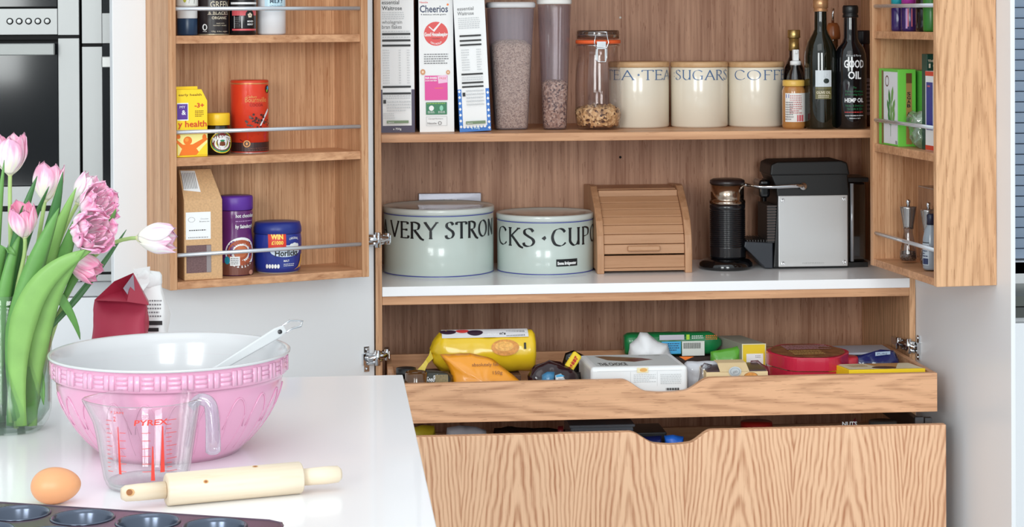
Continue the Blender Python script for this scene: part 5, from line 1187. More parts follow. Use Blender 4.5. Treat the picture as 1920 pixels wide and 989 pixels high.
# ============================================================ white worktop inside the larder
TNB = C_('cake_tin_enamel', (196, 208, 202), .22, coat=.35); BLR = C_('cobalt_line', (70, 74, 150), .3); TTX = C_('tin_black_letter', (22, 24, 28), .3); TLD = C_('cake_tin_lid', (206, 212, 208), .25, coat=.3)
def cake_tin(label, cx, hw, ytop, Yc, txts, plate=None):
    p = hY(cx, 450, Yc); s_ = depth(p)/FPX; R = hw*s_; ztp = hY(cx, ytop, Yc-R).z-ZW
    t = thing('cake_tin', label, 'cake tin', (p.x, Yc, ZW), 0)
    lid = ztp-.0130
    MB().lathe([(0, .0), (R*.975, 0), (R*.985, .002), (R*.985, lid), (0, lid)], 96).build('tin_body', TNB, t)
    MB().lathe([(0, lid+.0003), (R*.99, lid+.0003), (R, lid+.001), (R, ztp-.003), (R*.985, ztp), (R*.965, ztp-.002), (0, ztp-.001)], 96).build('tin_lid', TLD, t)
    P_ = Print(cyl(R*.985)); P_.rect(-R*1.5, lid-.0032, R*1.5, lid-.0010, BLR); P_.rect(-R*1.5, .0022, R*1.5, .0046, BLR)
    z = lambda py: hY(cx, py, Yc-R).z-ZW
    for s2, u, yb_, yt_, w2 in txts: penned(P_, s2, u, z(yb_), z(yt_)-z(yb_), TTX, .15, .09, w2)
    if plate:
        u0, u1, y0, y1 = plate; P_.rect(u0, z(y1), u1, z(y0), TTX); P_.text('Emma Bridgewater', u0+.003, z(y1)+.004, (u1-u0)-.006, (z(y0)-z(y1))*.42, PAPER, .05)
    P_.build('lettering', t)
    P_ = Print(lambda u, v, d: ((R-.018+v)*sin(u/R), -(R-.018+v)*cos(u/R), ztp-.0012+d)); penned(P_, 'CUPCAKES.VERY.STRONG.TINS.', -R*1.4, -.012, .018, TTX, .15, .09, R*2.8) if 'I' in GL else None
    P_.build('lid_lettering', t) if P_.v else None
    return t
GL['I'] = (.24, [seg((.12, 1), (.12, 0)), seg((.02, 1), (.22, 1)), seg((.02, 0), (.22, 0))])
cake_tin('larger round pale tin lettered VERY STRONG, left end of white worktop', 822.5, 104.5, 394, .250, [('VERY', -.136, 448, 418, .130), ('STRON', .008, 448, 418, .152), ('A', -.176, 449, 418, .030)])
cake_tin('smaller round pale tin lettered CUP, beside the larger tin', 1022, 91.5, 406, .245, [('CKS', -.150, 463, 430, .122), ('.', -.021, 463, 432, .014), ('CUP', .002, 462, 430, .112), ('C', .117, 460, 429, .038)], (.013, .066, 487.5, 501))
# socket strip on the back panel
p0, p1 = hY(785, 385, YB-.02), hY(902, 362, YB-.02)
t = thing('socket_strip', 'grey metal socket strip on the cabinet back above the larger tin', 'power strip', (p0.x, YB-.0005, p0.z-.03))
B(0, p1.x-p0.x, -.02, 0, 0, p1.z-p0.z+.03).build('strip_body', C_('grey_aluminium', (168, 168, 180), .35, metal=.4), t, bev=.001)
for k in (0, 1): B((p1.x-p0.x)*(.42+.12*k), (p1.x-p0.x)*(.49+.12*k), -.0215, -.02, .036, .043).build('strip_switch', PAPER, t)

# roll-top bread bin
Yb_ = .155; a = hY(1120, 500, Yb_); b = hY(1298, 500, Yb_); W_ = b.x-a.x; Dp = .236; Hb = hY(1140, 346, Yb_+.17).z-ZW; pt_ = .016
t = thing('bread_bin', 'beech roll-top bread bin with slatted front, middle of the worktop', 'bread bin', (a.x, Yb_, ZW), .0)
prf = [(0, 0), (0, .10)]
zc = lambda py: hY(1200, py, Yb_).z-ZW
fr = [(0, 0), (0, .045), (.006, .085), (.022, .118), (.050, .145), (.098, Hb-.012), (.118, Hb), (.135, Hb+.002), (Dp, Hb-.004), (Dp, 0), (Dp-.03, 0), (Dp-.034, .006), (.034, .006), (.03, 0)]
for x in (0, W_-pt_):
    v = [(x, y, z) for y, z in fr]+[(x+pt_, y, z) for y, z in fr]; n = len(fr)
    MB().add(v, [tuple(range(n)), tuple(range(2*n-1, n-1, -1))]+[(i, (i+1) % n, (i+1) % n+n, i+n) for i in range(n)]).build('side_panel', BEECHZ, t, bev=.0018)
i0, i1 = pt_+.0004, W_-pt_-.0004
B(i0, i1, .122, Dp-.004, Hb-.016, Hb-.006).build('top_board', BEECH, t, bev=.001)
B(i0, i1, .098, .1215, Hb-.024, Hb-.008).build('top_rail', BEECH, t, bev=.002)
B(i0, i1, Dp-.012, Dp-.004, .006, Hb-.017).build('back_board', BEECH, t)
B(i0, i1, .004, Dp-.0125, .006, .012).build('base_board', BEECH, t)
B(i0, i1, .006, .016, .0125, .040).build('front_board', BEECH, t, bev=.001)
# slats follow the curve
cv = crv([(.007, .043), (.011, .075), (.026, .106), (.052, .134), (.096, Hb-.022)], 12)
Ls = [0]
for q, r_ in zip(cv, cv[1:]): Ls.append(Ls[-1]+hypot(r_[0]-q[0], r_[1]-q[1]))
def at_(s):
    for i in range(len(Ls)-1):
        if Ls[i+1] >= s: k = (s-Ls[i])/(Ls[i+1]-Ls[i]+1e-9); return (cv[i][0]+(cv[i+1][0]-cv[i][0])*k, cv[i][1]+(cv[i+1][1]-cv[i][1])*k)
    return cv[-1]
ns_ = 7; s0 = None
for k in range(ns_):
    a_, b_ = at_(Ls[-1]*(k+.03)/ns_), at_(Ls[-1]*(k+.97)/ns_); l_ = hypot(b_[0]-a_[0], b_[1]-a_[1]); an = atan2(b_[0]-a_[0], b_[1]-a_[1])
    if s0 is None: s0 = B(i0, i1, -.001, .006, 0, l_).build('slat', BEECH, t, bev=.0016); q = s0
    else: q = s0.copy(); C.objects.link(q)
    q.location = (0, a_[0], a_[1]); q.rotation_euler = (-an, 0, 0)
    if k == 0:
        MB().box(W_*.32, W_*.66, -.012, -.0012, l_*.30, l_*.85).build('finger_grip', BEECH, t, loc=(0, a_[0], a_[1]), rot=(-an, 0, 0), bev=.003, bseg=3)

# milk frother
Yf_ = .225; p = hY(1364, 480, Yf_); s_ = depth(p)/FPX; R = 34*s_; h = hY(1364, 340, Yf_-R*.5).z-ZW
t = thing('milk_frother', 'black ribbed milk frother with chrome collar between bread bin and coffee machine', 'milk frother', (p.x, Yf_, ZW))
MB().lathe([(0, 0), (R*1.42, 0), (R*1.48, .004), (R*1.46, .013), (R*1.3, .020), (R*1.02, .024), (0, .024)], 56, T=TR(-.004, 0, 0)).build('power_base', BLACKG, t)
pr = [(0, .0245), (R*.93, .0245), (R*.97, .030), (R*.97, .048)]
nz = 19
for k in range(nz): z = .050+(h*.68-.050)*k/nz; dz_ = (h*.68-.050)/nz; pr += [(R*.985, z), (R*.985, z+dz_*.55), (R*.945, z+dz_*.62), (R*.945, z+dz_*.95)]
pr += [(R*.98, h*.685), (R*.98, h*.74), (0, h*.74)]
MB().lathe(pr, 56).build('ribbed_jug', C_('frother_black', (18, 18, 22), .22, coat=.4), t)
MB().lathe([(R*.98, h*.741), (R*1.0, h*.75), (R*.98, h*.775), (R*.9, h*.79), (R*.92, h*.80), (R*.93, h*.965), (0, h*.965)], 56).build('chrome_collar', C_('bronze_chrome', (176, 158, 142), .18, metal=1), t)
MB().lathe([(0, h*.966), (R*.95, h*.966), (R*.97, h*.975), (R*.95, 1.005*h), (R*.8, 1.02*h), (0, 1.02*h)], 48).build('jug_lid', C_('brown_black_lid', (44, 34, 34), .3), t)
P_ = Print(cyl(R*1.475)); P_.ell(-.034, .009, .0016, .005, PAPER, 12); P_.build('power_button', t)
MB().box(-.0, .05, .02, .05, .004, .055).build('base_connector', BLACK, t, bev=.012, bseg=3)

# capsule coffee machine, side-on
Yc_ = .19; a = hY(1452, 500, Yc_); b = hY(1593, 500, Yc_); W_ = b.x-a.x; z = lambda py: hY(1520, py, Yc_).z-ZW; X = lambda px: hY(px, 450, Yc_).x-a.x
t = thing('coffee_machine', 'black capsule coffee machine with brushed steel side panel and lever', 'coffee machine', (a.x, Yc_, ZW))
Dm = .115
m = MB(); m.prism([(X(1450), .003), (X(1592), .003), (X(1593), z(368)), (X(1590), z(325)), (X(1586), z(308)), (X(1578), z(304)), (X(1458), z(305)), (X(1448), z(309)), (X(1447), z(330)), (X(1456), z(352)), (X(1458), z(370))], 0, Dm)
m.build('machine_body', C_('machine_black', (9, 10, 12), .42), t, bev=.003, bseg=3)
MB().prism([(X(1444), z(329)), (X(1594), z(329)), (X(1589), z(306)), (X(1578), z(302)), (X(1458), z(303)), (X(1446), z(308))], -.002, Dm+.002).build('top_cover', C_('machine_black_top', (6, 6, 8), .5), t, bev=.004, bseg=3)
pn = B(X(1459), X(1589), -.004, -.0002, z(500), z(366.5)).build('steel_side_panel', C_('brushed_alu', (206, 206, 206), .36, metal=.55), t, bev=.002)
for x, y in ((1467, 375), (1582, 374), (1467, 493), (1582, 492)):
    MB().lathe([(0, 0), (.0042, 0), (.0042, .0012), (.0030, .0016), (.0030, .0006), (0, .0006)], 20, T=TR(X(x), -.004, z(y), pi/2)).build('panel_screw', CHROME, t)
P_ = Print(flat(-.004)); P_.text('NESPRESSO', X(1504), z(494.5), X(1544)-X(1504), .0032, C_('etched_grey', (170, 170, 170), .4), .01); P_.build('etched_mark', t)
l_ = [(X(1504), -.006, z(349)), (X(1490), -.008, z(348.5)), (X(1450), -.010, z(350)), (X(1425), -.006, z(350)), (X(1402), .01, z(346))]
MB().tube(l_, [.0085, .0065, .0052, .0050, .0046], 12, flat=.6).lathe([(0, -.004), (.0080, -.004), (.0086, 0), (.0080, .003), (0, .003)], 24, T=TR(X(1505), -.007, z(349), pi/2)).build('lever', CHROME, t)
MB().tube([(X(1402), .01, z(346)), (X(1400), .05, z(345)), (X(1402), .10, z(346))], .004, 10).build('lever_grip', CHROME, t)
B(X(1428), X(1449), .02, Dm-.02, z(372), z(338)).build('coffee_spout', BLACKG, t, bev=.008, bseg=3)
gr = B(X(1440), X(1456), .006, Dm-.006, z(455), z(385)).build('vent_grille', C_('grille_dark', (30, 28, 28), .5), t)
for k in range(13): B(X(1439), X(1457), .003, .006, z(385+k*5.3+2.6), z(385+k*5.3)).build('grille_rib', C_('grille_rib', (70, 58, 54), .4), gr)
m = MB(); m.prism([(X(1450), .002), (X(1450), z(455)), (X(1398), z(452)), (X(1396), z(462)), (X(1436), .002)], .004, Dm-.004).build('drip_tray', C_('drip_tray_black', (42, 46, 54), .35), t, bev=.002)
m = MB(); 
for k in range(9): x_ = X(1402)+k*(X(1448)-X(1402))/9; m.box(x_, x_+.0026, .010, Dm-.010, z(454), z(449.5))
o = m.build('drip_grid', C_('grid_dark', (60, 58, 58), .3, metal=.5), t); tag(o, kind='stuff')
MB().box(X(1594), X(1628), .02, Dm-.01, .012, z(345)).build('water_tank', glass('tank_plastic', (150, 140, 136), .10, .05, edge=.6, body=.2, bodycol=(52, 40, 34)), t, bev=.006)
B(X(1593), X(1632), .012, Dm-.004, z(344), z(335)).build('tank_lid', BLACK, t, bev=.002)
B(X(1593), X(1630), .012, Dm-.004, .001, .0115).build('tank_base', BLACK, t)
MB().tube([(X(1600), .012, .014), (X(1600), .012, z(346))], .0042, 12).build('tank_edge_tube', C_('tank_edge', (170, 172, 178), .15, metal=.3), t)
# wall socket with plug
a = hY(1430, 423, YB); b = hY(1447, 378, YB)
t = thing('wall_socket', 'white wall socket on the cabinet back, left of the coffee machine', 'socket', (a.x, YB, a.z))
B(-.002, b.x-a.x+.06, -.008, -.0003, 0, b.z-a.z).build('socket_plate', PAPER, t, bev=.002)
pl = thing('plug', 'black plug with cable in the wall socket beside the coffee machine', 'plug', (a.x-.004, YB-.009, b.z-.012))
MB().box(-.004, .036, -.024, -.0003, -.004, .034).build('plug_body', BLACK, pl, bev=.005, bseg=3)
MB().tube(bez([(.018, -.014, -.004), (.014, -.02, -.03), (.03, -.02, -.05), (.02, -.02, -.08), (.045, -.02, -.10)], 14), .0032, 8).build('cable', BLACK, pl)

# ============================================================ right door rack
def rk(a, b): q = RH+ru*(k0+a)+rwv*b; return Vector((q.x, q.y, 0))
RZ = atan2(ru.y, ru.x)          # local x runs along the rack towards its free end, local -y faces out of the rack? (see below)
# local frame: x = along rack towards the room, y = out of the rack (facing left)
RZF = atan2(ru.y, ru.x)
sgn = 1 if (Matrix.Rotation(RZF, 2) @ Vector((0, 1))).dot(rwv) > 0 else -1
def rthing(name, label, cat, a, b, z, group=None): q = rk(a, b); return thing(name, label, cat, (q.x, q.y, z), RZF, group)
def rz_(a, b, py): q = rk(a, b); px = proj((q.x, q.y, 1.2))[0]; return hY(px, py, q.y).z
def rbox(t, nm, m_, a0, a1, b0, b1, z0, z1, bev=.0008):
    y0, y1 = sorted((sgn*b0, sgn*b1)); return B(a0, a1, y0, y1, z0, z1).build(nm, m_, t, bev=bev)
GRB = C_('lime_green_box', (106, 190, 66), .42)
# aloe box: corner at (a,b)
t = rthing('tea_box', 'lime green box with white leaf panel on the middle shelf of the right rack', 'box', .026, .117, ZS2)
hh = rz_(.026, .117, 128)-ZS2; La, Lb_ = .112, -.040
rbox(t, 'carton', GRB, 0, La, Lb_, 0, 0, hh)
fo = lambda u, v, d: (u, sgn*d, v)                       # outer (left-facing) face
fc = lambda u, v, d: (La+d, sgn*(-u), v)                 # camera-facing end
P_ = Print(fo); P_.rect(.030, .004, La-.001, hh-.006, C_('box_white_panel', (222, 222, 226), .4)); P_.rect(.018, .002, .028, hh-.004, C_('box_brown_line', (120, 84, 48)))
P_.ell(.050, hh*.84, .011, .012, C_('brown_oval', (96, 56, 36)), ring=.25); LF = C_('leaf_print', (60, 130, 60)); LF2 = C_('leaf_print_light', (110, 160, 80))
for u, v, l_, w2, an in ((.064, .62, .040, .006, 1.75), (.080, .66, .040, .006, 1.35), (.058, .50, .036, .006, 2.0), (.088, .52, .034, .006, 1.1), (.062, .36, .034, .006, 1.9), (.088, .38, .036, .006, 1.3), (.074, .42, .055, .005, 1.57)):
    c, s = cos(an), sin(an); q = [(-l_/2, 0), (-l_/5, w2), (l_/5, w2), (l_/2, 0), (l_/5, -w2), (-l_/5, -w2)]
    P_.poly([(u+x*c-y*s, v*hh+x*s+y*c) for x, y in q], [tuple(range(6))], LF if u < .07 else LF2)
P_.rect(.070, .12*hh, .0715, .30*hh, LF); P_.text('tea', .098, .03*hh, .010, .008, INK); P_.build('box_print', t)
P_ = Print(fc); P_.rect(.018, .03*hh, .031, hh*.95, C_('box_brown_strip', (160, 116, 66), .5)); P_.rect(.018, hh*.82, .031, hh*.95, C_('box_dark_brown', (100, 64, 34)))
for k, ch in enumerate('TEA BAGS'):
    if ch != ' ': P_.text(ch, .020, hh*(.30+.052*k), .008, .007, INK, .03)
P_.build('end_print', t)
t = rthing('tea_box', 'second green box pushed behind the leaf-panel box and the clear bag', 'box', .055, .070, ZS2)
rbox(t, 'carton', C_('mid_green_box', (92, 176, 70), .42), 0, .135, -.045, 0, 0, hh*.98)
t = rthing('clear_bag', 'crumpled clear plastic bag in front of the green boxes', 'bag', .19, .088, ZS2)
MB().blob(.030, .022, .040, .8, .8, crump=.012, fr=34, seed=2, nu=36, nv=22).build('crumpled_film', glass('pale_film', (226, 234, 224), .14, .12, edge=.6, body=.35, bodycol=(170, 190, 164)), t)
t = rthing('cereal_bar_box', 'white carton with red ends and blue band at the free end of the right rack', 'carton', .247, .100, ZS2)
h2 = rz_(.247, .10, 133)-ZS2
rbox(t, 'carton', PAPER, 0, .075, -.075, 0, 0, h2)
P_ = Print(fo); P_.rect(.0005, .001, .0745, h2*.065, C_('box_red', (214, 66, 44))); P_.rect(.0005, h2*.94, .0745, h2-.0005, C_('box_red', (214, 66, 44))); P_.rect(.006, h2*.26, .040, h2*.86, C_('box_blue', (40, 46, 140))); P_.rect(.062, h2*.05, .0745, h2*.6, YEL); P_.rect(.012, h2*.80, .026, h2*.82, C_('pink_red_mark', (206, 90, 100))); P_.build('box_print', t)
t = rthing('tea_carton', 'dark green carton lettered THE, standing behind the white and red carton', 'carton', .218, .096, ZS2)
h3 = rz_(.218, .096, 101)-ZS2
rbox(t, 'carton', C_('dark_green_box', (26, 66, 52), .4), 0, .028, -.078, 0, 0, h3)
P_ = Print(lambda u, v, d: (.028+d, sgn*(-u), v)); P_.text('THE', .002, h3*.915, .016, .005, C_('cream_print', (226, 214, 190)), .03); P_.text('10', .004, h3*.855, .022, .009, C_('cream_print', (226, 214, 190)), .02); P_.build('box_print', t)
# top shelf
def rjar(name, label, cat, a, b, zs, parts, prints=None):
    t = rthing(name, label, cat, a, b, zs)
    for nm, m_, pr in parts: MB().lathe(pr, 36).build(nm, m_, t)
    return t
PJ = C_('purple_jar', (50, 30, 92), .2, coat=.4)
t = rjar('coffee_jar', 'dark purple jar with teal lid band, furthest back on the top right rack', 'jar', .075, .092, ZS1, [('jar_body', PJ, [(0, 0), (.013, 0), (.0145, .004), (.0145, .048), (.012, .053), (.012, .056)]), ('jar_lid', C_('teal_lid', (30, 150, 160), .35), [(0, .0565), (.0145, .0565), (.0145, .08), (0, .08)])])
t = rjar('coffee_jar', 'dark purple jar with pink side print, second on the top right rack', 'jar', .130, .088, ZS1, [('jar_body', PJ, [(0, 0), (.016, 0), (.0175, .004), (.0175, .050), (.015, .055), (.015, .058)]), ('jar_lid', C_('magenta_lid', (170, 50, 150), .35), [(0, .0585), (.0165, .0585), (.0165, .085), (0, .085)])])
P_ = Print(cyl(.0176, 1.1)); P_.rect(-.002, .010, .008, .048, C_('pink_red_mark', (206, 90, 100))); P_.rect(-.006, .006, -.002, .048, C_('lilac_print', (180, 140, 190))); P_.build('jar_print', t)
t = rjar('coffee_jar', 'black jar at the free end of the top right rack shelf', 'jar', .205, .078, ZS1, [('jar_body', BLACKG, [(0, 0), (.022, 0), (.024, .004), (.024, .064), (.021, .070), (.021, .072)]), ('jar_lid', BLACK, [(0, .0725), (.024, .0725), (.024, .1), (0, .1)])])
t = rjar('spice_jar', 'narrow green jar with yellow marks beside the black jar on the top right rack', 'jar', .262, .092, ZS1, [('jar_body', C_('jar_green', (50, 120, 44), .3), [(0, 0), (.016, 0), (.0175, .004), (.0175, .066), (.015, .07)]), ('jar_lid', C_('yellow_lid', (246, 200, 44), .35), [(0, .0705), (.0175, .0705), (.0175, .09), (0, .09)])])
# bottom shelf: mills, acrylic box, gel bottle
GLM = glass('mill_glass', (226, 222, 222), .14, .04, edge=.6)
def mill(label, a, b, s=1):
    t = rjar('spice_mill', label, 'pepper mill', a, b, ZS3, [('glass_jar', GLM, [(0, .002), (.014*s, .002), (.0165*s, .006), (.0160*s, .02), (.0115*s, .045), (.0085*s, .062), (.009*s, .070)]),
        ('steel_grinder', C_('mill_steel', (176, 172, 170), .2, metal=.9), [(0, .0702), (.010*s, .0702), (.010*s, .076), (.0155*s, .114), (.016*s, .117), (0, .118)]), ('grinder_knob', CHROME, [(0, .1182), (.0035, .1182), (.0030, .122), (.0050, .127), (.0045, .131), (0, .133)])])
    o = MB().lathe([(0, .0035), (.0125*s, .0035), (.0145*s, .007), (.013*s, .022), (0, .024)], 20).build('peppercorns', grains('peppercorn_mix', (150, 120, 100), (80, 60, 52), 420, (30, 24, 22)), t); tag(o, kind='stuff')
mill('glass and steel spice mill nearest the hinge, bottom shelf of the right rack', .105, .082, 1.12)
mill('glass and steel spice mill behind the grey gel bottle, bottom right rack shelf', .178, .066, 1.05)
t = rthing('acrylic_box', 'clear acrylic box holding a small glass stoppered bottle behind the spice mills', 'box', .070, .046, ZS3)
ha = rz_(.07, .04, 350)-ZS3
y0, y1 = sorted((0, -sgn*.040)); MB().box(0, .105, y0, y1, .0003, ha).build('acrylic_shell', glass('acrylic', (232, 228, 228), .05, .03, edge=.55), t, bev=.001)
y0, y1 = sorted((.001, -sgn*.041)); B(-.001, .106, y0, y1, ha, ha+.002).build('box_top', glass('acrylic_top', (215, 205, 200), .1, .08, body=.4, bodycol=(190, 180, 176)), t)
t2 = rthing('stoppered_bottle', 'small cut-glass stoppered bottle inside the clear acrylic box', 'bottle', .130, .026, ZS3+.001)
MB().lathe([(0, 0), (.014, 0), (.0155, .01), (.0155, .07), (.008, .09), (.008, .10), (.012, .104), (.012, .112), (0, .116)], 20).build('bottle_glass', glass('cut_glass', (220, 214, 212), .2, .05, edge=.6), t2)
t = rjar('gel_bottle', 'grey squeeze bottle with dark cap and barcode label on the right rack', 'bottle', .240, .086, ZS3, [('bottle_body', C_('gel_grey', (146, 156, 166), .25, coat=.3), [(0, 0), (.0145, 0), (.0165, .004), (.0165, .062), (.013, .080), (.0075, .092)]), ('bottle_cap', C_('navy_cap', (36, 40, 62), .35), [(0, .0925), (.0085, .0925), (.0085, .112), (.006, .115), (0, .115)])])
P_ = Print(cyl(.01655, 0 if True else 0)); 
P_.rect(-.020, .010, .016, .056, C_('label_pale_blue', (186, 196, 206), .4)); P_.rect(-.020, .055, .016, .057, INK); P_.rect(-.012, .012, -.004, .022, PAPER); P_.lines(-.019, .014, .026, .052, 5, C_('navy_text', (40, 52, 90)), 4); P_.rect(.002, .012, .014, .024, C_('navy_text', (40, 52, 90))); P_.build('bottle_label', t)

# ============================================================ contents of the upper tray
ZB = ZD1+.0142
def packet(name, label, pts, Y, thick, m_, cat='packet', tilt=0, crump=.002, fr=45, seed=1, prints=None, floor=ZB, ring=7, part='wrapper', group=None, down=True):
    """pillow pack with its outline given at depth Y; tilt leans the top backwards; reaches the tray floor"""
    W3 = [hY(x, y, Y) for x, y in pts]
    cx = sum(p.x for p in W3)/len(W3)
    if down:      # sink lowest points to the floor
        zmin = min(p.z for p in W3); k = [max(0, 1-(p.z-zmin)/.016) for p in W3]
        W3 = [Vector((p.x, p.y, p.z-(p.z-floor)*kk)) for p, kk in zip(W3, k)]
        z0_ = floor
    else: z0_ = min(p.z for p in W3)
    cz = (min(p.z for p in W3)+max(p.z for p in W3))/2
    loc = Vector((cx, Y, z0_)); t = thing(name, label, cat, loc, 0, group)
    ol = []
    n0 = len(W3)
    for i in range(n0):
        a, b = W3[i], W3[(i+1) % n0]; kk = max(1, int((b-a).length/.010))
        for j in range(kk): ol.append(a.lerp(b, j/kk))
    n = len(ol); c = Vector((cx, Y, cz)); v = []; f = []
    for side in (-1, 1):
        base_ = len(v); v.append(c+Vector((0, side*thick/2, 0)))
        for r_ in range(1, ring+1):
            s = r_/ring
            if side == 1 and r_ == ring: continue
            for i in range(n):
                p = c.lerp(ol[i], s); bul = thick/2*(1-s**3.2); q = p+Vector((0, side*bul, 0))
                d = noise.noise_vector(Vector((q.x*fr+seed*7, q.z*fr, seed*3.3+side)))*crump+noise.noise_vector(Vector((q.x*fr*2.6, q.z*fr*2.6+seed, side*2)))*crump*.5
                v.append(q+Vector((d.x, d.y*1.6, d.z))*(.35+.65*s if s < 1 else .5))
    R1 = ring; nA_ = 1+R1*n
    def idx(side, r_, i):
        i %= n
        if r_ == 0: return 0 if side < 0 else nA_
        if side < 0 or r_ == R1: return 1+(r_-1)*n+i
        return nA_+1+(r_-1)*n+i
    for side in (-1, 1):
        for i in range(n):
            q = (idx(side, 0, 0), idx(side, 1, i), idx(side, 1, i+1)); f.append(q if side < 0 else q[::-1])
            for r_ in range(1, R1):
                q = (idx(side, r_, i), idx(side, r_+1, i), idx(side, r_+1, i+1), idx(side, r_, i+1)); f.append(q if side < 0 else q[::-1])
    v = [Vector((p.x, p.y+tilt*(p.z-z0_), max(p.z, z0_)))-loc for p in v]
    MB().add(v, f, 0, True).build(part, m_, t)
    if prints:
        P_ = Print(lambda u, v_, d: (u, -thick*.36-.003-d+tilt*v_, v_)); prints(P_, lambda px, py: ((hY(px, py, Y)-loc).x, (hY(px, py, Y)-loc).z)); P_.build('packet_print', t)
    return t
def foil(n, c, r=.28): return mat(n, c, r, coat=.3, bump=.15, bscale=35)
# seasoning jars at the left end
def lying(name, label, cat, pa, pb, hw, Y, parts, floor=ZB):
    """cylinder lying between two picked points"""
    a, b = hY(*pa, Y), hY(*pb, Y); R = hw*depth(a)/FPX; d = (b-a); L_ = d.length
    t = thing(name, label, cat, a, 0, None, rot=d.to_track_quat('Z', 'Y').to_euler())
    for nm, m_, pr in parts: MB().lathe([(x*R, z*L_) for x, z in pr], 32).build(nm, m_, t)
    return t, R, L_
p = hY(780, 706, -.185)
t = thing('spice_jar', 'small open-looking amber glass jar in the left corner of the upper tray', 'jar', (p.x, -.185, ZB))
h_ = hY(780, 697, -.185).z-ZB
MB().lathe([(0, 0), (.021, 0), (.023, .004), (.023, h_-.004), (.020, h_), (.0185, h_-.006), (0, h_-.010)], 32).build('jar_glass', C_('amber_brown_glass', (92, 58, 26), .12, coat=.5), t)
t = thing('spice_jar', 'black topped little jar squeezed against the left side of the upper tray', 'jar', (p.x-.018, -.120, ZB))
h_ = hY(760, 693, -.135).z-ZB
MB().lathe([(0, 0), (.020, 0), (.021, .004), (.021, h_-.02), (0, h_-.02)], 28).build('jar_glass', C_('dark_jar_glass', (50, 40, 34), .12, coat=.4), t); MB().lathe([(0, h_-.0198), (.021, h_-.0198), (.021, h_), (0, h_)], 28).build('jar_lid', BLACK, t)
packet('seed_packet', 'dark packet with white lettering and seed window beside the amber jar', [(793, 704), (800, 696), (840, 699), (850, 708), (848, 722), (795, 724)], -.17, .03, foil('dark_olive_packet', (44, 44, 34)), tilt=.2, seed=3,
    prints=lambda P, q: (P.text('Seed', *q(798, 716), .018, .010, PAPER, .02, .3), P.text('mix', *q(812, 709), .012, .007, PAPER, .02, .3), P.rect(*q(816, 721), *q(840, 703), C_('seed_print', (130, 112, 70), .5, var=.3, bscale=300))))
# hidden support cartons lower in the tray
a = hY(800, 700, -.02)
t = thing('baking_carton', 'low brown carton under the yellow biscuit roll in the upper tray', 'carton', (a.x+.0, -.065, ZB))
ztop_c = hY(905, 662, -.02).z-.0415-ZB
B(0, .200, 0, .105, 0, ztop_c-.001).build('carton', C_('brown_carton', (96, 66, 50), .6), t, bev=.001)
# yellow biscuit roll
Yr = -.015; a, b = hY(808, 661, Yr), hY(1002, 664, Yr); R = 39*depth(a)/FPX; Lr = (b-a).length
t = thing('biscuit_roll', 'large yellow wrapped biscuit roll lying on its side, twisted at the left end', 'biscuit packet', (a.x, Yr, ZB+ztop_c+R*.99), 0, None)
m = MB(); nv, nu = 34, 40; v = []
for j in range(nv+1):
    s = j/nv; x = Lr*s
    rr = R*(1-.0*s)
    if s < .10: rr = R*(.16+.84*(s/.10)**.55)
    if s > .97: rr = R*(1-.18*((s-.97)/.03)**2)
    for i in range(nu):
        an = 2*pi*i/nu; cr = .0022*(1+2.2*max(0, 1-s/.22))
        d = noise.noise_vector(Vector((x*45, cos(an)*2.2, sin(an)*2.2)))*cr
        v.append((x+d.x, (rr+d.y)*cos(an), (rr+d.y)*sin(an)))
f = [(j*nu+i, j*nu+(i+1) % nu, (j+1)*nu+(i+1) % nu, (j+1)*nu+i) for j in range(nv) for i in range(nu)]+[tuple(range(nu)), tuple(nv*nu+i for i in range(nu))]
YW = foil('yellow_wrapper', (240, 200, 36)); m.add(v, f, 0, True).build('wrapper', YW, t)
P_ = Print(lambda u, v_, d: (u, -(R+.0016+d)*cos(v_/R), (R+.0016+d)*sin(v_/R)), .008)
r45 = R*radians(42); top_ = R*radians(100)
P_.rect(Lr*.10, r45*1.12, Lr*.93, top_, C_('roll_white_band', (226, 226, 230), .35)); DP = C_('dark_purple_print', (48, 26, 52))
P_.ell(Lr*.16, r45*1.75, .018, .010, DP); P_.ell(Lr*.30, r45*1.85, .014, .009, C_('badge_red', (220, 64, 62))); P_.ell(Lr*.42, r45*1.62, .017, .011, DP)
P_.poly([(Lr*.50, r45*1.12), (Lr*.61, r45*1.12), (Lr*.66, top_*.98), (Lr*.52, top_*.98)], [(0, 1, 2, 3)], DP); P_.text('McV', Lr*.54, r45*1.3, .018, .007, PAPER, .03); P_.text("n's", Lr*.655, r45*1.35, .013, .008, INK, .03)
for k in range(12): P_.rect(Lr*.72+k*.0034, r45*1.2, Lr*.72+k*.0034+.0018, r45*1.75, GR)
P_.ell(Lr*.70, r45*.42, .030, .017, C_('biscuit_print', (222, 150, 70), .5, var=.2, bscale=160)); P_.ell(Lr*.69, r45*.5, .020, .010, C_('biscuit_light_print', (238, 178, 90), .5, var=.2, bscale=200))
P_.rect(Lr*.88, r45*.3, Lr*.90, r45*.7, INK); P_.ell(Lr*.46, -r45*.55, .009, .005, C_('orange_print', (244, 122, 34))); P_.build('wrapper_print', t)
m = MB(); v = []
for k in range(7): s = k/6; v += [(-.002-.034*s+.002*sin(k*2.1), -.012-.006*s, .006-.052*s+.006*s*s), (.004-.030*s, .006, .000-.058*s+.003*sin(k*3)), (-.000-.028*s*1.05+.004, -.022, -.010-.046*s)]
f = [(3*k+i, 3*k+(i+1) % 3, 3*k+3+(i+1) % 3, 3*k+3+i) for k in range(6) for i in range(3)]+[(0, 1, 2), (18, 19, 20)]
w = [1, .75, .5, .65, .9, .8, .3]
v = [Vector(v[3*k+i]).lerp((Vector(v[3*k])+Vector(v[3*k+1])+Vector(v[3*k+2]))/3, 1-w[k]) for k in range(7) for i in range(3)]
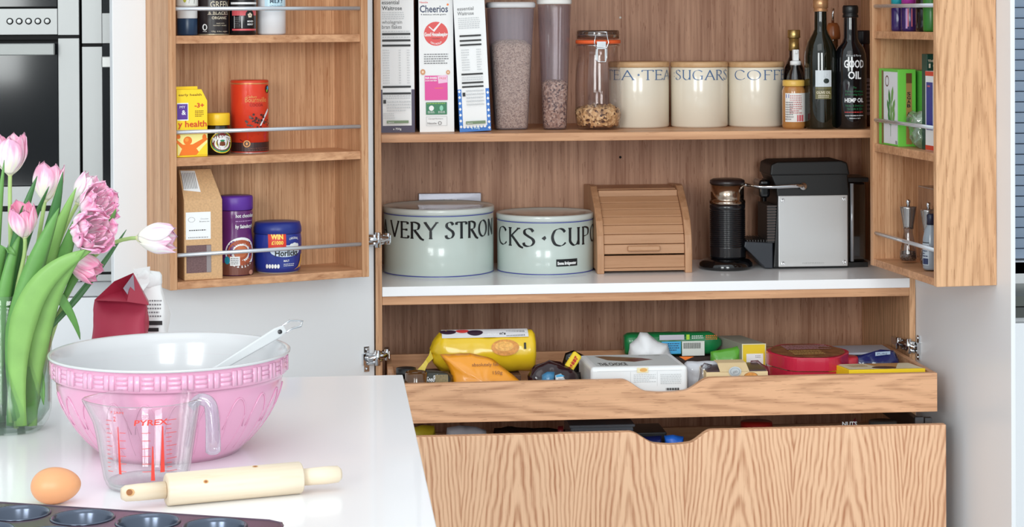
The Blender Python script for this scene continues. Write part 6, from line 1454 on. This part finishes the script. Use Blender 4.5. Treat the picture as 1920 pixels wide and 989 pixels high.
m.add(v, f).build('twisted_end', foil('yellow_twist', (232, 204, 60)), t)
# orange bag in front
ORB = foil('orange_bag', (246, 160, 34), .3); OT = C_('orange_bag_text', (120, 60, 16))
packet('crisp_bag', 'glossy orange packet leaning against the yellow biscuit roll', [(826, 671), (884, 668), (925, 678), (992, 709), (997, 716), (940, 719), (858, 721), (845, 700)], -.170, .030, ORB, tilt=.35, seed=5, crump=.0028,
    prints=lambda P, q: (P.text('absolutely fab', q(886, 681)[0], q(886, 690)[1], .056, .0065, OT, 0, -.0), P.text('150g', q(925, 704)[0], q(925, 704)[1], .020, .0065, OT)))
# foil bag, blue, white, red packets
packet('sweet_bag', 'shiny black and maroon foil bag crumpled beside the orange packet', [(988, 705), (1003, 685), (1030, 674), (1052, 678), (1080, 698), (1092, 712), (1040, 722), (995, 722)], -.135, .045, foil('black_maroon_foil', (40, 16, 24), .15), seed=8, crump=.006, fr=50)
packet('sauce_sachet', 'pointed black pouch standing behind the yellow tin', [(1050, 690), (1060, 662), (1075, 657), (1098, 668), (1100, 700)], -.02, .02, BLACKG, seed=9)
packet('blue_sachet', 'crinkled blue packet at the front of the upper tray', [(1011, 716), (1016, 704), (1026, 698), (1040, 697), (1043, 718)], -.195, .02, foil('denim_blue_foil', (60, 126, 168)), seed=10, crump=.003)
packet('white_sachet', 'tiny white and sky blue sachet beside the crinkled blue packet', [(1041, 717), (1041, 703), (1052, 701), (1068, 706), (1067, 716)], -.198, .010, PAPER, seed=11,
    prints=lambda P, q: (P.poly([q(1042, 707), q(1042, 703), q(1051, 701), q(1058, 705)], [(0, 1, 2, 3)], C_('sky_print', (70, 170, 220))), P.text('sachet', q(1046, 711)[0], q(1046, 711)[1], .018, .003, INK)))
packet('red_sachet', 'flat red packet lying low before the white card box', [(1052, 716), (1062, 711), (1090, 707), (1092, 717)], -.205, .008, foil('coral_foil', (214, 72, 62)), seed=12, crump=.001)
# yellow tin leaning
a = hY(1072, 682, -.118); t = thing('pastille_tin', 'small yellow rounded tin with red lettering, propped up at a slant', 'tin', (a.x, -.118, ZB), 0)
h_ = a.z-ZB
T_ = TR(0, 0, h_, -.55, radians(40), 0)
MB().box(-.011, .011, -.0055, .0055, -.027, .027, T=T_).build('tin_body', C_('tin_yellow', (240, 208, 50), .3), t, bev=.005, bseg=3)
P_ = Print(lambda u, v_, d: tuple(T_ @ Vector((u, -.0056-d, v_))))
for k, ch in enumerate('bisto'): P_.text(ch, -.004, -.018+(4-k)*.0072, .009, .006, C_('badge_red_dark', (190, 50, 36)), .05)
P_.build('tin_lettering', t)
packet('tin_support', 'dark folded pouch holding up the small yellow tin', [(1055, 716), (1058, 700), (1088, 698), (1096, 716)], -.092, .016, C_('dark_pouch', (30, 24, 26), .4), seed=14)
# white cracker box
Yw = -.200; a = hY(1108, 700, Yw); b = hY(1290, 700, Yw); zt3 = hY(1200, 688, Yw).z-ZB; Wb = b.x-a.x
yb2 = None
d2 = hZ(1200, 664, ZB+zt3).y-Yw
t = thing('cracker_box', 'large white rounded box with a chocolate picture on its lid, behind the tray scoop', 'box', (a.x, Yw, ZB))
T_ = Matrix(((1, -.04, 0, 0), (0, 1, 0, 0), (0, 0, 1, 0), (0, 0, 0, 1)))
MB().box(0, Wb, 0, d2, 0, zt3, T=T_).build('box_body', C_('box_white', (236, 237, 238), .3), t, bev=.008, bseg=4)
P_ = Print(flat(0)); z = lambda py: hY(1200, py, Yw).z-ZB; xx = lambda px: hY(px, 700, Yw).x-a.x
for y0_, y1_ in ((696, 695.4),): P_.rect(xx(1120), z(y0_), xx(1278), z(y1_), LG)
for x in (1182, 1232): P_.rect(xx(x), z(725), xx(x)+.0006, z(697), LG)
P_.lines(xx(1188), xx(1230), z(718), z(702), 5, LG, 3); P_.lines(xx(1238), xx(1278), z(722), z(702), 6, LG, 4); P_.rect(xx(1108.5)+.002, z(713), xx(1116), z(711.5), INK); P_.rect(xx(1194), z(699), xx(1215), z(689.5), C_('cream_sticker', (236, 222, 180), .4)); P_.ell(xx(1206), z(694), .008, .004, C_('wheat_print', (226, 170, 90)))
for k in range(16): P_.rect(xx(1248)+k*.0018, z(733), xx(1248)+k*.0018+(.0005+.0007*(k % 3)), z(728.5), INK)
P_.build('box_print', t)
P_ = Print(lambda u, v_, d: (u-.04*v_, v_, zt3+d)); 
P_.rect(.014, d2*.10, Wb-.014, d2*.90, C_('lid_grey', (206, 210, 210), .4)); P_.poly([(.030, d2*.85), (.050, d2*.85), (Wb*.62, d2*.66), (Wb*.72, d2*.52), (Wb*.5, d2*.36), (.05, d2*.52)], [tuple(range(6))], C_('lid_brown_picture', (130, 100, 74), .4)); P_.poly([(Wb*.42, d2*.55), (Wb*.62, d2*.66), (Wb*.72, d2*.52), (Wb*.5, d2*.38)], [(0, 1, 2, 3)], C_('choc_mid_print', (112, 64, 54)))
P_.text('THE CHOICE', .022, d2*.12, .060, d2*.20, INK, .03); P_.text('MADE WITH CHOC', Wb*.62, d2*.80, .046, d2*.07, GR); P_.build('lid_print', t)
# white crumpled bag
t = packet('tissue_bag', 'white crumpled plastic bag heaped behind the white box', [(1176, 664), (1180, 645), (1195, 634), (1199, 623), (1214, 624), (1232, 640), (1252, 645), (1270, 664), (1230, 668)], .035, .07, mat('white_crumple', (236, 236, 238), .45, bump=.1, bscale=40), cat='bag', seed=4, crump=.006, fr=40)
# green packet roll
Yg = .075; a, b = hY(1170, 646, Yg), hY(1352, 650, Yg); R = 21*depth(a)/FPX; Lg = (b-a).length
GW = foil('green_wrapper', (22, 120, 66)); hcg = a.z-R-ZB
ts = thing('baking_carton', 'low dark carton carrying the long green packet at the back of the tray', 'carton', (a.x+.01, Yg-.025, ZB)); B(0, Lg-.02, 0, .05, 0, max(.006, hcg-.002)).build('carton', C_('brown_carton_dark', (60, 44, 38), .6), ts)
t = thing('biscuit_packet', 'long green wrapped packet with barcode and pale labels at the back of the tray', 'biscuit packet', (a.x, Yg, ZB+hcg+R))
m = MB(); v = []; nv, nu = 26, 28
for j in range(nv+1):
    s = j/nv; rr = R*(1 if s < .9 else 1-.75*((s-.9)/.1))*(1 if s > .04 else .8+5*s)
    for i in range(nu):
        an = 2*pi*i/nu; k = 1/((abs(cos(an))**3.2+abs(sin(an))**3.2)**(1/3.2)); d = noise.noise(Vector((s*14, cos(an)*2, sin(an)*2)))*.0012
        v.append((Lg*s, (rr*k+d)*cos(an), (rr*k+d)*sin(an)))
f = [(j*nu+i, j*nu+(i+1) % nu, (j+1)*nu+(i+1) % nu, (j+1)*nu+i) for j in range(nv) for i in range(nu)]+[tuple(range(nu)), tuple(nv*nu+i for i in range(nu))]
m.add(v, f, 0, True).build('wrapper', GW, t)
kf = 1.0+.004/R
P_ = Print(lambda u, v_, d: (u, -R*kf-d-.0006, v_), .01)
X1 = lambda px: (px-1170)/(1352-1170)*Lg
P_.rect(X1(1236), -R*.75, X1(1272), R*.35, C_('sky_print', (70, 170, 220))); P_.rect(X1(1274), -R*.95, X1(1316), R*.35, C_('barcode_white', (222, 224, 218), .4)); P_.lines(X1(1240), X1(1270), -R*.5, R*.25, 4, C_('navy_text', (40, 52, 90)), 3)
for k in range(14): P_.rect(X1(1277)+k*.0028, -R*.3, X1(1277)+k*.0028+.0012, R*.22, INK)
P_.rect(X1(1232), R*.50, X1(1278), R*.95, C_('pale_lilac_label', (190, 186, 196), .4)); P_.rect(X1(1282), R*.5, X1(1288), R*.95, C_('lime_print', (170, 210, 60))); P_.lines(X1(1318), X1(1340), R*.45, R*.9, 3, C_('orange_print', (244, 122, 34)), 5); P_.lines(X1(1292), X1(1314), R*.55, R*.9, 2, PAPER, 5)
P_.build('wrapper_print', t)
packet('crisp_bag', 'bright lime green twisted bag end between the green packet and yellow box', [(1330, 676), (1332, 660), (1350, 656), (1372, 652), (1388, 648), (1393, 668), (1385, 678)], .0, .035, foil('lime_foil', (96, 168, 56)), seed=15, crump=.004)
packet('chocolate_bar', 'brown and orange chocolate bar wrapper lying across the white packet', [(1268, 668), (1310, 666), (1358, 666), (1360, 672), (1320, 676), (1280, 677)], -.06, .012, foil('brown_orange_foil', (132, 48, 30), .25), seed=16, crump=.0015,
    prints=lambda P, q: (P.poly([q(1272, 668), q(1300, 668), q(1284, 675)], [(0, 1, 2)], C_('orange_print', (244, 122, 34))),))
packet('flour_packet', 'silvery white packet with crinkled film beside the white box', [(1283, 682), (1288, 678), (1345, 677), (1352, 684), (1330, 700), (1322, 722), (1290, 728)], -.120, .030, foil('silver_white_film', (206, 208, 216), .22), seed=17, crump=.004)
packet('clear_wrap', 'crinkled clear cellophane between the white packet and cream box', [(1306, 712), (1312, 690), (1320, 680), (1334, 684), (1330, 700), (1320, 716)], -.165, .016, glass('cellophane', (226, 224, 230), .2, .08, edge=.65, body=.25, bodycol=(190, 190, 200)), seed=18, crump=.005)
# yellow and grey carton
Yk = -.02; a, b = hY(1391, 660, Yk), hY(1436, 660, Yk); zk = hY(1410, 645, Yk).z-ZB
dk = hZ(1395, 629, ZB+zk).y-Yk
t = thing('stock_box', 'upright carton with yellow end and grey top right of the green packets', 'box', (a.x, Yk, ZB))
sh = Matrix(((1, -.26, 0, 0), (0, 1, 0, 0), (0, 0, 1, 0), (0, 0, 0, 1)))
o = MB().box(0, b.x-a.x, 0, dk, 0, zk, T=sh).build('carton', [C_('carton_grey_top', (150, 146, 132), .5), C_('stock_yellow', (236, 204, 40), .4)], t, bev=.0008)
for p_ in o.data.polygons:
    if p_.normal.y < -.9: p_.material_index = 1
P_ = Print(flat(0)); P_.rect(.010, zk*.02, b.x-a.x-.006, zk-.022, PAPER); P_.lines(.030, .042, zk-.032, zk-.025, 2, GR, 3)
for q_ in ((0, 0, .0022, zk), (b.x-a.x-.0022, 0, b.x-a.x, zk), (0, zk-.002, b.x-a.x, zk)): P_.rect(*q_, C_('pale_edge', (224, 218, 180), .5))
P_.build('box_print', t)
# cream biscuit box with seal
Yc2 = -.205; a, b = hY(1324, 704, Yc2), hY(1440, 704, Yc2); zc2 = hY(1380, 698, Yc2).z-ZB; wC = b.x-a.x
CRM = C_('cream_card', (232, 206, 160), .5)
t = thing('biscuit_box', 'cream card biscuit box with silver seal and folded handle band', 'box', (a.x, Yc2, ZB))
B(0, wC, 0, .10, 0, zc2).build('box_base', CRM, t, bev=.001)
B(.003, wC-.003, .004, .096, zc2+.0002, zc2+.003).build('dark_tray', C_('aubergine_tray', (70, 52, 58), .3), t)
xx = lambda px: hY(px, 704, Yc2).x-a.x; z = lambda py: hY(1380, py, Yc2).z-ZB
zt4 = hY(1380, 676, Yc2+.06).z-ZB
v = [(xx(1350), -.0008, z(697)), (xx(1405), -.0008, z(697)), (xx(1404), .03, zt4), (xx(1350), .03, zt4), (xx(1404), .07, zt4), (xx(1350), .07, zt4)]
MB().add(v, [(0, 1, 2, 3), (3, 2, 4, 5)]).build('handle_band', CRM, t, solid=.001)
P_ = Print(flat(-.0014)); P_.ell(xx(1378), z(697), .0135, .0105, C_('silver_seal', (196, 204, 208), .3, metal=.3)); P_.ell(xx(1378), z(697), .0105, .0078, C_('seal_line', (150, 160, 166), .3), ring=.12); P_.text('gb', xx(1374), z(699), .009, .005, GR, .0, .3)
P_.build('seal', t)
P_ = Print(flat(0)); P_.ell(xx(1408), z(707), .015, .009, C_('biscuit_print', (222, 150, 70), .5, var=.2, bscale=160)); P_.ell(xx(1408), z(707), .015, .009, C_('seal_brown', (140, 84, 50)), ring=.08); P_.build('box_print', t)
packet('clear_wrap', 'torn clear film with maroon print between the cream box and red tins', [(1400, 706), (1408, 676), (1420, 676), (1440, 690), (1456, 708)], -.11, .02, glass('maroon_film', (214, 190, 198), .2, .08, edge=.6, body=.4, bodycol=(130, 60, 76)), seed=21, crump=.005, fr=60)
# red wavy tin
Yt = -.06; a = hY(1515, 680, Yt); zr_ = hY(1515, 680, -.155).z-ZB; RT = C_('raspberry_tin', (196, 36, 66), .25, coat=.4)
sR = 74*depth(a)/FPX
t = thing('sweet_tin', 'large raspberry red scalloped tin with a worn picture lid', 'tin', (a.x, -.055, ZB))
def wavy(r, z, n=72): return [((r+.0035*cos(6*2*pi*i/n+.6))*cos(2*pi*i/n), (r+.0035*cos(6*2*pi*i/n+.6))*sin(2*pi*i/n)*1.16, z) for i in range(n)]
def loft(rings, mi=0, cap=True):
    m = MB(); v = [p for r_ in rings for p in r_]; n = len(rings[0]); f = [(j*n+i, j*n+(i+1) % n, (j+1)*n+(i+1) % n, (j+1)*n+i) for j in range(len(rings)-1) for i in range(n)]
    if cap: f += [tuple(range(n)), tuple((len(rings)-1)*n+i for i in range(n))]
    return m.add(v, f, mi, False)
zm = zr_*.72
loft([wavy(sR*.97, 0), wavy(sR*.98, zm)]).build('tin_body', RT, t, smooth=False)
loft([wavy(sR*.985, zm+.0003), wavy(sR*.99, zm+.002)]).build('silver_rim', CHROME, t)
loft([wavy(sR*1.0, zm+.0023), wavy(sR*1.0, zr_+.006), wavy(sR*.985, zr_+.008)]).build('tin_lid', RT, t)
P_ = Print(lambda u, v_, d: (u, v_, zr_+.008+d)); P_.ell(0, 0, sR*.93, sR*1.05, C_('lid_brown_art', (132, 84, 52), .4, var=.35, bscale=45), 40); P_.lines(-sR*.5, sR*.7, sR*.1, sR*.9, 5, C_('pink_art', (206, 150, 160), .4), 6); P_.lines(-sR*.5, sR*.3, -sR*.8, 0, 4, C_('gold_art', (200, 160, 96), .4), 8); P_.build('lid_picture', t)
# second smaller red tin
a = hY(1580, 676, -.08)
t = thing('sweet_tin', 'smaller red round tin tucked behind the flat yellow box', 'tin', (a.x+.012, -.045, ZB)); zq = hY(1580, 674, -.08).z-ZB
MB().lathe([(0, 0), (.030, 0), (.031, .002), (.031, zq-.004), (.029, zq), (0, zq)], 48).build('tin_body', C_('red_small_tin', (204, 48, 66), .3, coat=.3), t)
# white lid, blue packet, yellow flat box
zl_ = hY(1615, 658, .06).z-ZB; a = hY(1614, 660, .06)
t = thing('food_tub', 'clear tub with rounded pale grey lid at the back right of the tray', 'tub', (a.x, .072, ZB))
B(-.058, .062, -.046, .046, 0, zl_-.004).build('tub_body', glass('tub_plastic', (200, 200, 206), .1, .1, body=.35, bodycol=(150, 150, 160)), t, bev=.012, bseg=3)
B(-.064, .068, -.052, .052, zl_-.0037, zl_+.002).build('tub_lid', C_('grey_lilac_lid', (186, 188, 200), .35), t, bev=.0028, bseg=2)
packet('chocolate_bag', 'navy blue glossy bag with pale label in front of the clear tub', [(1586, 684), (1600, 670), (1625, 662), (1650, 656), (1676, 658), (1686, 676), (1692, 690)], -.045, .030, foil('navy_foil', (26, 36, 96), .18), seed=23, crump=.004,
    prints=lambda P, q: (P.poly([q(1638, 666), q(1638, 659), q(1666, 657), q(1666, 663)], [(0, 1, 2, 3)], C_('label_ice', (170, 190, 214), .4)), P.text('PURE', q(1642, 664)[0], q(1642, 664)[1], .022, .004, C_('navy_text', (40, 52, 90)))))
Yy = -.205; a, b = hY(1592, 695, Yy), hY(1737, 693, Yy); zy = hY(1660, 693, Yy).z-ZB; dy_ = hZ(1660, 681.5, ZB+zy).y-Yy
t = thing('chocolate_box', 'flat yellow edged chocolate box lying at the front right corner of the tray', 'box', (a.x, Yy, ZB)); wY = min(b.x, 1.262)-a.x
o = MB().box(0, wY, 0, dy_, 0, zy, T=Matrix(((1, -.20, 0, 0), (0, 1, 0, 0), (0, 0, 1, 0), (0, 0, 0, 1)))).build('box_body', C_('box_yellow', (244, 208, 32), .38), t, bev=.0008)
P_ = Print(lambda u, v_, d: (u-.20*v_, v_, zy+d)); P_.rect(.004, .004, wY-.002, dy_-.003, C_('cream_top', (222, 210, 180), .4)); P_.poly([(wY*.44, dy_*.5), (wY*.40, dy_-.003), (wY*.85, dy_-.003), (wY*.62, .004)], [(0, 1, 2, 3)], C_('tan_art', (186, 136, 80), .4)); P_.ell(wY*.52, dy_*.28, .026, dy_*.20, C_('dark_choc_art', (76, 36, 22), .3)); P_.lines(.02, wY*.36, dy_*.4, dy_*.85, 4, C_('gold_art', (200, 160, 96), .4), 2); P_.build('lid_print', t)

# ============================================================ contents of the deep lower drawer
ZF = .5103
packet('net_bag', 'yellow netting bag at the left end of the lower drawer', [(768, 822), (776, 803), (792, 798), (812, 800), (826, 814), (826, 824)], -.12, .05, foil('yellow_net', (190, 170, 34), .4), cat='bag', seed=31, crump=.006, floor=ZF)
packet('carrier_bag', 'crumpled pale grey carrier bag showing in the gap above the lower drawer front', [(828, 822), (838, 802), (862, 797), (890, 800), (912, 806), (912, 824)], -.13, .06, mat('carrier_film', (196, 196, 206), .4, bump=.2, bscale=30), cat='bag', seed=32, crump=.006, floor=ZF)
packet('foil_pouch', 'dark glossy pouch with crinkled highlights in the lower drawer', [(918, 820), (925, 804), (950, 800), (1000, 803), (1060, 806), (1062, 822)], -.10, .05, foil('black_brown_foil', (34, 26, 26), .15), seed=33, crump=.005, floor=ZF)
packet('red_sachet', 'narrow dark red packet beside the clear tub in the lower drawer', [(1046, 816), (1046, 800), (1056, 799), (1060, 816)], -.16, .02, C_('dark_red_pack', (110, 26, 30), .4), seed=34, floor=ZF)
a, b = hY(1070, 805, -.15), hY(1188, 805, -.15); z9 = hY(1130, 797, -.15).z
t = thing('food_tub', 'clear plastic tub with pale rim in the lower drawer under the white box', 'tub', (a.x, -.15, ZF))
B(0, b.x-a.x, 0, .12, 0, z9-ZF-.006).build('tub_body', glass('tub_plastic_blue', (206, 212, 222), .12, .08, body=.4, bodycol=(160, 168, 180)), t, bev=.004)
B(-.003, b.x-a.x+.003, -.003, .123, z9-ZF-.0058, z9-ZF).build('tub_lid', glass('tub_lid_clear', (216, 222, 230), .2, .1, body=.45, bodycol=(150, 158, 170)), t, bev=.002)
a = hY(1215, 822, -.16)
t = thing('baking_tin', 'dark flat tin edge visible behind the scoop of the lower drawer', 'tin', (a.x, -.10, ZF)); B(-.02, .05, 0, .10, 0, hY(1215, 812, -.1).z-ZF).build('tin_body', DKMET, t, bev=.002)
packet('pasta_bag', 'navy packet seen through the scoop of the lower drawer', [(1200, 838), (1204, 820), (1240, 817), (1246, 838)], -.19, .03, foil('deep_navy_foil', (24, 34, 90), .25), seed=36, crump=.003, floor=ZF)
packet('pasta_bag', 'bright blue crinkled packet seen through the scoop of the lower drawer', [(1246, 840), (1246, 818), (1262, 816), (1282, 819), (1286, 838)], -.195, .03, foil('bright_blue_foil', (40, 110, 220), .2), seed=37, crump=.004, floor=ZF)
a = hY(1422, 800, -.08); 
t = thing('red_lidded_pot', 'pot with a dark red lid deep in the lower drawer', 'pot', (a.x, -.06, ZF)); hq = hY(1422, 795, -.08).z-ZF
MB().lathe([(0, 0), (.030, 0), (.032, .003), (.032, hq-.014), (0, hq-.014)], 36).build('pot_body', C_('pot_dark', (60, 40, 38), .3), t); MB().lathe([(0, hq-.0138), (.034, hq-.0138), (.035, hq-.01), (.034, hq), (0, hq)], 36).build('pot_lid', C_('pot_red', (170, 40, 34), .35), t)
packet('crisp_bag', 'dark red bag with white capital letters near the right end of the lower drawer', [(1560, 800), (1562, 794), (1604, 783), (1614, 800)], -.17, .03, foil('maroon_letters_foil', (120, 22, 40)), seed=38, floor=ZF, crump=.001,
    prints=lambda P, q: (P.text('NUTS', q(1576, 797)[0], q(1576, 797)[1], .032, .009, PAPER, .03),))
a = hY(1660, 795, -.12)
t = thing('glass_jar', 'dim glass jar with a grey lid near the runner in the lower drawer', 'jar', (a.x, -.10, ZF)); hq = hY(1660, 790, -.10).z-ZF
MB().lathe([(0, 0), (.034, 0), (.036, .004), (.036, hq-.016), (0, hq-.016)], 36).build('jar_glass', glass('dim_glass', (150, 156, 160), .1, .1, body=.3, bodycol=(90, 96, 100)), t); MB().lathe([(0, hq-.0158), (.030, hq-.0158), (.030, hq), (0, hq)], 32).build('jar_lid', C_('grey_jar_lid', (120, 120, 116), .4, metal=.5), t)
